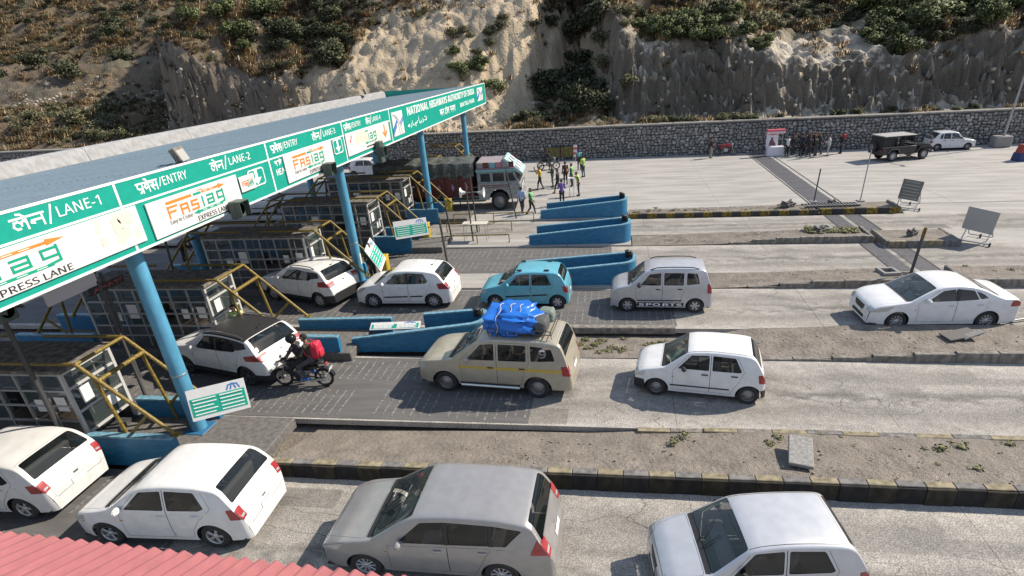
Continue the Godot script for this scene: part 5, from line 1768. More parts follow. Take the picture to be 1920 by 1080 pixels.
func build_car(sp: Dictionary) -> Node3D:
	var c := Car.new()
	c.L = sp.L
	c.half = sp.W * 0.5
	c.roof = sp.H
	c.sill = sp.get("sill", 0.2)
	c.belt0 = sp.belt[0]
	c.belt1 = sp.belt[1]
	c.tum = sp.get("tum", 0.17)
	c.nose = sp.get("nose", 0.15)
	c.tail = sp.get("tail", 0.10)
	c.hood_d = sp.get("hood_d", 0.07)
	c.setup(V(sp.sil))
	var root := thing(sp.called, sp.label, sp.get("cat", "car"), Vector3.ZERO, 0.0, sp.get("group", ""))
	var paint := StandardMaterial3D.new()
	paint.resource_name = "paint_" + str(sp.called)
	paint.albedo_color = sp.color
	paint.roughness = sp.get("rough", 0.34)
	paint.metallic = sp.get("metal", 0.0)
	paint.clearcoat_enabled = true
	paint.clearcoat = 0.6
	paint.clearcoat_roughness = 0.08
	paint.albedo_texture = tex("dust", 41, 0.012, 0.93, 1.0, 5)
	paint.uv1_triplanar = true
	paint.uv1_scale = Vector3(0.5, 0.5, 0.5)
	var glass := mat("car_glass", Color(0.10, 0.125, 0.125, 0.5), 0.03)
	glass.transparency = BaseMaterial3D.TRANSPARENCY_ALPHA
	var shield := mat("car_windscreen", Color(0.28, 0.34, 0.33, 0.30), 0.03)
	shield.transparency = BaseMaterial3D.TRANSPARENCY_ALPHA
	var black := mat("car_trim", lin(0.022, 0.022, 0.024), 0.5)
	var dark := mat("car_inside", lin(0.03, 0.03, 0.032), 0.85)
	var red := mat("lamp_red", lin(0.30, 0.01, 0.016), 0.1)
	red.clearcoat_enabled = true
	var clear := mat("lamp_clear", lin(0.46, 0.47, 0.47), 0.08, 0.35)
	clear.clearcoat_enabled = true
	var chrome := mat("chrome", lin(0.6, 0.6, 0.6), 0.18, 0.9)
	var low: Material = black if sp.get("dark_bumpers", false) else paint
	var R: float = sp.wheel
	var wx: Array = sp.axles
	var body := MB.new()
	# side pieces
	for sg in [1.0, -1.0]:
		var pc := []
		for k in 2:
			pc.append(["arch", circle(Vector2(wx[k], R * 0.98), R + sp.get("arch", 0.055)), null, 0.0, 0.0])
		for w in sp.windows:
			pc.append(["side_window", soft(ccw(w), 0.035), glass, -0.006, 0.012])
		if sp.has("trim_side"):
			for w in sp.trim_side:
				pc.append(["side_trim", ccw(w), black, 0.012, 0.0])
		for w in sp.get("cladding", []):
			pc.append(["cladding", ccw(w), black, 0.01, 0.0])
		for w in sp.get("stripes", []):
			pc.append(["stripe", ccw(w[0]), w[1], 0.002, 0.0])
		pc.append(["tail_lamp", soft(ccw(sp.tail_lamp), 0.02), red, 0.008, 0.0])
		pc.append(["head_lamp", soft(ccw(sp.head_lamp), 0.02), clear, 0.006, 0.0])
		for w in sp.get("black_side", []):
			pc.append(["pillar_trim", ccw(w), black, 0.001, 0.0])
		for w in sp.doors:
			pc.append(["door", soft(ccw(w), 0.03), paint, 0.0, 0.007])
		for w in sp.get("bumper_side", []):
			pc.append(["bumper", ccw(w), low, 0.004, 0.003])
		skin(c, root, body, 0, sg, pc)
	# top pieces
	var tp := []
	var s0 := c.s_of_x(sp.screen[0])
	var s1 := c.s_of_x(sp.screen[1])
	var ctop: float = sp.get("cut", 0.9)
	tp.append(["windscreen", soft(ccw([s0, -0.93, s1, -ctop, s1, ctop, s0, 0.93]), 0.05), shield, -0.006, 0.012])
	var r0 := c.s_of_x(sp.back[0])
	var r1 := c.s_of_x(sp.back[1])
	tp.append(["rear_window", soft(ccw([r0, -0.84, r1, -0.88, r1, 0.88, r0, 0.84]), 0.06), glass, -0.006, 0.012])
	tp.append(["cowl", ccw([s0 - 0.09, -0.9, s0, -0.93, s0, 0.93, s0 - 0.09, 0.9]), black, -0.004, 0.0])
	var g0 := c.s_of_y(sp.grille[0], false)
	var g1 := c.s_of_y(sp.grille[1], false)
	var gw: float = sp.grille[2]
	tp.append(["grille", soft(ccw([g0, -gw * 0.8, g1, -gw, g1, gw, g0, gw * 0.8]), 0.03), black, -0.004, 0.003])
	var i0 := c.s_of_y(sp.get("intake", [0.24, 0.4])[0], false)
	var i1 := c.s_of_y(sp.get("intake", [0.24, 0.4])[1], false)
	tp.append(["front_plate", ccw([c.s_of_y(0.4, false), -0.28, c.s_of_y(0.51, false), -0.28, c.s_of_y(0.51, false), 0.28, c.s_of_y(0.4, false), 0.28]), mat("plate_white", lin(0.7, 0.7, 0.68), 0.5), 0.014, 0.0])
	tp.append(["intake", soft(ccw([i0, -0.62, i1, -0.6, i1, 0.6, i0, 0.62]), 0.03), black, -0.003, 0.0])
	for sg in [-1.0, 1.0]:
		var h0 := c.s_of_y(sp.head_top[0], false)
		var h1 := c.s_of_y(sp.head_top[1], false) if sp.head_top[1] < 0.68 else c.s_of_y(sp.head_top[1], false)
		tp.append(["head_lamp", soft(ccw([h0, sg * 0.66, h1, sg * 0.72, h1 + 0.03, sg * 0.998, h0, sg * 0.998]), 0.02), clear, 0.006, 0.002])
		var t0 := c.s_of_y(sp.tail_top[0], true)
		var t1 := c.s_of_y(sp.tail_top[1], true)
		var tq: float = sp.get("tail_q", 0.78)
		tp.append(["reverse_lamp", soft(ccw([lerpf(t0, t1, 0.62), sg * (tq + 0.05), lerpf(t0, t1, 0.82), sg * (tq + 0.06), lerpf(t0, t1, 0.82), sg * 0.97, lerpf(t0, t1, 0.62), sg * 0.97]), 0.01), clear, 0.008, 0.002])
		tp.append(["tail_lamp", soft(ccw([t0, sg * tq, t1, sg * (tq + 0.04), t1, sg * 0.998, t0, sg * 0.998]), 0.02), red, 0.008, 0.002])
	var p0 := c.s_of_y(sp.get("plate_y", 0.62), true)
	tp.append(["rear_plate", ccw([p0, -0.26, p0 + 0.12, -0.26, p0 + 0.12, 0.26, p0, 0.26]), mat("plate_white", Color.WHITE), 0.012, 0.0])
	if sp.has("roof_black"):
		tp.append(["black_roof", ccw([s1 + 0.02, -0.985, r0 - 0.03, -0.985, r0 - 0.03, 0.985, s1 + 0.02, 0.985]), mat("black_roof", lin(0.03, 0.03, 0.032), 0.4), 0.001, 0.0])
	var b0 := c.s_of_x(sp.get("bonnet_x", 0.1))
	tp.append(["bonnet", soft(ccw([b0, -0.8, s0 - 0.11, -0.93, s0 - 0.11, 0.93, b0, 0.8]), 0.08), paint, 0.0, 0.007])
	var ht := r1 + 0.012 if sp.has("hatch_q") else r0 - 0.05
	var hb := c.s_of_y(sp.get("hatch_y", 0.5), true)
	tp.append(["tailgate", soft(ccw([ht, -sp.get("hatch_q", 0.9), hb, -sp.get("hatch_q", 0.86), hb, sp.get("hatch_q", 0.86), ht, sp.get("hatch_q", 0.9)]), 0.05), paint, 0.0, 0.006])
	var f1 := c.s_of_y(sp.get("bumper_y", [0.52, 0.55])[0], false)
	var e1 := c.s_of_y(sp.get("bumper_y", [0.52, 0.55])[1], true)
	tp.append(["bumper", ccw([0.0, -1.0, f1, -1.0, f1, 1.0, 0.0, 1.0]), low, 0.004, 0.003])
	tp.append(["bumper", ccw([e1, -1.0, c.sl[c.sl.size() - 1], -1.0, c.sl[c.sl.size() - 1], 1.0, e1, 1.0]), low if not sp.has("cladding") else black, 0.004, 0.003])
	skin(c, root, body, 1, 1.0, tp)
	put("body", body.mesh(), paint, root)
	# underside, wheel wells and cabin
	var mb := MB.new()
	mb.box(Vector3(c.L / 2, c.sill + 0.01, 0), Vector3(c.L - 0.2, 0.04, sp.W * 0.9))
	for k in 2:
		for sg in [1.0, -1.0]:
			mb.box(Vector3(wx[k], R + 0.02, sg * (c.half - 0.30)), Vector3(R * 2.3, R * 1.6, 0.02))
	put("underbody", mb.mesh(), dark, root)
	mb = MB.new()
	var sx: float = sp.screen[0]
	var fl := c.sill + 0.15
	mb.box(Vector3(sx + 0.38, fl + 0.28, 0), Vector3(0.3, 0.5, sp.W * 0.8), Basis.IDENTITY, 0.05)
	for sg in [1.0, -1.0]:
		mb.box(Vector3(sx + 1.08, fl + 0.18, sg * c.half * 0.46), Vector3(0.48, 0.2, c.half * 0.62), Basis.IDENTITY, 0.05)
		mb.box(Vector3(sx + 1.34, fl + 0.5, sg * c.half * 0.46), Vector3(0.14, 0.62, c.half * 0.6), Basis(Vector3(0, 0, 1), -0.22), 0.05)
		mb.box(Vector3(sx + 1.43, fl + 0.88, sg * c.half * 0.46), Vector3(0.08, 0.17, 0.24), Basis.IDENTITY, 0.03)
	mb.box(Vector3(sx + 1.95, fl + 0.2, 0), Vector3(0.5, 0.22, sp.W * 0.72), Basis.IDENTITY, 0.05)
	mb.box(Vector3(sx + 2.25, fl + 0.5, 0), Vector3(0.14, 0.6, sp.W * 0.7), Basis(Vector3(0, 0, 1), -0.2), 0.05)
	put("seats", mb.mesh(), mat(sp.get("seat", "seat_grey"), lin(0.13, 0.125, 0.12), 0.85), root)
	mb = MB.new()
	for i in 14:
		var a0 := TAU * i / 14.0
		var a1 := TAU * (i + 1) / 14.0
		var b := Basis(Vector3(0, 0, 1), 0.4)
		mb.tube(Vector3(sx + 0.66, fl + 0.58, -c.half * 0.46) + b * Vector3(0, cos(a0), sin(a0)) * 0.18, Vector3(sx + 0.66, fl + 0.58, -c.half * 0.46) + b * Vector3(0, cos(a1), sin(a1)) * 0.18, 0.016, 5)
	put("steering_wheel", mb.mesh(), dark, root)
	# wheels
	var ws := make_wheel(R, sp.get("tyre_w", 0.17), sp.get("rim", 1))
	var tyre := mat("tyre", lin(0.022, 0.022, 0.023), 0.8)
	var rim: Material = mat("rim_silver", lin(0.45, 0.45, 0.46), 0.3, 0.6) if sp.get("rim_m", 0) == 0 else (mat("rim_dark", lin(0.1, 0.1, 0.105), 0.35, 0.6) if sp.rim_m == 1 else mat("rim_steel", lin(0.25, 0.25, 0.25), 0.45, 0.5))
	for k in 2:
		for sg in [1.0, -1.0]:
			var b := Basis.IDENTITY if sg > 0 else Basis(Vector3.UP, PI)
			var wn := put("wheel", ws[0], tyre, root, Transform3D(b, Vector3(wx[k], R, sg * (c.half - sp.get("tyre_w", 0.17) * 0.5 - 0.035))))
			put("rim", ws[1], rim, wn)
			put("brake_disc", ws[2], dark, wn)
	# mirrors, handles, wipers
	var mx: float = sx + sp.get("mirror_dx", 0.32)
	for sg in [1.0, -1.0]:
		mb = MB.new()
		var y := c.belt(mx) + 0.09
		var w := c.width(mx, y)
		mb.box(Vector3(mx, y, sg * (w + 0.11)), Vector3(0.12, 0.13, 0.19), Basis(Vector3.UP, 0.2 * sg), 0.04)
		mb.bar(Vector3(mx + 0.03, y - 0.05, sg * (w - 0.02)), Vector3(mx, y - 0.03, sg * (w + 0.08)), 0.05, 0.04)
		put("mirror", mb.mesh(), black if sp.get("black_mirrors", false) else paint, root)
		for hx in sp.handles:
			mb = MB.new()
			var hy: float = c.belt(hx) - sp.get("handle_dy", 0.1)
			mb.box(Vector3(hx, hy, sg * (c.width(hx, hy) + 0.016)), Vector3(0.17, 0.032, 0.03), Basis.IDENTITY, 0.01)
			put("door_handle", mb.mesh(), black if sp.get("black_handles", false) else (chrome if sp.get("chrome_handles", false) else paint), root)
		mb = MB.new()
		var a := c.top(Vector2(s0 - 0.03, 0.1 * sg + 0.12))
		var bq := c.top(Vector2(lerpf(s0, s1, 0.5), -0.35 + 0.5 * (sg * 0.5 + 0.5)))
		mb.tube(a + Vector3(0, 0.015, 0), bq + Vector3(-0.012, 0.015, 0), 0.009, 5)
		put("wiper", mb.mesh(), black, root)
	if sp.has("rails"):
		for sg in [1.0, -1.0]:
			mb = MB.new()
			var pts := []
			for i in 9:
				var f := i / 8.0
				var x := lerpf(sp.rails[0], sp.rails[1], f)
				var q := c.top(Vector2(c.s_of_x(x), 0.9 * sg))
				pts.append(q + Vector3(0, 0.012 + (0.045 if i > 0 and i < 8 else 0.0), 0))
			mb.path(pts, 0.018, 6)
			put("roof_rail", mb.mesh(), black if sp.get("black_rails", true) else chrome, root)
	if sp.has("antenna"):
		mb = MB.new()
		var q := c.top(Vector2(c.s_of_x(sp.antenna), 0.0))
		mb.box(q + Vector3(0, 0.01, 0), Vector3(0.09, 0.03, 0.05), Basis.IDENTITY, 0.01)
		mb.tube(q, q + Vector3(0.22, 0.2, 0), 0.006, 5)
		put("antenna", mb.mesh(), black, root)
	if sp.has("roof_lines"):
		for sg in [1.0, -1.0]:
			mb = MB.new()
			var pts := []
			for i in 12:
				pts.append(c.top(Vector2(lerpf(s1 + 0.02, r0 - 0.05, i / 11.0), 0.9 * sg)) + Vector3(0, 0.001, 0))
			mb.path(pts, 0.007, 4)
			put("roof_gutter", mb.mesh(), mat("gutter_grey", lin(0.12, 0.12, 0.12), 0.6), root)
	# fuel flap, rear badge, high brake lamp
	for q in [["rear_badge", 0.0, 0.13, chrome, 0.12, 0.035]]:
		var bp := c.top(Vector2(p0 - 0.1, q[1]))
		slab_box(root, q[0], q[3], bp + Vector3(0.004, 0, 0), Vector3(0.02, q[5] * 1.6, q[4]), 0.006)
	var fx: float = wx[1] + R + 0.02
	if fx < c.L - 0.25:
		slab_box(root, "fuel_flap", paint, Vector3(wx[1] + 0.05, c.belt(wx[1]) - 0.1, c.width(wx[1], c.belt(wx[1]) - 0.1) - 0.002), Vector3(0.16, 0.15, 0.012), 0.01)
	for sg in [1.0, -1.0]:
		slab_box(root, "side_blinker", mat("lamp_amber", lin(0.6, 0.22, 0.02), 0.3), Vector3(wx[0] + R + 0.16, c.belt(wx[0]) - 0.2, sg * (c.width(wx[0] + R + 0.16, c.belt(wx[0]) - 0.2) + 0.004)), Vector3(0.06, 0.025, 0.012), 0.004)
	root.set_meta("mid", (wx[0] + wx[1]) / 2.0)
	root.set_meta("halfw", c.half)
	return root

# sets a car so that the point midway between its near wheels stands at p; turned right round when it drives the other way
func park(o: Node3D, p: Vector3, yaw: float, away := false, k := 1.0) -> void:
	var b := Basis(Vector3.UP, deg_to_rad(yaw) + (PI if away else 0.0)).scaled(Vector3(k, k * (0.94 if k < 1.0 else 1.0), k))
	var hw: float = o.get_meta("halfw")
	var local := Vector3(o.get_meta("mid"), 0, (-(hw - 0.08)) if away else (hw - 0.08))
	o.remove_meta("mid")
	o.remove_meta("halfw")
	o.basis = b
	o.position = p - b * local
	o.position.y = 0.004

func hatch(called: String, label: String, color: Color, o: Dictionary) -> Node3D:
	# a small five-door hatchback, the common kind in this queue
	var sp := {"called": called, "label": label, "color": color, "L": 3.42, "W": 1.48, "H": 1.46, "belt": [0.86, 0.95], "wheel": 0.268, "axles": [0.64, 3.0],
		"sil": [0.03, 0.2, 0.0, 0.36, 0.02, 0.56, 0.09, 0.7, 0.3, 0.82, 0.72, 0.93, 0.86, 0.97, 1.12, 1.16, 1.42, 1.375, 1.62, 1.43, 2.1, 1.46, 2.7, 1.44, 3.0, 1.40, 3.12, 1.32, 3.28, 1.05, 3.36, 0.86, 3.41, 0.66, 3.42, 0.45, 3.39, 0.2],
		"screen": [0.84, 1.42], "back": [3.03, 3.27],
		"windows": [[1.18, 0.93, 1.52, 1.31, 1.98, 1.34, 1.98, 0.93], [2.06, 0.935, 2.06, 1.34, 2.62, 1.32, 2.8, 0.97, 2.74, 0.94]],
		"doors": [[1.06, 0.27, 1.06, 0.87, 1.5, 1.36, 2.02, 1.385, 2.02, 0.27], [2.02, 0.27, 2.02, 1.385, 2.66, 1.37, 2.86, 0.96, 2.74, 0.66, 2.6, 0.4, 2.55, 0.27]],
		"tail_lamp": [3.24, 0.66, 3.2, 0.9, 3.45, 0.92, 3.45, 0.64], "head_lamp": [0.0, 0.58, 0.0, 0.74, 0.34, 0.79, 0.3, 0.62],
		"head_top": [0.57, 0.74], "tail_top": [0.9, 0.64], "grille": [0.55, 0.66, 0.4], "handles": [1.88, 2.62], "bonnet_x": 0.1}
	sp.merge(o, true)
	return build_car(sp)

func build_cars() -> void:
	var white := lin(0.74, 0.74, 0.73)
	# white hatchback with black bumpers, in the second lane
	var a := hatch("white_hatchback", "plain white hatchback with black front bumper behind the beige jeep-wagon", white, {"L": 3.395, "dark_bumpers": true, "rim": 0, "rim_m": 2, "black_handles": true, "black_mirrors": true, "roof_lines": true, "grille": [0.5, 0.62, 0.5], "mirror_dx": 0.5,
		"bumper_y": [0.5, 0.44], "bumper_side": [[0.0, 0.15, 0.0, 0.5, 0.3, 0.5, 0.34, 0.3, 0.34, 0.15], [3.28, 0.15, 3.28, 0.44, 3.45, 0.44, 3.45, 0.15]], "trim_side": [[1.0, 0.40, 1.0, 0.435, 2.52, 0.435, 2.52, 0.40]]})
	park(a, Vector3(2.33, 0, -13.06), -8.5)
	# silver hatchback at the lower right
	a = hatch("silver_hatchback", "silver white hatchback with black mirrors, cut by the bottom edge at right", lin(0.56, 0.57, 0.59), {"L": 3.5, "metal": 0.35, "dark_bumpers": false, "black_handles": true, "black_mirrors": true, "roof_lines": true, "rim": 0, "rim_m": 2, "mirror_dx": 0.5})
	park(a, Vector3(2.55, 0, -6.72), 6.5)
	# light blue hatchback
	a = hatch("light_blue_hatchback", "light blue hatchback with black side strips and small roof racks in the queue", lin(0.13, 0.42, 0.53), {"rough": 0.3, "rim": 1, "black_mirrors": false, "H": 1.475, "trim_side": [[1.05, 0.46, 1.05, 0.51, 1.98, 0.56, 1.98, 0.51], [2.05, 0.515, 2.05, 0.565, 2.62, 0.60, 2.62, 0.55]], "nose": 0.13})
	var rk := MB.new()
	for x in [1.6, 2.62]:
		for sg in [-1, 1]:
			rk.box(Vector3(x, 1.455, sg * 0.5), Vector3(0.2, 0.05, 0.09), Basis.IDENTITY, 0.02)
	put("rack_mount", rk.mesh(), mat("car_trim"), a)
	park(a, Vector3(-3.25, 0, -18.98), -1.2)
	# white compact with rear spoiler
	a = hatch("white_compact", "white rounded hatchback with black side strips, behind the white crossover in the second lane", white, {"L": 3.85, "W": 1.69, "H": 1.53, "belt": [0.9, 1.02], "wheel": 0.3, "axles": [0.72, 3.15],
		"sil": [0.03, 0.2, 0.0, 0.38, 0.02, 0.6, 0.1, 0.76, 0.34, 0.9, 0.82, 1.0, 0.96, 1.04, 1.26, 1.25, 1.6, 1.46, 1.82, 1.51, 2.3, 1.53, 2.85, 1.50, 3.25, 1.44, 3.4, 1.36, 3.58, 1.14, 3.7, 0.98, 3.82, 0.78, 3.85, 0.5, 3.8, 0.2],
		"screen": [0.92, 1.58], "back": [3.28, 3.62], "windows": [[1.3, 1.0, 1.7, 1.37, 2.16, 1.41, 2.16, 1.0], [2.24, 1.0, 2.24, 1.41, 2.85, 1.38, 3.02, 1.1, 2.9, 1.02]],
		"black_side": [[2.15, 1.0, 2.15, 1.41, 2.25, 1.41, 2.25, 1.0]], "doors": [[1.16, 0.28, 1.16, 0.93, 1.66, 1.42, 2.2, 1.455, 2.2, 0.28], [2.2, 0.28, 2.2, 1.455, 2.92, 1.43, 3.12, 1.05, 2.95, 0.72, 2.8, 0.45, 2.72, 0.28]],
		"tail_lamp": [3.42, 0.8, 3.36, 1.02, 3.9, 1.06, 3.9, 0.78], "head_lamp": [0.0, 0.6, 0.1, 0.8, 0.55, 0.88, 0.3, 0.66], "head_top": [0.62, 0.84], "tail_top": [1.04, 0.8], "handles": [2.05, 2.8], "antenna": 3.0, "rim": 2, "tyre_w": 0.19,
		"trim_side": [[1.2, 0.45, 1.2, 0.5, 2.15, 0.52, 2.15, 0.47], [2.25, 0.475, 2.25, 0.525, 2.75, 0.54, 2.75, 0.49]], "plate_y": 0.7})
	park(a, Vector3(-8.07, 0, -19.0), 0.0)
	# tall silver hatchback with SPORTS sill stickers
	a = hatch("tall_silver_hatchback", "tall boxy silver hatchback with SPORTS sticker on its sill and black roof rails", lin(0.52, 0.53, 0.56), {"L": 3.6, "W": 1.475, "H": 1.66, "metal": 0.35, "belt": [0.97, 1.04], "axles": [0.66, 3.02], "wheel": 0.272, "tum": 0.13,
		"sil": [0.03, 0.22, 0.0, 0.4, 0.02, 0.62, 0.08, 0.8, 0.3, 0.96, 0.62, 1.05, 0.76, 1.1, 1.0, 1.32, 1.24, 1.53, 1.45, 1.61, 1.9, 1.65, 2.6, 1.66, 3.2, 1.63, 3.33, 1.58, 3.44, 1.3, 3.52, 1.05, 3.58, 0.8, 3.6, 0.5, 3.57, 0.22],
		"screen": [0.74, 1.24], "back": [3.35, 3.5], "windows": [[1.1, 1.05, 1.42, 1.45, 1.82, 1.50, 1.82, 1.05], [1.92, 1.055, 1.92, 1.5, 2.6, 1.5, 2.6, 1.06], [2.7, 1.07, 2.7, 1.5, 3.05, 1.48, 3.14, 1.12]],
		"doors": [[0.95, 0.3, 0.95, 1.0, 1.38, 1.51, 1.87, 1.545, 1.87, 0.3], [1.87, 0.3, 1.87, 1.545, 2.65, 1.545, 2.66, 0.95, 2.5, 0.5, 2.45, 0.3]],
		"stripes": [[[1.0, 0.25, 1.0, 0.40, 2.62, 0.40, 2.62, 0.25], mat("sticker_black", lin(0.02, 0.02, 0.02), 0.4)]],
		"trim_side": [[1.0, 0.46, 1.0, 0.50, 2.55, 0.50, 2.55, 0.46]], "tail_lamp": [3.42, 0.75, 3.4, 1.1, 3.66, 1.1, 3.66, 0.75], "head_lamp": [0.0, 0.62, 0.0, 0.84, 0.25, 0.9, 0.3, 0.66], "head_top": [0.62, 0.86], "tail_top": [1.08, 0.76], "tail_q": 0.86,
		"rails": [1.45, 3.1], "black_handles": true, "black_mirrors": true, "handles": [1.72, 2.48], "rim": 1, "grille": [0.66, 0.78, 0.45]})
	text("SPORTS", Transform3D(Basis.IDENTITY, Vector3(0, 0, 0.733)), Rect2(1.06, 0.275, 1.5, 0.10), mat("sign_white"), a)
	park(a, Vector3(1.68, 0, -18.63), -1.9)
	# white sedan
	a = build_car({"called": "white_sedan", "label": "white four-door sedan waiting alone at the right end of the second lane", "color": white, "L": 4.49, "W": 1.73, "H": 1.48, "belt": [0.9, 1.0], "wheel": 0.31, "axles": [0.88, 3.53], "tyre_w": 0.19,
		"sil": [0.04, 0.2, 0.0, 0.38, 0.02, 0.58, 0.12, 0.74, 0.45, 0.88, 1.05, 0.98, 1.2, 1.01, 1.55, 1.21, 1.92, 1.4, 2.15, 1.46, 2.6, 1.48, 3.0, 1.44, 3.3, 1.35, 3.7, 1.16, 3.9, 1.09, 4.25, 1.06, 4.36, 1.02, 4.46, 0.85, 4.49, 0.55, 4.45, 0.2],
		"screen": [1.16, 1.92], "back": [3.2, 3.78], "windows": [[1.66, 0.98, 2.1, 1.31, 2.5, 1.36, 2.5, 1.0], [2.58, 1.0, 2.58, 1.36, 3.0, 1.31, 3.16, 1.04], [3.2, 1.05, 3.05, 1.29, 3.28, 1.2, 3.42, 1.08]],
		"black_side": [[2.49, 1.0, 2.49, 1.36, 2.59, 1.36, 2.59, 1.0]], "doors": [[1.45, 0.3, 1.42, 0.92, 2.05, 1.36, 2.54, 1.41, 2.54, 0.3], [2.54, 0.3, 2.54, 1.41, 3.06, 1.36, 3.46, 1.02, 3.4, 0.7, 3.2, 0.5, 3.12, 0.3]],
		"tail_lamp": [4.1, 0.8, 4.14, 0.98, 4.55, 1.02, 4.55, 0.78], "head_lamp": [0.0, 0.58, 0.1, 0.72, 0.72, 0.84, 0.55, 0.68], "head_top": [0.6, 0.76], "tail_top": [0.98, 0.8], "grille": [0.5, 0.68, 0.5], "intake": [0.26, 0.38], "handles": [2.38, 3.22], "bonnet_x": 0.16, "rim": 3, "nose": 0.2, "tail": 0.14, "plate_y": 0.75, "hatch_y": 0.62, "chrome_handles": true, "mirror_dx": 0.5})
	park(a, Vector3(10.28, 0, -17.35), 1.6)
	# white crossover with a black roof
	var cross := {"called": "two_tone_crossover", "label": "white crossover with black roof beside the nearest blue column", "color": white, "L": 4.27, "W": 1.78, "H": 1.63, "belt": [1.0, 1.12], "wheel": 0.335, "axles": [0.86, 3.45], "tyre_w": 0.21, "sill": 0.26,
		"sil": [0.04, 0.26, 0.0, 0.45, 0.02, 0.72, 0.12, 0.9, 0.45, 1.02, 1.0, 1.1, 1.16, 1.14, 1.5, 1.36, 1.86, 1.56, 2.1, 1.61, 2.6, 1.63, 3.2, 1.6, 3.62, 1.54, 3.78, 1.46, 4.0, 1.2, 4.1, 1.06, 4.22, 0.9, 4.27, 0.6, 4.22, 0.26],
		"screen": [1.12, 1.86], "back": [3.66, 4.03], "windows": [[1.56, 1.08, 1.98, 1.47, 2.4, 1.5, 2.4, 1.1], [2.48, 1.1, 2.48, 1.5, 3.1, 1.46, 3.28, 1.22, 3.16, 1.14]],
		"black_side": [[2.39, 1.1, 2.39, 1.5, 2.5, 1.5, 2.5, 1.1], [3.1, 1.46, 3.3, 1.2, 3.7, 1.3, 3.6, 1.47], [1.98, 1.47, 2.4, 1.5, 3.1, 1.46, 3.6, 1.47, 3.6, 1.53, 2.4, 1.57, 1.9, 1.53]], "doors": [[1.4, 0.36, 1.38, 1.0, 1.94, 1.52, 2.44, 1.55, 2.44, 0.36], [2.44, 0.36, 2.44, 1.55, 3.14, 1.51, 3.36, 1.12, 3.2, 0.8, 3.1, 0.52, 3.05, 0.36]],
		"cladding": [[0.0, 0.2, 0.0, 0.4, 0.4, 0.42, 1.3, 0.42, 3.0, 0.42, 3.95, 0.46, 4.3, 0.46, 4.3, 0.2]], "tail_lamp": [3.6, 0.9, 3.55, 1.05, 4.3, 1.2, 4.3, 0.96], "head_lamp": [0.0, 0.74, 0.1, 0.86, 0.6, 0.98, 0.45, 0.8], "head_top": [0.74, 0.9], "tail_top": [1.12, 0.95], "tail_q": 0.6, "grille": [0.55, 0.78, 0.5], "handles": [2.26, 2.98], "handle_dy": 0.14, "bonnet_x": 0.16, "rim": 4, "rim_m": 1, "rails": [2.05, 3.5], "black_rails": false, "roof_black": true, "antenna": 3.4, "plate_y": 0.92, "hatch_y": 0.62, "bumper_y": [0.5, 0.56], "arch": 0.06, "mirror_dx": 0.45}
	a = build_car(cross)
	park(a, Vector3(-12.2, 0, -13.6), -14.3)
	# plain white crossover in the second lane
	var x2 := cross.duplicate(true)
	x2.merge({"called": "white_crossover", "label": "plain white crossover with black roof rails at the second booth", "L": 4.0, "H": 1.62, "rim": 1, "rim_m": 0, "black_rails": true, "axles": [0.78, 3.3], "wheel": 0.33}, true)
	x2.erase("roof_black")
	x2.sil = [0.04, 0.26, 0.0, 0.45, 0.02, 0.72, 0.12, 0.92, 0.4, 1.03, 0.92, 1.1, 1.06, 1.14, 1.4, 1.36, 1.76, 1.55, 2.0, 1.6, 2.5, 1.62, 3.05, 1.6, 3.42, 1.54, 3.56, 1.46, 3.78, 1.2, 3.88, 1.06, 3.96, 0.9, 4.0, 0.6, 3.95, 0.26]
	x2.screen = [1.02, 1.76]
	x2.back = [3.46, 3.81]
	x2.windows = [[1.46, 1.08, 1.88, 1.47, 2.3, 1.5, 2.3, 1.1], [2.38, 1.1, 2.38, 1.5, 2.95, 1.46, 3.1, 1.22, 3.0, 1.14]]
	x2.black_side = [[2.29, 1.1, 2.29, 1.5, 2.4, 1.5, 2.4, 1.1], [2.94, 1.46, 3.1, 1.2, 3.5, 1.28, 3.42, 1.47]]
	x2.doors = [[1.3, 0.36, 1.28, 1.0, 1.84, 1.52, 2.34, 1.55, 2.34, 0.36], [2.34, 0.36, 2.34, 1.55, 2.98, 1.51, 3.18, 1.12, 3.05, 0.8, 2.95, 0.52, 2.9, 0.36]]
	x2.cladding = [[0.0, 0.2, 0.0, 0.4, 0.4, 0.42, 1.3, 0.42, 2.9, 0.42, 3.7, 0.56, 4.05, 0.6, 4.05, 0.2]]
	x2.tail_lamp = [3.4, 0.92, 3.42, 1.12, 4.05, 1.2, 4.05, 0.94]
	x2.rails = [1.95, 3.2]
	x2.handles = [2.14, 2.84]
	x2.bumper_y = [0.5, 0.62]
	a = build_car(x2)
	park(a, Vector3(-12.7, 0, -19.37), -17.5)
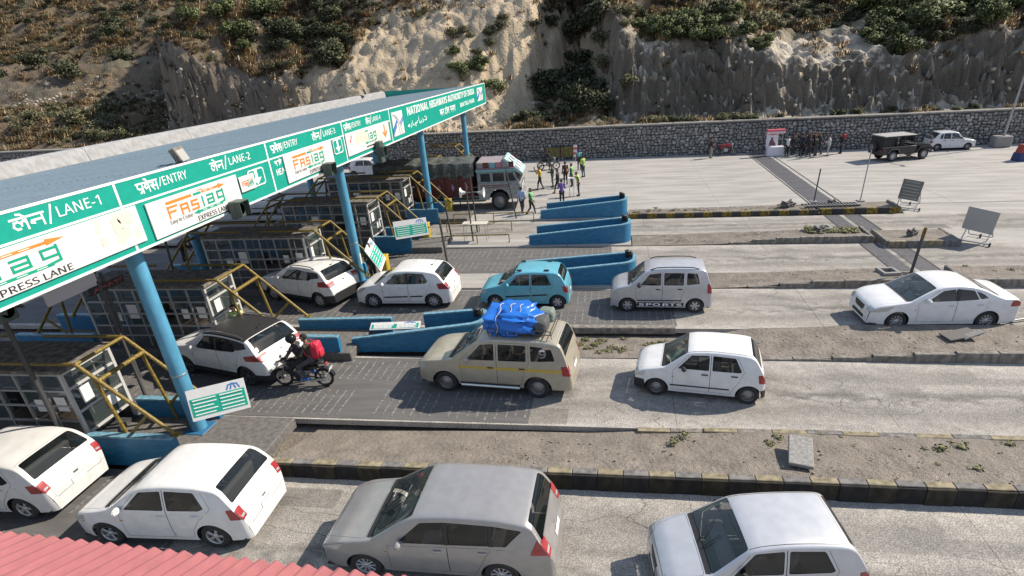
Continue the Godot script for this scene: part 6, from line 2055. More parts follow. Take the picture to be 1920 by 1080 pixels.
	# beige jeep-wagon carrying wrapped luggage
	a = build_car({"called": "beige_wagon", "label": "beige long wagon with yellow side stripe and tarpaulin luggage on its roof rack", "cat": "car", "color": lin(0.40, 0.365, 0.29), "metal": 0.15, "L": 4.5, "W": 1.72, "H": 1.78, "belt": [1.05, 1.13], "wheel": 0.33, "axles": [0.86, 3.55], "tyre_w": 0.2, "sill": 0.3, "tum": 0.14, "tail": 0.06,
		"sil": [0.04, 0.3, 0.0, 0.5, 0.02, 0.74, 0.1, 0.92, 0.4, 1.04, 1.0, 1.13, 1.14, 1.17, 1.5, 1.44, 1.86, 1.68, 2.1, 1.74, 2.7, 1.78, 3.6, 1.77, 4.05, 1.72, 4.2, 1.64, 4.34, 1.3, 4.42, 1.0, 4.48, 0.7, 4.5, 0.5, 4.46, 0.3],
		"screen": [1.1, 1.86], "back": [4.14, 4.33], "windows": [[1.55, 1.12, 1.98, 1.58, 2.36, 1.61, 2.36, 1.14], [2.48, 1.14, 2.48, 1.61, 3.26, 1.61, 3.26, 1.16], [3.4, 1.17, 3.38, 1.6, 3.95, 1.57, 4.06, 1.22]],
		"doors": [[1.36, 0.42, 1.34, 1.08, 1.94, 1.63, 2.42, 1.66, 2.42, 0.42], [2.42, 0.42, 2.42, 1.66, 3.32, 1.66, 3.34, 1.1, 3.16, 0.72, 3.1, 0.42]],
		"stripes": [[[1.3, 0.86, 1.3, 0.93, 4.25, 0.96, 4.25, 0.86], mat("stripe_yellow", lin(0.48, 0.34, 0.06), 0.5)]], "trim_side": [[1.3, 0.36, 1.3, 0.40, 3.05, 0.40, 3.05, 0.36]],
		"tail_lamp": [4.26, 0.78, 4.22, 1.06, 4.6, 1.08, 4.6, 0.76], "head_lamp": [0.0, 0.72, 0.06, 0.9, 0.32, 0.98, 0.3, 0.76], "head_top": [0.72, 0.9], "tail_top": [1.06, 0.78], "tail_q": 0.84, "grille": [0.7, 0.86, 0.55], "handles": [2.24, 3.14], "handle_dy": 0.17, "bonnet_x": 0.14, "rim": 0, "rim_m": 2, "black_handles": true, "plate_y": 0.8, "arch": 0.07, "bumper_y": [0.6, 0.6], "mirror_dx": 0.5})
	var stepb := MB.new()
	for sg in [1.0, -1.0]:
		stepb.tube(Vector3(1.35, 0.32, 0.86 * sg), Vector3(3.05, 0.32, 0.86 * sg), 0.045, 8)
	put("step_bar", stepb.mesh(), mat("chrome"), a)
	text("9", Transform3D(Basis.IDENTITY, Vector3(0, 0, 0.775)), Rect2(3.62, 1.26, 0.2, 0.26), mat("sign_white"), a)
	var rack := MB.new()
	for sg in [1.0, -1.0]:
		rack.path([Vector3(2.2, 1.88, 0.6 * sg), Vector3(3.95, 1.88, 0.6 * sg)], 0.014, 5)
		rack.path([Vector3(2.2, 2.0, 0.63 * sg), Vector3(3.95, 2.0, 0.63 * sg)], 0.014, 5)
		for i in 8:
			rack.path([Vector3(2.2 + i * 0.25, 1.76, 0.6 * sg), Vector3(2.2 + i * 0.25, 2.0, 0.63 * sg)], 0.011, 5)
	for i in 8:
		rack.path([Vector3(2.2 + i * 0.25, 1.86, -0.6), Vector3(2.2 + i * 0.25, 1.86, 0.6)], 0.012, 5)
	rack.path([Vector3(3.95, 2.0, -0.63), Vector3(3.95, 2.0, 0.63)], 0.014, 5)
	rack.path([Vector3(2.2, 2.0, -0.63), Vector3(2.2, 2.0, 0.63)], 0.014, 5)
	put("roof_rack", rack.mesh(), mat("dark_iron"), a)
	var tr := a.transform
	park(a, Vector3(-3.4, 0, -13.08), -5.2)
	tr = a.transform
	# the luggage on the rack: a blue tarpaulin bundle, two bags
	var lug := thing("tarpaulin_bundle", "crumpled bright blue tarpaulin bundle tied on the beige wagon's roof rack", "luggage")
	lug.transform = tr
	put("tarpaulin", lump(Vector3(2.82, 2.06, 0.0), Vector3(0.7, 0.3, 0.58), 5, 0.32), tarp_mat(), lug)
	for q in [2.45, 2.75, 3.02]:
		var rope := MB.new()
		var pts := []
		for i in 13:
			var t := PI * i / 12.0
			pts.append(Vector3(q + 0.05 * sin(i * 1.7), 1.9 + sin(t) * 0.52, cos(t) * 0.66))
		rope.path(pts, 0.012, 5)
		put("rope", rope.mesh(), mat("rope", lin(0.45, 0.42, 0.4), 0.8), lug)
	for q in [[Vector3(3.62, 2.05, 0.22), Vector3(0.2, 0.2, 0.34), "dark grey duffel bag behind the blue tarpaulin on the wagon roof", lin(0.07, 0.075, 0.075)], [Vector3(3.66, 2.07, -0.28), Vector3(0.24, 0.2, 0.24), "grey green bag behind the blue tarpaulin on the wagon roof", lin(0.15, 0.19, 0.165)]]:
		var bg := thing("roof_bag", q[2], "bag")
		bg.transform = tr
		put("bag", lump(q[0], q[1], 9, 0.07), mat("bag_%d" % int(q[3].r * 1000), q[3], 0.8), bg)
	# silver van-like wagon at the bottom
	a = build_car({"called": "silver_wagon", "label": "large silver grey people carrier cut by the bottom edge left of the silver hatchback", "color": lin(0.36, 0.35, 0.345), "metal": 0.4, "L": 4.74, "W": 1.83, "H": 1.78, "belt": [1.02, 1.14], "wheel": 0.34, "axles": [0.95, 3.7], "tyre_w": 0.22, "sill": 0.26, "tum": 0.16,
		"sil": [0.05, 0.26, 0.0, 0.45, 0.03, 0.7, 0.16, 0.9, 0.5, 1.03, 1.05, 1.12, 1.2, 1.16, 1.7, 1.5, 2.05, 1.7, 2.3, 1.75, 2.9, 1.78, 3.7, 1.76, 4.2, 1.68, 4.34, 1.6, 4.5, 1.3, 4.62, 1.05, 4.72, 0.8, 4.74, 0.55, 4.68, 0.26],
		"screen": [1.16, 2.05], "back": [4.26, 4.52], "windows": [[1.7, 1.1, 2.2, 1.58, 2.66, 1.62, 2.66, 1.13], [2.74, 1.13, 2.74, 1.62, 3.52, 1.6, 3.52, 1.16], [3.6, 1.16, 3.6, 1.6, 4.16, 1.53, 3.95, 1.3, 3.85, 1.17]],
		"black_side": [[2.65, 1.12, 2.65, 1.62, 2.75, 1.62, 2.75, 1.12], [3.51, 1.15, 3.51, 1.6, 3.61, 1.6, 3.61, 1.15]], "hatch_q": 0.7, "doors": [[1.5, 0.36, 1.5, 1.02, 2.7, 1.07, 2.7, 0.36], [2.7, 0.36, 2.7, 1.07, 3.56, 1.1, 3.4, 0.78, 3.28, 0.5, 3.22, 0.36]],
		"tail_lamp": [4.3, 1.0, 4.34, 1.12, 4.5, 1.5, 4.8, 1.5, 4.8, 0.96], "head_lamp": [0.0, 0.72, 0.12, 0.9, 0.62, 1.0, 0.45, 0.8], "head_top": [0.72, 0.9], "tail_top": [1.3, 0.95], "tail_q": 0.72, "grille": [0.55, 0.82, 0.5], "handles": [2.5, 3.38], "handle_dy": 0.12, "bonnet_x": 0.2, "rim": 3, "chrome_handles": true, "plate_y": 0.9, "mirror_dx": 0.62})
	park(a, Vector3(-3.25, 0, -6.88), -0.5, false, 0.93)
	# two white cars ahead of it in the nearest lane
	a = hatch("white_hatchback", "white hatchback in the nearest lane, just ahead of the silver people carrier", white, {"L": 3.75, "W": 1.65, "H": 1.52, "axles": [0.72, 3.02], "rim": 4, "wheel": 0.3,
		"sil": [0.03, 0.2, 0.0, 0.38, 0.02, 0.6, 0.1, 0.76, 0.34, 0.88, 0.82, 0.98, 0.96, 1.02, 1.26, 1.22, 1.6, 1.43, 1.82, 1.49, 2.3, 1.52, 2.85, 1.50, 3.25, 1.44, 3.38, 1.36, 3.55, 1.12, 3.64, 0.95, 3.72, 0.76, 3.75, 0.5, 3.7, 0.2], "screen": [0.92, 1.58], "back": [3.26, 3.56],
		"tail_lamp": [3.5, 0.76, 3.46, 1.0, 3.8, 1.02, 3.8, 0.74], "tail_top": [1.0, 0.75], "belt": [0.9, 0.99], "windows": [[1.3, 0.98, 1.7, 1.36, 2.16, 1.39, 2.16, 0.98], [2.24, 0.98, 2.24, 1.39, 2.85, 1.37, 3.02, 1.04, 2.9, 0.99]], "doors": [[1.16, 0.28, 1.16, 0.92, 1.66, 1.41, 2.2, 1.44, 2.2, 0.28], [2.2, 0.28, 2.2, 1.44, 2.98, 1.42, 3.16, 1.04, 2.85, 0.76, 2.66, 0.5, 2.6, 0.28]], "handles": [2.05, 2.8]})
	park(a, Vector3(-9.05, 0, -7.3), 2.0)
	a = hatch("white_hatchback", "white hatchback at the left edge with its rear toward the others", lin(0.66, 0.66, 0.65), {"L": 3.97, "W": 1.68, "H": 1.47, "axles": [0.8, 3.26], "rim": 4, "wheel": 0.3,
		"sil": [0.03, 0.2, 0.0, 0.38, 0.02, 0.6, 0.1, 0.74, 0.36, 0.86, 0.95, 0.96, 1.1, 1.0, 1.42, 1.2, 1.76, 1.4, 1.98, 1.45, 2.5, 1.47, 3.1, 1.44, 3.42, 1.38, 3.56, 1.3, 3.76, 1.08, 3.86, 0.95, 3.94, 0.76, 3.97, 0.5, 3.92, 0.2], "screen": [1.06, 1.74], "back": [3.44, 3.78],
		"tail_lamp": [3.68, 0.76, 3.62, 0.96, 4.0, 0.99, 4.0, 0.74], "tail_top": [0.98, 0.76], "belt": [0.88, 0.97], "windows": [[1.46, 0.96, 1.86, 1.31, 2.32, 1.35, 2.32, 0.96], [2.4, 0.96, 2.4, 1.35, 3.0, 1.31, 3.24, 1.04, 3.1, 0.98]], "doors": [[1.3, 0.28, 1.3, 0.9, 1.82, 1.36, 2.36, 1.39, 2.36, 0.28], [2.36, 0.28, 2.36, 1.39, 3.08, 1.36, 3.32, 1.0, 3.1, 0.76, 2.9, 0.5, 2.84, 0.28]], "handles": [2.2, 2.96]})
	park(a, Vector3(-14.0, 0, -7.75), 1.0)
	# old white hatchback parked by the wall
	a = hatch("old_white_hatchback", "old boxy white hatchback parked facing right beside the stone wall", lin(0.62, 0.63, 0.64), {"L": 3.33, "W": 1.44, "H": 1.4, "belt": [0.84, 0.88], "axles": [0.62, 2.8], "wheel": 0.26, "dark_bumpers": true, "rim": 0, "rim_m": 2, "black_mirrors": true, "black_handles": true, "tum": 0.2,
		"sil": [0.02, 0.2, 0.0, 0.4, 0.02, 0.6, 0.08, 0.7, 0.4, 0.78, 0.86, 0.84, 0.96, 0.87, 1.2, 1.12, 1.42, 1.33, 1.6, 1.385, 2.1, 1.4, 2.6, 1.38, 2.76, 1.33, 3.02, 1.05, 3.16, 0.9, 3.28, 0.84, 3.32, 0.6, 3.33, 0.4, 3.3, 0.2], "screen": [0.94, 1.42], "back": [2.78, 3.1],
		"windows": [[1.2, 0.88, 1.48, 1.25, 1.9, 1.29, 1.9, 0.88], [1.97, 0.88, 1.97, 1.29, 2.45, 1.27, 2.5, 0.9], [2.55, 0.9, 2.5, 1.26, 2.65, 1.22, 2.78, 0.93]], "doors": [[1.04, 0.27, 1.04, 0.84, 1.46, 1.3, 1.94, 1.33, 1.94, 0.27], [1.94, 0.27, 1.94, 1.33, 2.5, 1.3, 2.56, 0.9, 2.5, 0.5, 2.4, 0.27]], "tail_lamp": [3.2, 0.6, 3.2, 0.8, 3.4, 0.8, 3.4, 0.6], "tail_top": [0.8, 0.6], "bumper_y": [0.5, 0.5], "handles": [1.8, 2.38], "hatch_y": 0.56})
	park(a, Vector3(26.2, 0, -48.68), 0.3, true)
	# pale sedan and a white car far under the canopy, both driving to the right
	a = build_car({"called": "pale_sedan", "label": "pale silver sedan driving right, deep under the canopy behind the LANE-2 boards", "color": lin(0.5, 0.53, 0.55), "metal": 0.2, "L": 4.3, "W": 1.68, "H": 1.46, "belt": [0.88, 0.96], "wheel": 0.3, "axles": [0.84, 3.36],
		"sil": [0.04, 0.2, 0.0, 0.38, 0.02, 0.58, 0.12, 0.72, 0.45, 0.85, 1.0, 0.95, 1.15, 0.98, 1.5, 1.19, 1.86, 1.38, 2.1, 1.44, 2.5, 1.46, 2.9, 1.42, 3.2, 1.33, 3.6, 1.1, 3.8, 1.02, 4.1, 1.0, 4.2, 0.95, 4.28, 0.8, 4.3, 0.55, 4.26, 0.2],
		"screen": [1.12, 1.86], "back": [3.1, 3.66], "windows": [[1.6, 0.96, 2.02, 1.3, 2.4, 1.34, 2.4, 0.97], [2.48, 0.98, 2.48, 1.34, 2.95, 1.29, 3.15, 1.0]], "doors": [[1.4, 0.3, 1.38, 0.9, 1.98, 1.34, 2.44, 1.39, 2.44, 0.3], [2.44, 0.3, 2.44, 1.39, 2.98, 1.34, 3.25, 0.98, 3.15, 0.6, 3.0, 0.3]],
		"tail_lamp": [4.0, 0.76, 4.0, 0.94, 4.4, 0.96, 4.4, 0.74], "head_lamp": [0.0, 0.58, 0.1, 0.7, 0.6, 0.8, 0.5, 0.64], "head_top": [0.58, 0.74], "tail_top": [0.94, 0.76], "grille": [0.5, 0.62, 0.45], "handles": [2.3, 3.05], "bonnet_x": 0.16, "trim_side": [[1.4, 0.45, 1.4, 0.5, 3.0, 0.5, 3.0, 0.45]], "rim": 2})
	park(a, Vector3(-23.0, 0, -33.7), 0.0, true)
	a = hatch("white_hatchback", "white hatchback driving right on the far exit lane under the canopy end", white, {"rim": 1, "black_mirrors": true})
	park(a, Vector3(-20.6, 0, -45.6), 2.0, true)
	a = hatch("blue_hatchback", "dark blue hatchback deep in the shade under the canopy", lin(0.02, 0.08, 0.24), {"rim": 1})
	park(a, Vector3(-19.4, 0, -38.8), 0.0, true)

func tarp_mat() -> StandardMaterial3D:
	var m := mat("tarpaulin_blue", lin(0.012, 0.135, 0.52), 0.36)
	return m

# a closed lumpy bundle
func lump(c: Vector3, r: Vector3, seed_: int, rough: float) -> ArrayMesh:
	var P := []
	var n := 30
	var m := 20
	for j in m + 1:
		var row := []
		for i in n + 1:
			var la := PI * (float(j) / m - 0.5)
			var lo := TAU * float(i % n) / n
			var d := Vector3(cos(la) * cos(lo), sin(la), cos(la) * sin(lo))
			var e := Vector3(signf(d.x) * pow(absf(d.x), 0.62), signf(d.y) * pow(absf(d.y), 0.7), signf(d.z) * pow(absf(d.z), 0.62))
			var f := 1.0 + rough * (nz.get_noise_3d(d.x * 1.6 + seed_, d.y * 1.6, d.z * 1.6) + 0.7 * absf(nz.get_noise_3d(d.x * 4.5, d.y * 1.6 + seed_, d.z * 4.0)) + 0.35 * nz.get_noise_3d(d.x * 9.0, d.y * 7.0, d.z * 9.0 + seed_))
			row.append(c + e * r * f)
		P.append(row)
	var N := []
	for j in m + 1:
		var row := []
		for i in n + 1:
			var a: Vector3 = P[j][(i + 1) % n] - P[j][(i + n - 1) % n]
			var b: Vector3 = P[mini(j + 1, m)][i] - P[maxi(j - 1, 0)][i]
			var q := b.cross(a).normalized()
			if q.dot(P[j][i] - c) < 0: q = -q
			row.append(q)
		N.append(row)
	var mb := MB.new()
	for j in m:
		for i in n:
			mb.quads(P[j][i], P[j][i + 1], P[j + 1][i + 1], P[j + 1][i], N[j][i], N[j][i + 1], N[j + 1][i + 1], N[j + 1][i])
	return mb.mesh()

# ---------------------------------------------------------------- truck, jeep, motorbikes
func slab_box(parent: Node, called: String, m: Material, p: Vector3, s: Vector3, bev := 0.02, b := Basis.IDENTITY) -> MeshInstance3D:
	var mb := MB.new()
	mb.box(p, s, b, bev)
	return put(called, mb.mesh(), m, parent)

func prism_part(parent: Node, called: String, m: Material, pts: Array, z0: float, z1: float) -> MeshInstance3D:
	var mb := MB.new()
	mb.prism(PackedVector2Array(V(pts)), Transform3D.IDENTITY, z0, z1)
	return put(called, mb.mesh(), m, parent)

func wheel_part(parent: Node, p: Vector3, r: float, w: float, style: int, rim: Material, flip: bool) -> void:
	var ws := make_wheel(r, w, style)
	var wn := put("wheel", ws[0], mat("tyre", lin(0.022, 0.022, 0.023), 0.8), parent, Transform3D(Basis(Vector3.UP, PI) if flip else Basis.IDENTITY, p))
	put("rim", ws[1], rim, wn)
	put("hub", ws[2], mat("car_inside"), wn)

func build_truck_and_jeep() -> void:
	var steel := mat("rim_steel", lin(0.25, 0.25, 0.25), 0.45, 0.5)
	# decorated goods truck; local x forward, origin under the middle
	var t := thing("goods_truck", "decorated goods truck with red cargo sides under a dark green tarpaulin, facing right", "truck", Vector3(-9.95, 0.0, -34.5), deg_to_rad(4.0))
	t.scale = Vector3(1.06, 1.12, 1.06)
	var grey := sheet_mat("truck_grey", lin(0.42, 0.42, 0.41), 0.72, 0.5)
	var red := sheet_mat("truck_red", lin(0.27, 0.055, 0.045), 0.55, 0.55)
	var teal := mat("truck_teal", lin(0.16, 0.36, 0.38), 0.5)
	var pink := mat("truck_pink", lin(0.36, 0.16, 0.2), 0.5)
	var wht := mat("sign_white")
	var dk := mat("car_inside")
	mat("truck_crown", lin(0.26, 0.22, 0.23), 0.6)
	var gl := mat("car_glass")
	for sg in [1.0, -1.0]:
		slab_box(t, "chassis_rail", dk, Vector3(-0.2, 0.68, 0.4 * sg), Vector3(7.8, 0.22, 0.1))
		for x in [2.75, -2.4]:
			wheel_part(t, Vector3(x, 0.5, 0.98 * sg), 0.5, 0.27, 0, steel, sg < 0)
		wheel_part(t, Vector3(-2.4, 0.5, 0.68 * sg), 0.5, 0.27, 0, steel, sg < 0)
		# cargo side: panels in frames
		for i in 7:
			slab_box(t, "side_panel", red, Vector3(-3.9 + i * 0.8, 1.45, 1.15 * sg), Vector3(0.74, 1.0, 0.05), 0.015)
			slab_box(t, "side_post", mat("truck_maroon", lin(0.13, 0.02, 0.02), 0.6), Vector3(-4.28 + i * 0.8, 1.42, 1.19 * sg), Vector3(0.07, 1.0, 0.07), 0.01)
			if i in [2, 3]:
				var mb := MB.new()
				mb.box(Vector3(-3.9 + i * 0.8, 1.5, 1.178 * sg), Vector3(0.34, 0.06, 0.012))
				mb.box(Vector3(-3.9 + i * 0.8 + (0.0 if i == 2 else -0.14), 1.35, 1.178 * sg), Vector3(0.07, 0.26, 0.012))
				if i == 3: mb.box(Vector3(-3.9 + i * 0.8 + 0.14, 1.35, 1.178 * sg), Vector3(0.07, 0.26, 0.012))
				put("painted_letter", mb.mesh(), wht, t)
			if i > 3:
				var mb := MB.new()
				mb.prism(PackedVector2Array([Vector2(0, 0.2), Vector2(0.1, 0), Vector2(0, -0.2), Vector2(-0.1, 0)]), Transform3D(Basis.IDENTITY, Vector3(-3.9 + i * 0.8, 1.36, 1.178 * sg)), -0.004 * sg, 0.004 * sg)
				put("painted_flower", mb.mesh(), pink if i % 2 == 0 else mat("truck_lilac", lin(0.25, 0.2, 0.4), 0.5), t)
		slab_box(t, "side_beam", mat("truck_maroon"), Vector3(-1.5, 0.92, 1.17 * sg), Vector3(5.7, 0.1, 0.08))
		slab_box(t, "under_guard", grey, Vector3(0.2, 0.62, 1.1 * sg), Vector3(3.4, 0.06, 0.05))
		slab_box(t, "under_guard", grey, Vector3(0.2, 0.8, 1.1 * sg), Vector3(3.4, 0.06, 0.05))
	slab_box(t, "cargo_floor", dk, Vector3(-1.5, 0.86, 0), Vector3(5.7, 0.1, 2.25))
	slab_box(t, "tailboard", red, Vector3(-4.3, 1.5, 0), Vector3(0.06, 1.2, 2.3))
	# tarpaulin, a draped sheet with folds
	var mb := MB.new()
	var P := []
	for i in 61:
		var x := -4.42 + 5.82 * i / 60.0
		var row := []
		for j in 25:
			var f := j / 24.0 * 2.0 - 1.0
			var a := absf(f)
			var z: float = 1.2 * minf(1.0, a / 0.6) * signf(f)
			var y := 2.74 - 0.10 * pow(minf(1.0, a / 0.6), 2.0) if a < 0.6 else lerpf(2.64, 1.86, (a - 0.6) / 0.4)
			y += 0.03 * sin(i * 0.62) * (1.0 - 0.3 * a) + nz.get_noise_2d(x * 1.5, f * 3.0) * 0.05
			z += (0.035 * sin(i * 0.9 + f) + nz.get_noise_2d(x * 2.2 + 9.0, y * 1.5) * 0.05) * signf(f) * (1.0 if a >= 0.55 else 0.0)
			if a > 0.95: y += nz.get_noise_2d(x * 1.3, 3.0) * 0.12
			row.append(Vector3(x, y, z))
		P.append(row)
	for i in 60:
		for j in 24:
			mb.quad(P[i][j], P[i + 1][j], P[i + 1][j + 1], P[i][j + 1])
	put("tarpaulin", mb.mesh(), sheet_mat("tarpaulin_green", lin(0.19, 0.215, 0.20), 0.55, 0.6), t)
	mb = MB.new()
	mb.box(Vector3(-4.4, 2.15, 0), Vector3(0.03, 1.0, 2.3))
	put("rear_flap", mb.mesh(), mat("tarpaulin_green"), t)
	# cab
	prism_part(t, "cab_lower", grey, [1.55, 0.62, 1.55, 1.5, 3.95, 1.5, 4.05, 1.2, 4.05, 0.62, 3.35, 0.62, 3.25, 0.95, 3.0, 1.14, 2.75, 1.18, 2.5, 1.14, 2.25, 0.95, 2.15, 0.62], -1.13, 1.13)
	prism_part(t, "cab_upper", sheet_mat("truck_teal_panel", lin(0.34, 0.40, 0.40), 0.7), [1.55, 1.5, 1.55, 2.12, 3.72, 2.12, 3.95, 1.5], -1.1, 1.1)
	prism_part(t, "roof_band", teal, [1.5, 2.12, 1.5, 2.24, 3.85, 2.24, 3.85, 2.12], -1.15, 1.15)
	for sg in [1.0, -1.0]:
		for w in [[1.75, 1.6, 1.75, 2.02, 2.3, 2.02, 2.3, 1.6], [2.45, 1.6, 2.45, 2.04, 3.1, 2.04, 3.1, 1.6], [3.2, 1.6, 3.2, 2.02, 3.6, 2.02, 3.78, 1.6]]:
			prism_part(t, "cab_window", mat("dark_window", lin(0.02, 0.024, 0.028), 0.1), w, sg * 1.095, sg * 1.106)
		for q in [[1.7, 1.36, 3.4, 1.41], [1.7, 1.27, 3.3, 1.31]]:
			prism_part(t, "side_stripe", mat("truck_dark_red", lin(0.13, 0.03, 0.04), 0.5), [q[0], q[1], q[2], q[1], q[2] + 0.1, q[3] + 0.08, q[2], q[3], q[0], q[3]], sg * 1.128, sg * 1.136)
		for i in 6:
			slab_box(t, "crown_tile", [mat("truck_crown"), red, teal, pink][i % 4], Vector3(1.75 + i * 0.36, 2.46, 1.08 * sg), Vector3(0.3, 0.3, 0.06), 0.02)
		slab_box(t, "crown_rail", pink, Vector3(2.65, 2.28, 1.12 * sg), Vector3(2.2, 0.05, 0.05))
		slab_box(t, "mirror", dk, Vector3(4.05, 1.85, 1.3 * sg), Vector3(0.05, 0.34, 0.18))
		slab_box(t, "mudguard", grey, Vector3(2.75, 1.2, 1.1 * sg), Vector3(1.2, 0.06, 0.16), 0.02)
	prism_part(t, "crown_front", mat("truck_pale_teal", lin(0.30, 0.42, 0.42), 0.6), [3.45, 2.24, 3.1, 2.74, 3.2, 2.78, 4.2, 1.98, 4.15, 1.9], -1.1, 1.1)
	slab_box(t, "crown_box", mat("truck_crown", lin(0.26, 0.22, 0.23), 0.6), Vector3(2.4, 2.42, 0), Vector3(1.7, 0.36, 2.1))
	prism_part(t, "windscreen", mat("dark_window"), [3.76, 2.06, 3.985, 1.52, 4.0, 1.52, 3.78, 2.06], -0.98, 0.98)
	for i in 9:
		slab_box(t, "front_ornament", [pink, teal, wht][i % 3], Vector3(4.1 + 0.02 * (i % 2), 1.32 - 0.02 * (i % 3), -0.9 + i * 0.225), Vector3(0.05, 0.3, 0.15), 0.02)
		slab_box(t, "visor_ornament", [red, wht, teal][i % 3], Vector3(3.5, 2.56, -0.92 + i * 0.23), Vector3(0.3, 0.05, 0.16), 0.02, Basis(Vector3(0, 0, 1), -0.67))
		slab_box(t, "visor_ornament", [wht, teal, pink][i % 3], Vector3(3.88, 2.25, -0.92 + i * 0.23), Vector3(0.3, 0.05, 0.16), 0.02, Basis(Vector3(0, 0, 1), -0.67))
	slab_box(t, "bumper", grey, Vector3(4.15, 0.66, 0), Vector3(0.2, 0.28, 2.3), 0.04)
	for z in [-0.85, 0.85]:
		var hm := MB.new()
		hm.lathe([Vector2(0.0, 0.02), Vector2(0.12, 0.0), Vector2(0.13, -0.04)], Transform3D(Basis(Vector3.UP, PI / 2), Vector3(4.09, 1.0, z)), 14)
		put("head_lamp", hm.mesh(), mat("lamp_clear"), t)
	# black jeep; local x rearward like the cars
	var j := thing("black_jeep", "black open-sided jeep with grey hard top and rear spare wheel, facing right", "jeep")
	var blk := mat("jeep_black", lin(0.018, 0.018, 0.019), 0.3)
	prism_part(j, "tub", blk, [1.45, 0.5, 1.4, 1.02, 4.1, 1.02, 4.12, 0.5, 3.65, 0.5, 3.55, 0.78, 3.2, 0.86, 2.85, 0.78, 2.75, 0.5], -0.76, 0.76)
	prism_part(j, "bonnet", blk, [0.2, 0.62, 0.18, 1.0, 1.45, 1.08, 1.45, 0.62], -0.56, 0.56)
	prism_part(j, "dashboard", mat("car_inside"), [1.45, 0.6, 1.45, 1.12, 1.62, 1.12, 1.62, 0.6], -0.72, 0.72)
	for sg in [1.0, -1.0]:
		var a: float = 0.55 * sg
		var b: float = 0.83 * sg
		prism_part(j, "front_wing", blk, [0.15, 0.78, 0.3, 0.95, 1.1, 0.96, 1.4, 0.66, 1.5, 0.5, 1.36, 0.5, 1.22, 0.7, 1.02, 0.86, 0.45, 0.86, 0.22, 0.72], minf(a, b), maxf(a, b))
		prism_part(j, "rear_wing", mat("jeep_wing_grey", lin(0.10, 0.10, 0.10), 0.5), [2.72, 0.62, 2.86, 0.88, 3.0, 0.93, 3.4, 0.93, 3.55, 0.86, 3.68, 0.62, 3.6, 0.6, 3.48, 0.84, 2.92, 0.84, 2.8, 0.62], minf(0.76 * sg, 0.85 * sg), maxf(0.76 * sg, 0.85 * sg))
		slab_box(j, "side_sill", mat("rim_steel"), Vector3(2.1, 0.42, 0.78 * sg), Vector3(1.3, 0.05, 0.08))
		slab_box(j, "belt_strip", mat("rim_steel"), Vector3(2.8, 1.03, 0.765 * sg), Vector3(2.6, 0.03, 0.02), 0.005)
		for x in [1.6, 2.45, 3.3, 4.05]:
			slab_box(j, "roof_pillar", blk, Vector3(x + (0.06 if x < 2 else 0.0), 1.4, 0.7 * sg), Vector3(0.06, 0.78, 0.06), 0.01)
		slab_box(j, "side_curtain", mat("canvas_black", lin(0.022, 0.022, 0.022), 0.85), Vector3(3.68, 1.4, 0.69 * sg), Vector3(0.72, 0.72, 0.015), 0.004)
		slab_box(j, "tail_lamp", mat("lamp_red"), Vector3(4.14, 0.75, 0.62 * sg), Vector3(0.04, 0.1, 0.12), 0.01)
		for x in [0.74, 3.22]:
			wheel_part(j, Vector3(x, 0.37, 0.68 * sg), 0.37, 0.22, 2, mat("rim_silver"), sg < 0)
		var hm := MB.new()
		hm.lathe([Vector2(0.0, 0.02), Vector2(0.1, 0.0), Vector2(0.11, -0.05)], Transform3D(Basis(Vector3.UP, -PI / 2), Vector3(0.16, 0.86, 0.42 * sg)), 14)
		put("head_lamp", hm.mesh(), mat("lamp_clear"), j)
		slab_box(j, "seat", mat("seat_grey"), Vector3(2.1, 0.85, 0.36 * sg), Vector3(0.5, 0.2, 0.5), 0.05)
		slab_box(j, "seat_back", mat("seat_grey"), Vector3(2.36, 1.15, 0.36 * sg), Vector3(0.14, 0.6, 0.5), 0.05)
	slab_box(j, "hard_top", mat("jeep_top_grey", lin(0.30, 0.29, 0.28), 0.7), Vector3(2.86, 1.8, 0), Vector3(2.55, 0.07, 1.52), 0.03)
	slab_box(j, "windscreen_frame", blk, Vector3(1.6, 1.38, 0), Vector3(0.04, 0.08, 1.4))
	slab_box(j, "windscreen", mat("car_glass"), Vector3(1.63, 1.52, 0), Vector3(0.01, 0.42, 1.32), 0.0)
	slab_box(j, "bumper", mat("rim_steel"), Vector3(0.05, 0.5, 0), Vector3(0.12, 0.16, 1.5), 0.02)
	slab_box(j, "rear_curtain", mat("canvas_black"), Vector3(4.08, 1.4, 0), Vector3(0.015, 0.72, 1.38), 0.0)
	slab_box(j, "underbody", mat("car_inside"), Vector3(2.1, 0.48, 0), Vector3(3.9, 0.12, 1.0))
	for i in 6:
		slab_box(j, "grille_slot", mat("rim_steel"), Vector3(0.175, 0.82, -0.26 + i * 0.104), Vector3(0.015, 0.3, 0.05), 0.0)
	var ws := make_wheel(0.36, 0.2, 2)
	var sp := put("spare_wheel", ws[0], mat("tyre"), j, Transform3D(Basis(Vector3.UP, PI / 2), Vector3(4.25, 1.0, 0.15)))
	put("rim", ws[1], mat("rim_steel"), sp)
	j.set_meta("mid", 1.98)
	j.set_meta("halfw", 0.8)
	park(j, Vector3(21.5, 0, -45.3), 14.7, true)
	# motorbikes
	var bike := make_bike("motorbike", "black motorbike carrying two riders beside the white crossover", lin(0.02, 0.02, 0.022))
	bike.position = Vector3(-9.2, 0.0, -13.34)
	bike.rotation.y = deg_to_rad(1.0)
	var b2 := make_bike("motorbike", "black motorbike with one rider in front of the striped barricade by the wall", lin(0.03, 0.03, 0.035))
	b2.position = Vector3(-5.3, 0, -46.2)
	b2.rotation.y = PI + 0.1
	var b3 := make_bike("motorbike", "red motorbike parked at the foot of the stone wall", lin(0.30, 0.015, 0.02))
	b3.position = Vector3(9.3, 0, -49.9)
	b3.rotation.y = PI - 0.1
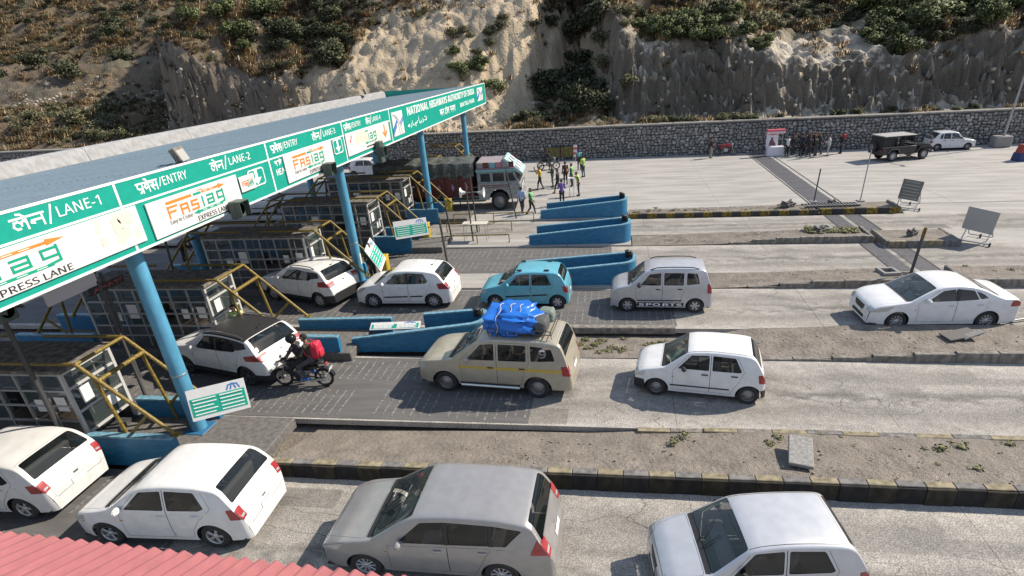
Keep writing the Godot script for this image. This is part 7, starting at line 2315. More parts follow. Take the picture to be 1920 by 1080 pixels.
	b3.rotation.x = 0.12

func make_bike(called: String, label: String, c: Color) -> Node3D:
	var o := thing(called, label, "motorbike")
	var blk := mat("car_trim")
	var al := mat("alloy", lin(0.35, 0.35, 0.35), 0.35, 0.7)
	var pm := mat("bike_paint_%d" % int(c.r * 1000), c, 0.25)
	for x in [-0.64, 0.64]:
		var mb := MB.new()
		for i in 26:
			var a0 := TAU * i / 26
			var a1 := TAU * (i + 1) / 26
			mb.tube(Vector3(cos(a0), sin(a0), 0) * 0.265, Vector3(cos(a1), sin(a1), 0) * 0.265, 0.042, 7)
		var w := put("wheel", mb.mesh(), mat("tyre"), o, Transform3D(Basis.IDENTITY, Vector3(x, 0.307, 0)))
		mb = MB.new()
		for i in 22:
			var a0 := TAU * i / 22
			var a1 := TAU * (i + 1) / 22
			mb.tube(Vector3(cos(a0), sin(a0), 0) * 0.225, Vector3(cos(a1), sin(a1), 0) * 0.225, 0.014, 6)
		put("rim", mb.mesh(), al, w)
		mb = MB.new()
		mb.tube(Vector3(0, 0, -0.06), Vector3(0, 0, 0.06), 0.05, 10)
		for i in 12:
			var a := TAU * i / 12
			mb.tube(Vector3(0, 0, 0.03 * (1 if i % 2 else -1)), Vector3(cos(a), sin(a), 0) * 0.22, 0.005, 4)
		put("spokes", mb.mesh(), al, w)
	var mb := MB.new()
	for s in [-0.08, 0.08]:
		mb.tube(Vector3(-0.64, 0.307, s), Vector3(-0.44, 0.92, s), 0.022, 7)
	put("fork", mb.mesh(), al, o)
	mb = MB.new()
	mb.path([Vector3(-0.46, 0.86, 0), Vector3(-0.1, 0.55, 0), Vector3(0.2, 0.42, 0)], 0.03, 7)
	mb.path([Vector3(-0.44, 0.9, 0), Vector3(0.1, 0.74, 0), Vector3(0.7, 0.78, 0)], 0.025, 7)
	for s in [-0.09, 0.09]:
		mb.path([Vector3(0.1, 0.42, s), Vector3(0.64, 0.307, s)], 0.02, 6)
		mb.path([Vector3(0.45, 0.74, s), Vector3(0.6, 0.34, s)], 0.024, 7)
	put("frame", mb.mesh(), blk, o)
	mb = MB.new()
	mb.path([Vector3(-0.34, 1.02, 0.36), Vector3(-0.42, 1.0, 0.2), Vector3(-0.46, 0.96, 0), Vector3(-0.42, 1.0, -0.2), Vector3(-0.34, 1.02, -0.36)], 0.014, 6)
	put("handlebar", mb.mesh(), al, o)
	var tank := lump(Vector3(-0.18, 0.82, 0), Vector3(0.25, 0.13, 0.14), 2, 0.0)
	put("fuel_tank", tank, pm, o)
	put("seat", lump(Vector3(0.36, 0.83, 0), Vector3(0.38, 0.05, 0.13), 3, 0.0), mat("seat_red", lin(0.26, 0.03, 0.03), 0.6) if c.r > 0.3 else blk, o)
	for sg in [-1.0, 1.0]:
		slab_box(o, "side_panel", pm, Vector3(0.28, 0.66, 0.1 * sg), Vector3(0.34, 0.16, 0.04), 0.02)
	put("engine", lump(Vector3(-0.02, 0.45, 0), Vector3(0.2, 0.17, 0.13), 4, 0.1), al, o)
	mb = MB.new()
	mb.path([Vector3(-0.15, 0.4, 0.12), Vector3(0.05, 0.28, 0.15), Vector3(0.3, 0.28, 0.16)], 0.022, 7)
	mb.tube(Vector3(0.3, 0.28, 0.16), Vector3(0.78, 0.36, 0.17), 0.045, 9)
	put("exhaust", mb.mesh(), mat("chrome"), o)
	for q in [[-0.64, 0.34, 0.25, 2.6], [0.64, 0.36, 0.2, 2.2]]:
		mb = MB.new()
		for i in 9:
			var a0: float = q[2] + q[3] * i / 9.0
			var a1: float = q[2] + q[3] * (i + 1) / 9.0
			var e0 := Vector3(q[0] + cos(a0) * q[1], 0.307 + sin(a0) * q[1], 0)
			var e1 := Vector3(q[0] + cos(a1) * q[1], 0.307 + sin(a1) * q[1], 0)
			mb.bar(e0, e1, 0.13, 0.012)
		put("mudguard", mb.mesh(), pm, o)
	mb = MB.new()
	mb.lathe([Vector2(0.0, 0.03), Vector2(0.08, 0.02), Vector2(0.1, -0.02), Vector2(0.06, -0.1), Vector2(0.0, -0.12)], Transform3D(Basis(Vector3.UP, -PI / 2), Vector3(-0.56, 0.88, 0)), 14)
	put("head_lamp", mb.mesh(), mat("lamp_clear"), o)
	slab_box(o, "tail_lamp", mat("lamp_red"), Vector3(0.8, 0.78, 0), Vector3(0.06, 0.07, 0.14), 0.015)
	slab_box(o, "number_plate", mat("plate_white"), Vector3(0.9, 0.6, 0), Vector3(0.01, 0.14, 0.22), 0.0, Basis(Vector3(0, 0, 1), -0.35))
	for s in [-1, 1]:
		mb = MB.new()
		mb.tube(Vector3(-0.38, 1.02, 0.27 * s), Vector3(-0.36, 1.16, 0.3 * s), 0.007, 5)
		mb.box(Vector3(-0.35, 1.19, 0.32 * s), Vector3(0.015, 0.07, 0.11), Basis.IDENTITY, 0.005)
		put("mirror", mb.mesh(), blk, o)
	return o

# ---------------------------------------------------------------- people: one skin meshed from a field of tapered limbs
var nets := {}

# bones: [a, b, ra, rb, id]; returns [vertices, normals, ids] as triangles
func net(bones: Array, cell: float, blend: float) -> Array:
	var lo := Vector3(9, 9, 9)
	var hi := Vector3(-9, -9, -9)
	for b in bones:
		for e in [[b[0], b[2]], [b[1], b[3]]]:
			var r := Vector3.ONE * (float(e[1]) + blend + cell * 2.0)
			lo = lo.min(e[0] - r)
			hi = hi.max(e[0] + r)
	var nx := int((hi.x - lo.x) / cell) + 2
	var ny := int((hi.y - lo.y) / cell) + 2
	var nzz := int((hi.z - lo.z) / cell) + 2
	var F := PackedFloat32Array()
	F.resize(nx * ny * nzz)
	F.fill(1.0)
	var D := PackedFloat32Array()
	D.resize(nx * ny * nzz)
	D.fill(1.0)
	var I := PackedByteArray()
	I.resize(nx * ny * nzz)
	for b in bones:
		var A: Vector3 = b[0]
		var B: Vector3 = b[1]
		var ra: float = b[2]
		var rb: float = b[3]
		var m := maxf(ra, rb) + blend + cell * 2.0
		var l := ((A.min(B) - Vector3(m, m, m) - lo) / cell).floor()
		var h := ((A.max(B) + Vector3(m, m, m) - lo) / cell).ceil()
		var ab := B - A
		var q := maxf(ab.length_squared(), 1e-8)
		for z in range(maxi(int(l.z), 0), mini(int(h.z), nzz - 1) + 1):
			for y in range(maxi(int(l.y), 0), mini(int(h.y), ny - 1) + 1):
				var k := (z * ny + y) * nx
				for x in range(maxi(int(l.x), 0), mini(int(h.x), nx - 1) + 1):
					var p := lo + Vector3(x, y, z) * cell - A
					var t := clampf(p.dot(ab) / q, 0.0, 1.0)
					var d := (p - ab * t).length() - (ra + (rb - ra) * t)
					if d > m: continue
					var f := F[k + x]
					if d < D[k + x]:
						D[k + x] = d
						I[k + x] = b[4]
					var u := clampf(0.5 + 0.5 * (f - d) / blend, 0.0, 1.0)
					F[k + x] = f + (d - f) * u - blend * u * (1.0 - u)
	var idx := PackedInt32Array()
	idx.resize(nx * ny * nzz)
	idx.fill(-1)
	var vs := []
	var ids := []
	var st := [1, nx, nx * ny]
	for z in nzz - 1:
		for y in ny - 1:
			for x in nx - 1:
				var k := (z * ny + y) * nx + x
				var neg := 0
				for c in 8:
					if F[k + (c & 1) + ((c >> 1) & 1) * nx + (c >> 2) * nx * ny] < 0.0: neg += 1
				if neg == 0 or neg == 8: continue
				var s := Vector3.ZERO
				var n := 0
				for e in [[0, 1], [2, 3], [4, 5], [6, 7], [0, 2], [1, 3], [4, 6], [5, 7], [0, 4], [1, 5], [2, 6], [3, 7]]:
					var c0: int = e[0]
					var c1: int = e[1]
					var f0 := F[k + (c0 & 1) + ((c0 >> 1) & 1) * nx + (c0 >> 2) * nx * ny]
					var f1 := F[k + (c1 & 1) + ((c1 >> 1) & 1) * nx + (c1 >> 2) * nx * ny]
					if (f0 < 0.0) != (f1 < 0.0):
						s += Vector3(c0 & 1, (c0 >> 1) & 1, c0 >> 2).lerp(Vector3(c1 & 1, (c1 >> 1) & 1, c1 >> 2), f0 / (f0 - f1))
						n += 1
				idx[k] = vs.size()
				vs.append(lo + (Vector3(x, y, z) + s / n) * cell)
				ids.append(I[k])
	var acc := PackedVector3Array()
	acc.resize(vs.size())
	var tris := []
	for z in range(1, nzz - 1):
		for y in range(1, ny - 1):
			for x in range(1, nx - 1):
				var k := (z * ny + y) * nx + x
				var f := F[k]
				for ax in 3:
					var g := F[k + st[ax]]
					if (f < 0.0) == (g < 0.0): continue
					var u: int = st[(ax + 1) % 3]
					var w: int = st[(ax + 2) % 3]
					var a := idx[k]
					var b := idx[k - u]
					var c := idx[k - u - w]
					var d := idx[k - w]
					if a < 0 or b < 0 or c < 0 or d < 0: continue
					var nn: Vector3 = (vs[c] - vs[a]).cross(vs[d] - vs[b])
					var dir := Vector3.ZERO
					dir[ax] = 1.0 if f < 0.0 else -1.0
					if nn.dot(dir) < 0.0: nn = -nn
					for e in [a, b, c, d]: acc[e] += nn
					tris.append([a, b, c])
					tris.append([a, c, d])
	return [vs, acc, ids, tris]

func add_net(mb: MB, nt: Array, xf: Transform3D, cols: Callable) -> void:
	for t in nt[3]:
		var p := []
		for e in t:
			p.append(nt[0][e])
		var old := mb.xf
		mb.xf = xf
		var a := mb.c.size()
		mb.tri(p[0], p[1], p[2], nt[1][t[0]].normalized(), nt[1][t[1]].normalized(), nt[1][t[2]].normalized())
		mb.xf = old
		if mb.c.size() > a:
			# colour each corner by the limb that it belongs to
			for q in 3:
				var w: Vector3 = mb.v[a + q]
				var best := 0
				var bd := 1e9
				for e in 3:
					var dd: float = (xf * p[e]).distance_squared_to(w)
					if dd < bd: bd = dd; best = e
				mb.c[a + q] = cols.call(nt[2][t[best]], p[best])

func head_net() -> Array:
	if not nets.has("head"):
		nets.head = net([[Vector3(-0.02, 0.045, 0), Vector3(0.015, 0.04, 0), 0.092, 0.09, 0], [Vector3(0.02, 0.0, 0), Vector3(0.035, -0.075, 0), 0.072, 0.045, 0], [Vector3(0.09, 0.02, 0), Vector3(0.112, -0.018, 0), 0.010, 0.015, 0], [Vector3(0.075, -0.05, 0.0), Vector3(0.08, -0.055, 0.0), 0.022, 0.02, 0],
			[Vector3(-0.01, 0.02, 0.085), Vector3(-0.012, -0.02, 0.083), 0.017, 0.012, 0], [Vector3(-0.01, 0.02, -0.085), Vector3(-0.012, -0.02, -0.083), 0.017, 0.012, 0], [Vector3(-0.02, -0.02, 0), Vector3(-0.03, -0.15, 0), 0.055, 0.055, 0]], 0.0095, 0.02)
	return nets.head

func hand_net() -> Array:
	if not nets.has("hand"):
		var b := [[Vector3(0, 0, 0), Vector3(0, -0.085, 0.0), 0.026, 0.034, 0], [Vector3(0.0, -0.06, -0.016), Vector3(0, -0.09, 0.02), 0.022, 0.022, 0]]
		for i in 4:
			var z := -0.028 + i * 0.019
			var l: float = [0.062, 0.075, 0.068, 0.052][i]
			var k := Vector3(0.006, -0.1, z)
			var m := k + Vector3(0.012, -l * 0.55, z * 0.15)
			b.append([k, m, 0.0095, 0.0085, 0])
			b.append([m, m + Vector3(0.024, -l * 0.4, 0), 0.0085, 0.007, 0])
		b.append([Vector3(0.008, -0.03, -0.024), Vector3(0.026, -0.068, -0.046), 0.013, 0.0105, 0])
		b.append([Vector3(0.026, -0.068, -0.046), Vector3(0.038, -0.1, -0.044), 0.0105, 0.008, 0])
		nets.hand = net(b, 0.0065, 0.006)
	return nets.hand

# joints of a 1.72 m figure that faces +x; z > 0 is its right
func pose(kind: String) -> Dictionary:
	var J := {"pel": Vector3(0, 0.95, 0), "chest": Vector3(0.0, 1.28, 0), "neck": Vector3(0.0, 1.47, 0), "head": Vector3(0.025, 1.6, 0), "tilt": 0.0,
		"hl": Vector3(0, 0.92, -0.085), "hr": Vector3(0, 0.92, 0.085), "kl": Vector3(0.02, 0.5, -0.1), "kr": Vector3(0.02, 0.5, 0.1), "al": Vector3(-0.03, 0.085, -0.11), "ar": Vector3(-0.03, 0.085, 0.11),
		"sl": Vector3(0, 1.41, -0.17), "sr": Vector3(0, 1.41, 0.17), "el": Vector3(-0.03, 1.13, -0.23), "er": Vector3(-0.03, 1.13, 0.23), "wl": Vector3(0.06, 0.89, -0.23), "wr": Vector3(0.06, 0.89, 0.23)}
	match kind:
		"walk":
			J.merge({"kl": Vector3(0.16, 0.52, -0.1), "al": Vector3(0.24, 0.09, -0.1), "kr": Vector3(-0.02, 0.49, 0.1), "ar": Vector3(-0.3, 0.14, 0.1), "wl": Vector3(-0.12, 0.92, -0.22), "el": Vector3(-0.14, 1.14, -0.22), "wr": Vector3(0.24, 0.98, 0.2), "er": Vector3(0.06, 1.13, 0.22)}, true)
		"film":
			J.merge({"er": Vector3(0.2, 1.24, 0.24), "wr": Vector3(0.34, 1.47, 0.1), "el": Vector3(0.2, 1.24, -0.24), "wl": Vector3(0.34, 1.47, -0.08), "kl": Vector3(0.14, 0.52, -0.1), "al": Vector3(0.2, 0.085, -0.12), "ar": Vector3(-0.22, 0.1, 0.12), "kr": Vector3(-0.04, 0.5, 0.1)}, true)
		"hold":
			J.merge({"er": Vector3(0.06, 1.13, 0.24), "wr": Vector3(0.3, 1.14, 0.12), "el": Vector3(0.06, 1.13, -0.24), "wl": Vector3(0.3, 1.14, -0.1)}, true)
		"reach":
			J.merge({"er": Vector3(0.2, 1.3, 0.2), "wr": Vector3(0.44, 1.36, 0.12), "chest": Vector3(0.05, 1.27, 0), "neck": Vector3(0.1, 1.45, 0), "head": Vector3(0.15, 1.57, 0), "sl": Vector3(0.07, 1.39, -0.17), "sr": Vector3(0.07, 1.39, 0.17)}, true)
		"bend":
			J.merge({"chest": Vector3(0.26, 1.14, 0), "neck": Vector3(0.42, 1.22, 0), "head": Vector3(0.54, 1.24, 0), "sl": Vector3(0.36, 1.17, -0.17), "sr": Vector3(0.36, 1.17, 0.17), "el": Vector3(0.42, 0.9, -0.2), "er": Vector3(0.42, 0.9, 0.2), "wl": Vector3(0.5, 0.68, -0.14), "wr": Vector3(0.5, 0.68, 0.14), "tilt": -0.6}, true)
		"drive":
			J.merge({"pel": Vector3(-0.12, 0.93, 0), "hl": Vector3(-0.1, 0.92, -0.09), "hr": Vector3(-0.1, 0.92, 0.09), "kl": Vector3(0.26, 0.7, -0.2), "al": Vector3(0.06, 0.36, -0.2), "kr": Vector3(0.14, 0.5, 0.26), "ar": Vector3(0.05, 0.09, 0.3), "chest": Vector3(0.0, 1.24, 0), "neck": Vector3(0.06, 1.42, 0), "head": Vector3(0.1, 1.55, 0),
				"sl": Vector3(0.04, 1.36, -0.17), "sr": Vector3(0.04, 1.36, 0.17), "el": Vector3(0.2, 1.14, -0.28), "er": Vector3(0.2, 1.14, 0.28), "wl": Vector3(0.38, 1.05, -0.3), "wr": Vector3(0.38, 1.05, 0.3)}, true)
		"sit":
			J.merge({"pel": Vector3(0, 0.55, 0), "hl": Vector3(0.03, 0.54, -0.09), "hr": Vector3(0.03, 0.54, 0.09), "kl": Vector3(0.45, 0.62, -0.12), "kr": Vector3(0.45, 0.62, 0.12), "al": Vector3(0.62, 0.24, -0.12), "ar": Vector3(0.62, 0.24, 0.12), "chest": Vector3(-0.06, 0.88, 0), "neck": Vector3(-0.08, 1.07, 0), "head": Vector3(-0.05, 1.2, 0),
				"sl": Vector3(-0.08, 1.01, -0.17), "sr": Vector3(-0.08, 1.01, 0.17), "el": Vector3(0.12, 0.8, -0.24), "er": Vector3(0.12, 0.8, 0.24), "wl": Vector3(0.36, 0.88, -0.14), "wr": Vector3(0.36, 0.88, 0.14)}, true)
		"pillion":
			J.merge({"pel": Vector3(-0.45, 0.98, 0), "hl": Vector3(-0.44, 0.97, -0.1), "hr": Vector3(-0.44, 0.97, 0.1), "kl": Vector3(-0.06, 0.8, -0.24), "al": Vector3(-0.22, 0.4, -0.22), "kr": Vector3(-0.06, 0.8, 0.24), "ar": Vector3(-0.22, 0.4, 0.22), "chest": Vector3(-0.38, 1.3, 0), "neck": Vector3(-0.34, 1.49, 0), "head": Vector3(-0.3, 1.62, 0),
				"sl": Vector3(-0.36, 1.42, -0.17), "sr": Vector3(-0.36, 1.42, 0.17), "el": Vector3(-0.24, 1.18, -0.25), "er": Vector3(-0.24, 1.18, 0.25), "wl": Vector3(-0.06, 1.08, -0.17), "wr": Vector3(-0.06, 1.08, 0.17)}, true)
	return J

func body_net(kind: String) -> Array:
	if not nets.has(kind):
		var J := pose(kind)
		var B := [[J.pel, J.chest, 0.125, 0.135, 1], [J.hl, J.hr, 0.105, 0.105, 4], [J.chest, (J.sl + J.sr) / 2.0 - Vector3(0, 0.03, 0), 0.13, 0.1, 1], [J.sl, J.sr, 0.07, 0.07, 1], [J.neck - Vector3(0, 0.03, 0), J.neck + (J.head - J.neck) * 0.4, 0.056, 0.052, 0]]
		for s in ["l", "r"]:
			var f: Vector3 = (J["a" + s] - J["k" + s]).normalized()
			B.append([J["h" + s], J["k" + s], 0.092, 0.062, 4])
			B.append([J["k" + s], J["a" + s], 0.06, 0.044, 4])
			var toe: Vector3 = J["a" + s] + Vector3(0.15, -0.05 if f.y < -0.6 else -0.02, 0)
			B.append([J["a" + s] + Vector3(-0.03, -0.035, 0), toe, 0.042, 0.036, 5])
			B.append([J["s" + s], J["e" + s], 0.056, 0.043, 2])
			B.append([J["e" + s], J["w" + s], 0.042, 0.03, 3])
		nets[kind] = net(B, 0.024, 0.045)
	return nets[kind]

# cols: hair, skin, torso, upper arm, forearm, trousers, shoes
func person(label: String, kind: String, at: Vector3, turn: float, cols: Array, group := "", size := 0.93) -> Node3D:
	var J := pose(kind)
	var o := thing("person", label, "person", at, turn, group)
	var mb := MB.new()
	var skin: Color = cols[1]
	add_net(mb, body_net(kind), Transform3D.IDENTITY, func(id: int, _p: Vector3) -> Color: return [skin, cols[2], cols[3], cols[4], cols[5], cols[6]][id])
	var hair: Color = cols[0]
	var hx := Transform3D(Basis(Vector3(0, 0, 1), J.tilt), J.head)
	add_net(mb, head_net(), hx, func(_id: int, p: Vector3) -> Color:
		if p.y > 0.085 or (p.y > -0.03 and p.x < 0.02 and absf(p.z) < 0.085 and p.x < -0.0 + (p.y - 0.02) * 0.6): return hair
		if p.x > 0.07 and absf(p.y - 0.02) < 0.012 and absf(absf(p.z) - 0.033) < 0.016: return Color(0.02, 0.015, 0.012)
		if p.x > 0.07 and absf(p.y + 0.048) < 0.007 and absf(p.z) < 0.026: return Color(0.16, 0.06, 0.05)
		return skin)
	for s in ["l", "r"]:
		var d: Vector3 = (J["w" + s] - J["e" + s]).normalized()
		var y := -d
		var z := Vector3(0, 0, 1.0 if s == "r" else -1.0)
		var x := y.cross(z).normalized() * (1.0 if s == "r" else -1.0)
		if x.x < 0.0: x = -x
		z = x.cross(y).normalized()
		add_net(mb, hand_net(), Transform3D(Basis(x, y, z * (1.0 if s == "r" else 1.0)), J["w" + s]), func(_id: int, _p: Vector3) -> Color: return skin)
	put("figure", mb.mesh(), vcol("cloth_and_skin", 0.8), o)
	o.scale = Vector3.ONE * size
	return o

func build_people() -> void:
	var sk := Color(0.27, 0.15, 0.095)
	var hr := Color(0.012, 0.010, 0.009)
	var dk := Color(0.016, 0.016, 0.02)
	var nv := Color(0.02, 0.028, 0.06)
	var vest := Color(0.2, 0.47, 0.12)
	var veb := Color(0.36, 0.48, 0.12)
	var sh := Color(0.02, 0.018, 0.016)
	var G := "people standing around by the truck"
	# by the truck
	person("person in a mustard yellow top holding up a camera, in front of the truck", "film", Vector3(-5.1, 0, -38.9), PI, [hr, sk, Color(0.5, 0.33, 0.04), Color(0.5, 0.33, 0.04), sk, dk, sh], G)
	person("person in dark green jacket and grey trousers right of the yellow top", "hold", Vector3(-4.3, 0, -39.6), PI, [hr, sk, Color(0.03, 0.045, 0.03), Color(0.03, 0.045, 0.03), Color(0.03, 0.045, 0.03), Color(0.06, 0.065, 0.07), sh], G)
	person("person dressed all in black striding toward the truck", "walk", Vector3(-3.75, 0, -37.7), PI - 0.2, [hr, sk, dk, dk, dk, dk, sh], G)
	person("person in a maroon top with a pale waist bag, back turned", "stand", Vector3(-3.45, 0, -40.4), PI * 0.6, [hr, sk, Color(0.07, 0.02, 0.02), Color(0.07, 0.02, 0.02), Color(0.07, 0.02, 0.02), dk, sh], G)
	person("person in a green safety vest beside the maroon top", "stand", Vector3(-2.95, 0, -39.7), PI * 0.9, [hr, sk, vest, dk, dk, dk, sh], G)
	person("person in a purple jacket behind the farthest blue nose barrier", "hold", Vector3(-3.2, 0, -34.4), PI * 0.55, [hr, sk, Color(0.14, 0.09, 0.28), Color(0.14, 0.09, 0.28), Color(0.14, 0.09, 0.28), dk, sh], G)
	person("person in a yellow green vest beside the white upright stand", "reach", Vector3(-2.3, 0, -36.8), PI, [hr, sk, veb, dk, sk, Color(0.03, 0.03, 0.05), sh], G)
	person("person with a blue helmet and teal shirt nearest the stone wall", "stand", Vector3(-2.75, 0, -45.6), PI * 0.5, [Color(0.02, 0.06, 0.22), Color(0.02, 0.06, 0.22), Color(0.16, 0.45, 0.36), Color(0.03, 0.1, 0.2), sk, dk, sh], G)
	person("person in a green vest and navy trousers holding a dark box", "hold", Vector3(-2.3, 0, -42.8), PI * 0.75, [hr, sk, veb, veb, sk, nv, sh], G)
	person("person in a light blue shirt walking past the truck bumper", "walk", Vector3(-5.45, 0, -32.6), PI * 0.45, [hr, sk, Color(0.34, 0.42, 0.60), Color(0.34, 0.42, 0.60), sk, nv, sh], G)
	person("person in a bright green vest walking toward the camera by the truck", "walk", Vector3(-4.85, 0, -32.25), -PI * 0.05, [hr, sk, Color(0.13, 0.48, 0.15), dk, dk, dk, sh], G)
	var bx := thing("carried_box", "dark box held in front of the person with navy trousers", "box", Vector3(-2.52, 1.35, -43.0))
	slab_box(bx, "box", mat("black_plastic"), Vector3.ZERO, Vector3(0.36, 0.26, 0.3), 0.02)
	var ph := thing("camera", "small black camera held up by the person in yellow", "camera", Vector3(-5.46, 1.52, -38.9))
	slab_box(ph, "camera_body", mat("black_plastic"), Vector3.ZERO, Vector3(0.08, 0.1, 0.15), 0.02)
	# along the wall
	person("person in a dark jacket and khaki trousers beside the red motorbike", "stand", Vector3(7.95, 0, -48.9), 0.3, [hr, sk, Color(0.05, 0.012, 0.015), Color(0.03, 0.01, 0.012), dk, Color(0.26, 0.23, 0.18), sh], "people along the wall")
	person("person in a white waistcoat over black, right of the promotion stand", "stand", Vector3(13.8, 0, -48.4), -PI * 0.4, [hr, sk, Color(0.5, 0.5, 0.55), dk, dk, dk, sh], "people along the wall")
	person("person in pale grey clothes at the right side of the dark crowd", "hold", Vector3(16.85, 0, -48.1), PI * 0.9, [hr, sk, Color(0.42, 0.42, 0.42), Color(0.42, 0.42, 0.42), Color(0.42, 0.42, 0.42), Color(0.32, 0.31, 0.29), sh], "people along the wall")
	person("person in black leaning left with a red backpack, at the crowd's right end", "reach", Vector3(18.1, 0, -48.95), PI, [hr, sk, dk, dk, dk, dk, sh], "people along the wall")
	var rb := thing("red_backpack", "small red backpack on the person at the right end of the crowd", "backpack", Vector3(18.22, 1.3, -48.95))
	put("bag", lump(Vector3.ZERO, Vector3(0.13, 0.2, 0.15), 6, 0.05), mat("bag_red", lin(0.34, 0.02, 0.035), 0.7), rb)
	var kinds := ["stand", "hold", "stand", "reach", "walk", "film"]
	var spots := [[14.4, -49.0], [14.75, -49.7], [14.95, -48.5], [15.3, -49.3], [15.2, -47.5], [15.75, -49.8], [15.6, -48.7], [16.1, -50.0], [16.15, -49.2], [15.95, -48.2], [16.5, -49.7], [16.35, -48.7]]
	for i in spots.size():
		var c: Color = [dk, Color(0.02, 0.02, 0.022), nv * 0.6, Color(0.035, 0.035, 0.04)][i % 4]
		person("person in dark clothes in the tight crowd by the wall, %s from the left" % ordinal([0, 1, 2, 3, 4, 5, 6, 7, 8, 9, 10, 11][i]), kinds[i % 6], Vector3(spots[i][0], 0, spots[i][1]), atan2(-(-49.0 - spots[i][1]), 15.6 - spots[i][0]) + 0.2, [hr, sk, c, c, c, dk if i % 3 else Color(0.05, 0.05, 0.06), sh], "dark crowd by the stone wall", 0.9 + 0.05 * (i % 3))
	# in the plaza
	person("guard in dark camouflage standing at the foot of the second column", "stand", Vector3(-9.95, 0.3, -20.75), -0.4, [Color(0.03, 0.035, 0.025), sk, Color(0.035, 0.045, 0.028), Color(0.03, 0.038, 0.025), Color(0.03, 0.038, 0.025), Color(0.016, 0.018, 0.018), sh], "toll staff", 1.04)
	person("attendant in a pale green vest beyond the black-roofed crossover", "hold", Vector3(-12.15, 0.3, -15.0), -PI * 0.4, [hr, sk, Color(0.45, 0.55, 0.2), Color(0.4, 0.4, 0.4), sk, dk, sh], "toll staff", 0.95)
	person("person in dark clothes bending over in the shade far under the canopy", "bend", Vector3(-21.9, 0, -24.8), 0.2, [hr, sk, dk, dk, dk, nv, sh], "toll staff")
	person("clerk in black inside the second booth from the second column", "hold", Vector3(-13.6, 0.42, -20.7), -PI * 0.5, [hr, sk, dk, dk, sk, dk, sh], "toll staff", 0.92)
	# drivers seen through the car windows
	for q in [["tall_silver_hatchback", 0.0, "tall silver hatchback", Color(0.2, 0.2, 0.24)], ["white_compact", 0.04, "rounded white hatchback", Color(0.05, 0.05, 0.07)], ["white_sedan", 0.0, "white sedan", Color(0.3, 0.28, 0.26)], ["beige_wagon", 0.1, "beige wagon", Color(0.12, 0.13, 0.2)], ["light_blue_hatchback", -0.04, "light blue hatchback", Color(0.18, 0.1, 0.08)]]:
		var car: Node3D = get_node(NodePath(q[0]))
		var sx: float = {"tall_silver_hatchback": 0.74, "white_compact": 0.92, "white_sedan": 1.16, "beige_wagon": 1.1, "light_blue_hatchback": 0.84}[q[0]]
		var o := person("driver seated behind the wheel of the %s" % q[2], "sit", Vector3.ZERO, 0.0, [hr, sk, q[3], q[3], sk, dk, sh], "", 0.94)
		o.transform = car.transform * Transform3D(Basis(Vector3.UP, PI).scaled(Vector3.ONE * 0.94), Vector3(sx + 1.12, q[1], -0.34))
	# on the motorbikes
	person("rider in dark clothes and black helmet steering the motorbike with one foot down", "drive", Vector3(-9.2, 0, -13.34), PI + deg_to_rad(1.0), [dk, sk, Color(0.035, 0.025, 0.032), Color(0.04, 0.03, 0.036), dk, dk, sh], "riders on the near motorbike", 1.0)
	var hm := thing("helmet", "black round helmet of the rider steering the near motorbike", "helmet", Vector3(-9.3, 1.575, -13.34), PI)
	put("shell", lump(Vector3(-0.01, 0.03, 0), Vector3(0.135, 0.13, 0.125), 8, 0.0), mat("helmet_black", lin(0.015, 0.015, 0.016), 0.2), hm)
	slab_box(hm, "visor", mat("dark_window"), Vector3(0.12, 0.02, 0), Vector3(0.04, 0.09, 0.17), 0.02)
	person("passenger in dark olive jacket with blue shoes behind the rider", "pillion", Vector3(-9.2, 0, -13.34), PI + deg_to_rad(1.0), [hr, sk, Color(0.05, 0.05, 0.035), Color(0.05, 0.05, 0.035), Color(0.045, 0.042, 0.035), Color(0.06, 0.062, 0.066), Color(0.02, 0.16, 0.55)], "riders on the near motorbike", 1.0)
	var bp := thing("backpack", "bright red backpack on the motorbike passenger's back", "backpack", Vector3(-8.58, 1.25, -13.34), 0.0)
	put("bag", lump(Vector3.ZERO, Vector3(0.14, 0.27, 0.18), 4, 0.06), mat("backpack_red", lin(0.50, 0.018, 0.045), 0.6), bp)
	put("pocket", lump(Vector3(0.12, -0.08, 0), Vector3(0.06, 0.14, 0.13), 4, 0.05), mat("backpack_red"), bp)
	for s in [-1, 1]:
		var mb := MB.new()
		mb.path([Vector3(-0.06, 0.22, 0.1 * s), Vector3(-0.2, 0.26, 0.13 * s), Vector3(-0.32, 0.12, 0.14 * s), Vector3(-0.3, -0.1, 0.14 * s), Vector3(-0.1, -0.22, 0.13 * s)], 0.018, 6)
		put("strap", mb.mesh(), mat("backpack_red"), bp)
	person("rider in dark clothes on the black motorbike by the wall", "drive", Vector3(-5.3, 0, -46.2), 0.1, [dk, dk, Color(0.03, 0.03, 0.035), Color(0.03, 0.03, 0.035), dk, dk, sh], "")

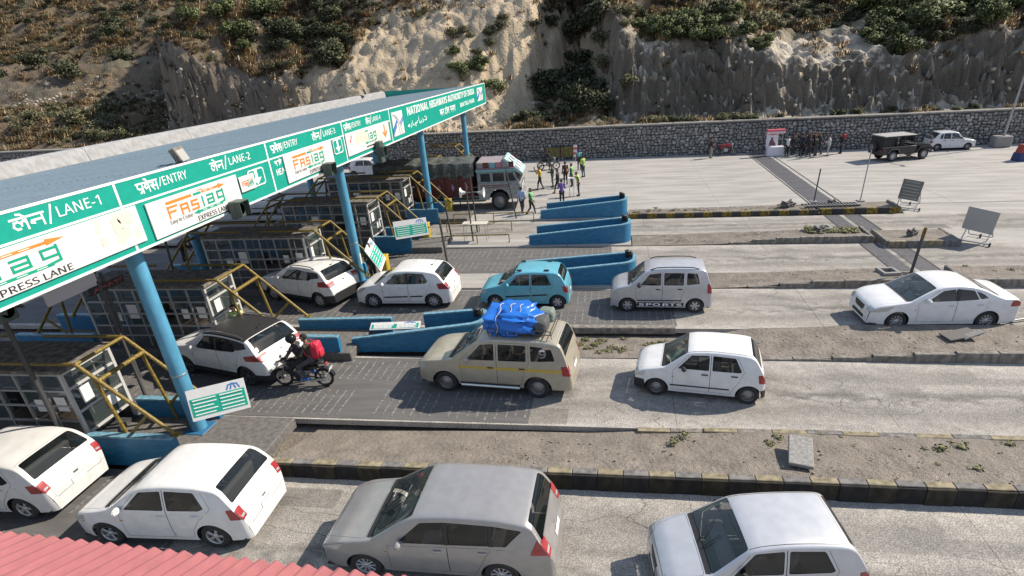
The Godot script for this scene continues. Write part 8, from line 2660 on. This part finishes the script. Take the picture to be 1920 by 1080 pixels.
# ---------------------------------------------------------------- small things
func build_small() -> void:
	var iron := mat("dark_iron")
	var gal := mat("galvanised", lin(0.33, 0.33, 0.33), 0.5, 0.4)
	var conc := ground_mat("slab_concrete", lin(0.64, 0.62, 0.58), Vector3(0.9, 0.9, 0.9), 1.6, tex("blotch", 13, 0.02, 0.66, 1.0, 5), tex("grain", 12, 0.16, 0.62, 1.0))
	# pink ribbed roof in the foreground
	var pr := thing("pink_roof", "faded pink corrugated roof in the lower left foreground", "roof", Vector3.ZERO)
	var pink := ground_mat("pink_sheet", lin(0.40, 0.13, 0.14), Vector3(1.5, 1.5, 0.5), 2.0, tex("streak", 11, 0.012, 0.7, 1.0, 5), tex("grain_soft", 32, 0.1, 0.9, 1.0), 0.0, 0.6)
	var sl := 0.42
	for i in 9:
		var mb := MB.new()
		for k in 7:
			var x0 := -7.9 + (i * 7 + k) * 0.137
			var ye := 5.22 - 0.062 * (x0 + 7.0)
			var pts := [Vector3(x0, ye, -3.0), Vector3(x0 + 0.05, ye + 0.05, -3.0), Vector3(x0 + 0.07, ye + 0.05, -3.0), Vector3(x0 + 0.137, ye - 0.0085, -3.0)]
			for q in 3:
				var d := Vector3(0, 3.6 * sl, 3.6)
				mb.quad(pts[q], pts[q + 1], pts[q + 1] + d, pts[q] + d)
				mb.quad(pts[q] - Vector3(0, 0.004, 0), pts[q + 1] - Vector3(0, 0.004, 0), pts[q + 1] + d - Vector3(0, 0.004, 0), pts[q] + d - Vector3(0, 0.004, 0))
		put("roof_sheet", mb.mesh(), pink, pr)
	# lone concrete slab on the nearest median
	var s := thing("concrete_slab", "lone pale concrete slab propped on the nearest earth median", "slab", Vector3(4.1, 0.2, -10.42), -0.26)
	slab_box(s, "slab", conc, Vector3(0, 0.24, 0), Vector3(0.5, 0.09, 0.98), 0.015, Basis(Vector3.RIGHT, 0.05))
	slab_box(s, "support", mat("dark_rubble", lin(0.13, 0.12, 0.11), 0.9), Vector3(0, 0.06, 0.12), Vector3(0.36, 0.3, 0.55), 0.04)
	# chamber frames
	for q in [[Vector3(10.05, 0.2, -27.6), "square concrete manhole frame among the green weeds"], [Vector3(10.55, 0.18, -21.75), "square concrete manhole frame left of the leaning dark post"]]:
		var o := thing("manhole", q[1], "manhole", q[0], 0.1)
		for k in 4:
			var a := k * PI / 2
			slab_box(o, "frame_side", conc, Vector3(cos(a) * 0.27, 0.1, sin(a) * 0.27), Vector3(0.66 if k % 2 else 0.13, 0.16, 0.13 if k % 2 else 0.42), 0.015)
		slab_box(o, "shaft", mat("black_plastic"), Vector3(0, 0.03, 0), Vector3(0.42, 0.04, 0.42), 0.0)
	# posts
	for q in [[Vector3(11.23, 0.2, -21.48), Vector3(0.14, 1.9, 0.0), 0.055, "thick dark leaning post with a yellow top behind the white sedan", "post"], [Vector3(11.23, 0.2, -33.0), Vector3(0.1, 1.85, 0), 0.035, "dark slanted post at the end of the drain band", "post"], [Vector3(13.7, 0.2, -33.0), Vector3(0.08, 2.75, 0), 0.03, "thin pale pole in front of the black jeep", "pole"]]:
		var o := thing("marker_post", q[3], q[4], q[0])
		var mb := MB.new()
		mb.tube(Vector3(0, -0.1, 0), q[1], q[2], 10)
		put("shaft", mb.mesh(), gal if q[2] < 0.032 else iron, o)
		if q[2] > 0.05:
			mb = MB.new()
			mb.tube(q[1] * 0.84, q[1] * 1.005, q[2] + 0.006, 10)
			put("top_band", mb.mesh(), mat("kerb_yellow"), o)
		else:
			slab_box(o, "foot", conc, Vector3(0, 0.0, 0), Vector3(0.4, 0.08, 0.3))
	# grating and rubble on the striped-kerb median
	var g := thing("steel_grating", "rusty steel grating lying on the weedy median by the slanted post", "grating", Vector3(11.7, 0.34, -31.75), 0.05)
	for i in 17:
		slab_box(g, "grate_bar", gal, Vector3(-1.35 + i * 0.17, 0, 0), Vector3(0.04, 0.06, 0.5), 0.0)
	for z in [-0.27, 0.27]:
		slab_box(g, "grate_edge", iron, Vector3(0, -0.01, z), Vector3(2.9, 0.09, 0.05), 0.0)
	var deb := [[Vector3(9.6, 0.26, -32.1), "dark broken concrete lump on the weedy median", 0.4], [Vector3(12.0, 0.2, -32.3), "dark triangular rubble beside the steel grating", 0.3], [Vector3(9.75, 0.24, -27.2), "dark flat debris at the edge of the green weeds", 0.34], [Vector3(13.4, 0.3, -26.3), "dark root stump on the short earth island", 0.25]]
	for q in deb:
		var o := thing("rubble", q[1], "rubble", q[0], 0.4)
		put("lump", lump(Vector3(0, 0.05, 0), Vector3(q[2] * 0.7, 0.14, q[2] * 0.4), 14, 0.7), mat("dark_rubble"), o)
	var br := thing("broken_cover", "broken dark drain cover tipped up on the earth median near the right edge", "cover", Vector3(10.3, 0.3, -16.3), 0.2)
	slab_box(br, "plate", mat("dark_rubble"), Vector3(0, 0.06, 0), Vector3(0.9, 0.05, 0.5), 0.01, Basis(Vector3(0, 0, 1), 0.12))
	slab_box(br, "plate", conc, Vector3(0.25, 0.12, 0.18), Vector3(0.6, 0.05, 0.22), 0.01, Basis(Vector3(0, 0, 1), 0.3))
	# wheeled sign boards
	for q in [[Vector3(15.75, 0.0, -32.0), 0.95, 1.2, lin(0.15, 0.16, 0.15), "dark grey weathered sign board on a wheeled base at the striped island", true, -2.15], [Vector3(16.0, 0.0, -26.1), 1.15, 1.15, lin(0.36, 0.37, 0.37), "plain light grey sign board on a wheeled frame by the short island", false, -2.3]]:
		var o := thing("wheeled_sign", q[4], "sign", q[0], q[6])
		var b := Basis(Vector3(0, 0, 1), -0.32) * Basis(Vector3.UP, PI / 2)
		var t := Transform3D(b * Basis(Vector3(0, 0, 1), -0.12), Vector3(0.1, 1.0, 0))
		var m := mat("sign_face_%d" % int(q[3].r * 999), q[3], 0.7)
		plate(t, Rect2(-q[1] / 2, -q[2] / 2, q[1], q[2]), 0.03, m, o, "board")
		if q[5]:
			var ls := []
			for r in 6: ls.append(V([0.1 + 0.03 * (r % 3), r * 0.15, 0.85 - 0.06 * (r % 2), r * 0.15]))
			strokes(ls, t * Transform3D(Basis.IDENTITY, Vector3(0, 0, 0.03)), Rect2(-q[1] * 0.4, -q[2] * 0.4, q[1] * 0.8, q[2] * 0.8), 0.04, mat("faded_print", lin(0.36, 0.38, 0.36), 0.7), o, "print_line")
		var mb := MB.new()
		for z in [-0.45, 0.45]:
			mb.path([Vector3(-0.75, 0.1, z), Vector3(0.45, 0.1, z)], 0.025, 6)
			mb.path([Vector3(-0.75, 0.1, z), Vector3(0.05, 0.9, z)], 0.022, 6)
			mb.path([Vector3(0.4, 0.1, z), Vector3(-0.06, 0.5, z)], 0.022, 6)
		mb.path([Vector3(0.45, 0.1, -0.6), Vector3(0.45, 0.1, 0.6)], 0.025, 6)
		mb.path([Vector3(-0.75, 0.1, -0.45), Vector3(-0.75, 0.1, 0.45)], 0.025, 6)
		put("base_frame", mb.mesh(), gal, o)
		for w in [Vector3(0.45, 0.09, 0.62), Vector3(0.45, 0.09, -0.62), Vector3(-0.75, 0.09, 0.0)]:
			mb = MB.new()
			mb.tube(w - Vector3(0, 0, 0.03), w + Vector3(0, 0, 0.03), 0.09, 12)
			put("castor", mb.mesh(), mat("tyre"), o)
	var lf := thing("sign_trolley", "grey steel sign trolley lying at the right edge behind the white sedan", "trolley", Vector3(12.6, 0.02, -17.3), 0.35)
	var lm := MB.new()
	lm.path([Vector3(-0.7, 0.06, -0.5), Vector3(0.9, 0.06, -0.45), Vector3(1.1, 0.5, 0.4), Vector3(-0.6, 0.06, 0.5), Vector3(-0.7, 0.06, -0.5)], 0.028, 6)
	lm.path([Vector3(0.0, 0.06, -0.48), Vector3(0.2, 0.06, 0.5)], 0.024, 6)
	lm.path([Vector3(0.9, 0.06, -0.45), Vector3(0.5, 0.3, 0.6), Vector3(1.1, 0.5, 0.4)], 0.024, 6)
	put("tube_frame", lm.mesh(), gal, lf)
	# promotion stand
	var k := thing("promotion_stand", "red and white promotion stand with a poster panel by the stone wall", "stand", Vector3(12.95, 0, -49.1), 0.1)
	slab_box(k, "counter", mat("stand_white", lin(0.62, 0.60, 0.64), 0.6), Vector3(0.05, 0.38, 0.12), Vector3(1.3, 0.76, 0.5), 0.04)
	slab_box(k, "poster_panel", mat("stand_white"), Vector3(-0.17, 1.25, -0.1), Vector3(0.95, 1.15, 0.05), 0.01)
	slab_box(k, "header", mat("stand_red", lin(0.55, 0.085, 0.11), 0.5), Vector3(0.02, 1.98, -0.02), Vector3(1.42, 0.16, 0.36), 0.02)
	slab_box(k, "header_band", mat("stand_pale", lin(0.66, 0.48, 0.50), 0.5), Vector3(0.02, 1.82, 0.0), Vector3(1.42, 0.17, 0.34), 0.02)
	var um := MB.new()
	um.prism(PackedVector2Array(V([-0.32, 1.62, -0.2, 1.74, 0.0, 1.78, 0.2, 1.74, 0.32, 1.62, 0.16, 1.66, 0.0, 1.6, -0.16, 1.66])), Transform3D(Basis.IDENTITY, Vector3(-0.17, 0, -0.07)), 0.0, 0.004)
	put("printed_parasol", um.mesh(), mat("stand_red"), k)
	um = MB.new()
	um.prism(PackedVector2Array(V([-0.25, 0.8, -0.2, 1.15, -0.1, 1.28, -0.12, 1.4, 0.0, 1.46, 0.08, 1.36, 0.04, 1.26, 0.16, 1.1, 0.3, 0.92, 0.3, 0.8])), Transform3D(Basis.IDENTITY, Vector3(-0.17, 0, -0.07)), 0.0, 0.004)
	put("printed_figure", um.mesh(), mat("print_dark_red", lin(0.14, 0.05, 0.06), 0.6), k)
	slab_box(k, "stand_leg", gal, Vector3(0.66, 1.3, -0.1), Vector3(0.04, 1.1, 0.04), 0.0)
	# street lamp with concrete base at the right
	var lp := thing("light_pole", "tall leaning grey lamp pole in a concrete base at the wall's right end", "lamp pole", Vector3(30.1, 0, -49.5))
	slab_box(lp, "base_block", conc, Vector3(0, 0.42, 0), Vector3(1.2, 0.84, 0.8), 0.06)
	var pm := MB.new()
	pm.tube(Vector3(0.1, 0.8, 0), Vector3(0.55, 10.0, 0), 0.09, 12, 0.05)
	put("pole", pm.mesh(), gal, lp)
	pm = MB.new()
	pm.path([Vector3(0.55, 10.0, 0), Vector3(0.9, 10.4, 0.6), Vector3(1.2, 10.5, 1.2)], 0.035, 7)
	pm.box(Vector3(1.3, 10.5, 1.45), Vector3(0.25, 0.1, 0.6), Basis.IDENTITY, 0.03)
	put("lamp_arm", pm.mesh(), gal, lp)
	for q in [[Vector3(8.7, 9.2, -64.0), 4.0, "thin white pole on the slope above the middle cliff"], [Vector3(-37.6, 8.6, -58.0), 1.5, "short white post on the slope above the shaded scarp"]]:
		var o := thing("white_pole", q[2], "pole", q[0])
		var mb := MB.new()
		mb.tube(Vector3(0, -1, 0), Vector3(0.03, q[1], 0), 0.05, 8)
		put("shaft", mb.mesh(), mat("sign_white"), o)
	# red and blue road barrier
	var rbk := thing("road_barrier", "tapered road barrier painted red above blue at the right edge", "barrier", Vector3(29.3, 0, -44.0), 0.15)
	prism_part(rbk, "lower_half", mat("barrier_dark_blue", lin(0.02, 0.035, 0.13), 0.6), [-1.5, 0.0, 1.5, 0.0, 1.42, 0.55, -1.4, 0.55], -0.35, 0.35)
	prism_part(rbk, "upper_half", mat("barrier_red", lin(0.28, 0.05, 0.035), 0.6), [-1.4, 0.55, 1.42, 0.55, 1.3, 1.1, -1.25, 1.1], -0.26, 0.26)
	# rails, folding table, horn loudspeakers
	var yel := mat("pipe_yellow")
	for q in [[Vector3(-6.9, 0, -26.75), 3.3, 0.5, "low pipe rail in front of the folding table"], [Vector3(-7.3, 0, -29.0), 3.6, 0.55, "low yellow pipe rail behind the folding table"], [Vector3(-6.8, 0, -30.6), 4.6, 0.6, "long yellow pipe rail beside the truck lane"]]:
		var o := thing("pipe_railing", q[3], "rail", q[0], 0.03)
		var l: float = q[1] / 2
		for x in [-l, 0.0, l]:
			pipe(o, Vector3(x, 0, 0), Vector3(x, q[2], 0), 0.025, yel)
		pipe(o, Vector3(-l, q[2], 0), Vector3(l, q[2], 0), 0.028, yel)
	var tb := thing("folding_table", "light folding table with thin metal legs in the empty lane", "table", Vector3(-7.05, 0, -27.25))
	slab_box(tb, "tabletop", mat("table_beige", lin(0.5, 0.46, 0.4), 0.6), Vector3(0, 1.0, 0), Vector3(1.3, 0.03, 0.6), 0.01)
	for x in [-0.6, 0.6]:
		for z in [-0.26, 0.26]:
			var mb := MB.new()
			mb.tube(Vector3(x, 0, z), Vector3(x * 0.9, 1.0, z), 0.014, 6)
			put("leg", mb.mesh(), gal, tb)
	var hs := thing("horn_loudspeakers", "pair of white horn loudspeakers back to back on a black post", "loudspeaker", Vector3(-7.42, 0, -29.0))
	var mb2 := MB.new()
	mb2.tube(Vector3.ZERO, Vector3(-0.1, 3.1, 0), 0.04, 9)
	put("post", mb2.mesh(), iron, hs)
	mb2 = MB.new()
	mb2.tube(Vector3(-0.5, 2.17, 0), Vector3(0.42, 2.2, 0), 0.02, 6)
	put("cross_bar", mb2.mesh(), gal, hs)
	for sg in [-1.0, 1.0]:
		mb2 = MB.new()
		mb2.lathe([Vector2(0.04, 0.0), Vector2(0.06, 0.1), Vector2(0.1, 0.22), Vector2(0.2, 0.34), Vector2(0.27, 0.36), Vector2(0.19, 0.335), Vector2(0.06, 0.2), Vector2(0.0, 0.18)], Transform3D(Basis(Vector3.UP, sg * PI / 2), Vector3(0.28 * sg - 0.05, 2.18, 0.04)), 20)
		put("horn", mb2.mesh(), mat("horn_white", lin(0.6, 0.59, 0.56), 0.5), hs)
	var us := thing("upright_stand", "thin white upright stand beside the person in the yellow green vest", "stand", Vector3(-2.75, 0, -36.7))
	for x in [-0.14, 0.14]:
		slab_box(us, "upright", mat("sign_white"), Vector3(x, 0.6, 0), Vector3(0.07, 1.2, 0.05), 0.01)
	slab_box(us, "shelf", mat("sign_white"), Vector3(0, 1.2, 0), Vector3(0.5, 0.05, 0.3), 0.01)
	# striped barricades by the wall
	for q in [[-5.9, "left"], [-4.6, "right"]]:
		var o := thing("striped_barricade", "yellow and dark barricade against the stone wall, %s of the motorbike rider" % q[1], "barricade", Vector3(q[0] + 0.6, 0, -50.2))
		for i in 6:
			slab_box(o, "stripe", mat("kerb_yellow") if i % 2 == 0 else mat("truck_olive", lin(0.08, 0.085, 0.04), 0.6), Vector3(-0.5 + i * 0.2, 0.72, 0), Vector3(0.195, 0.85, 0.05), 0.01)
		for x in [-0.5, 0.5]:
			slab_box(o, "foot", gal, Vector3(x, 0.15, 0), Vector3(0.06, 0.3, 0.5), 0.01)
	var rw := thing("striped_sign", "narrow red and white striped sign leaning near the stone wall", "sign", Vector3(-3.3, 0, -49.4), -0.2)
	for i in 5:
		slab_box(rw, "stripe", mat("stand_red") if i % 2 else mat("stand_white"), Vector3(0, 0.5 + i * 0.2, 0), Vector3(0.3, 0.195, 0.04), 0.005)
	slab_box(rw, "post", gal, Vector3(0, 0.25, 0), Vector3(0.05, 0.5, 0.03), 0.0)
	# shaded sign boards under the canopy at left
	var led := thing("message_sign", "dark message sign with red characters above a white panel in the shade at left", "sign", Vector3(-14.9, 3.4, -13.2), 0.0)
	slab_box(led, "white_panel", mat("stand_white"), Vector3(0, 0.25, 0.6), Vector3(0.06, 0.7, 1.6), 0.01)
	slab_box(led, "display", mat("black_plastic"), Vector3(0.05, -0.2, -0.4), Vector3(0.08, 0.22, 1.2), 0.01)
	strokes([V([0, 0.1, 0.4, 0.9]), V([.2, .5, .6, .5]), V([.8, 0.1, .8, .9]), V([1.1, .6, 1.5, .6]), V([1.7, .2, 1.9, .8, 2.2, .3]), V([2.5, .7, 2.9, .7]), V([2.7, .1, 2.7, .5]), V([3.1, .4, 3.3, .9])], Transform3D(FACE_X, Vector3(0.092, -0.2, -0.4)), Rect2(-0.5, -0.07, 1.0, 0.14), 0.025, mat("stand_red"), led)
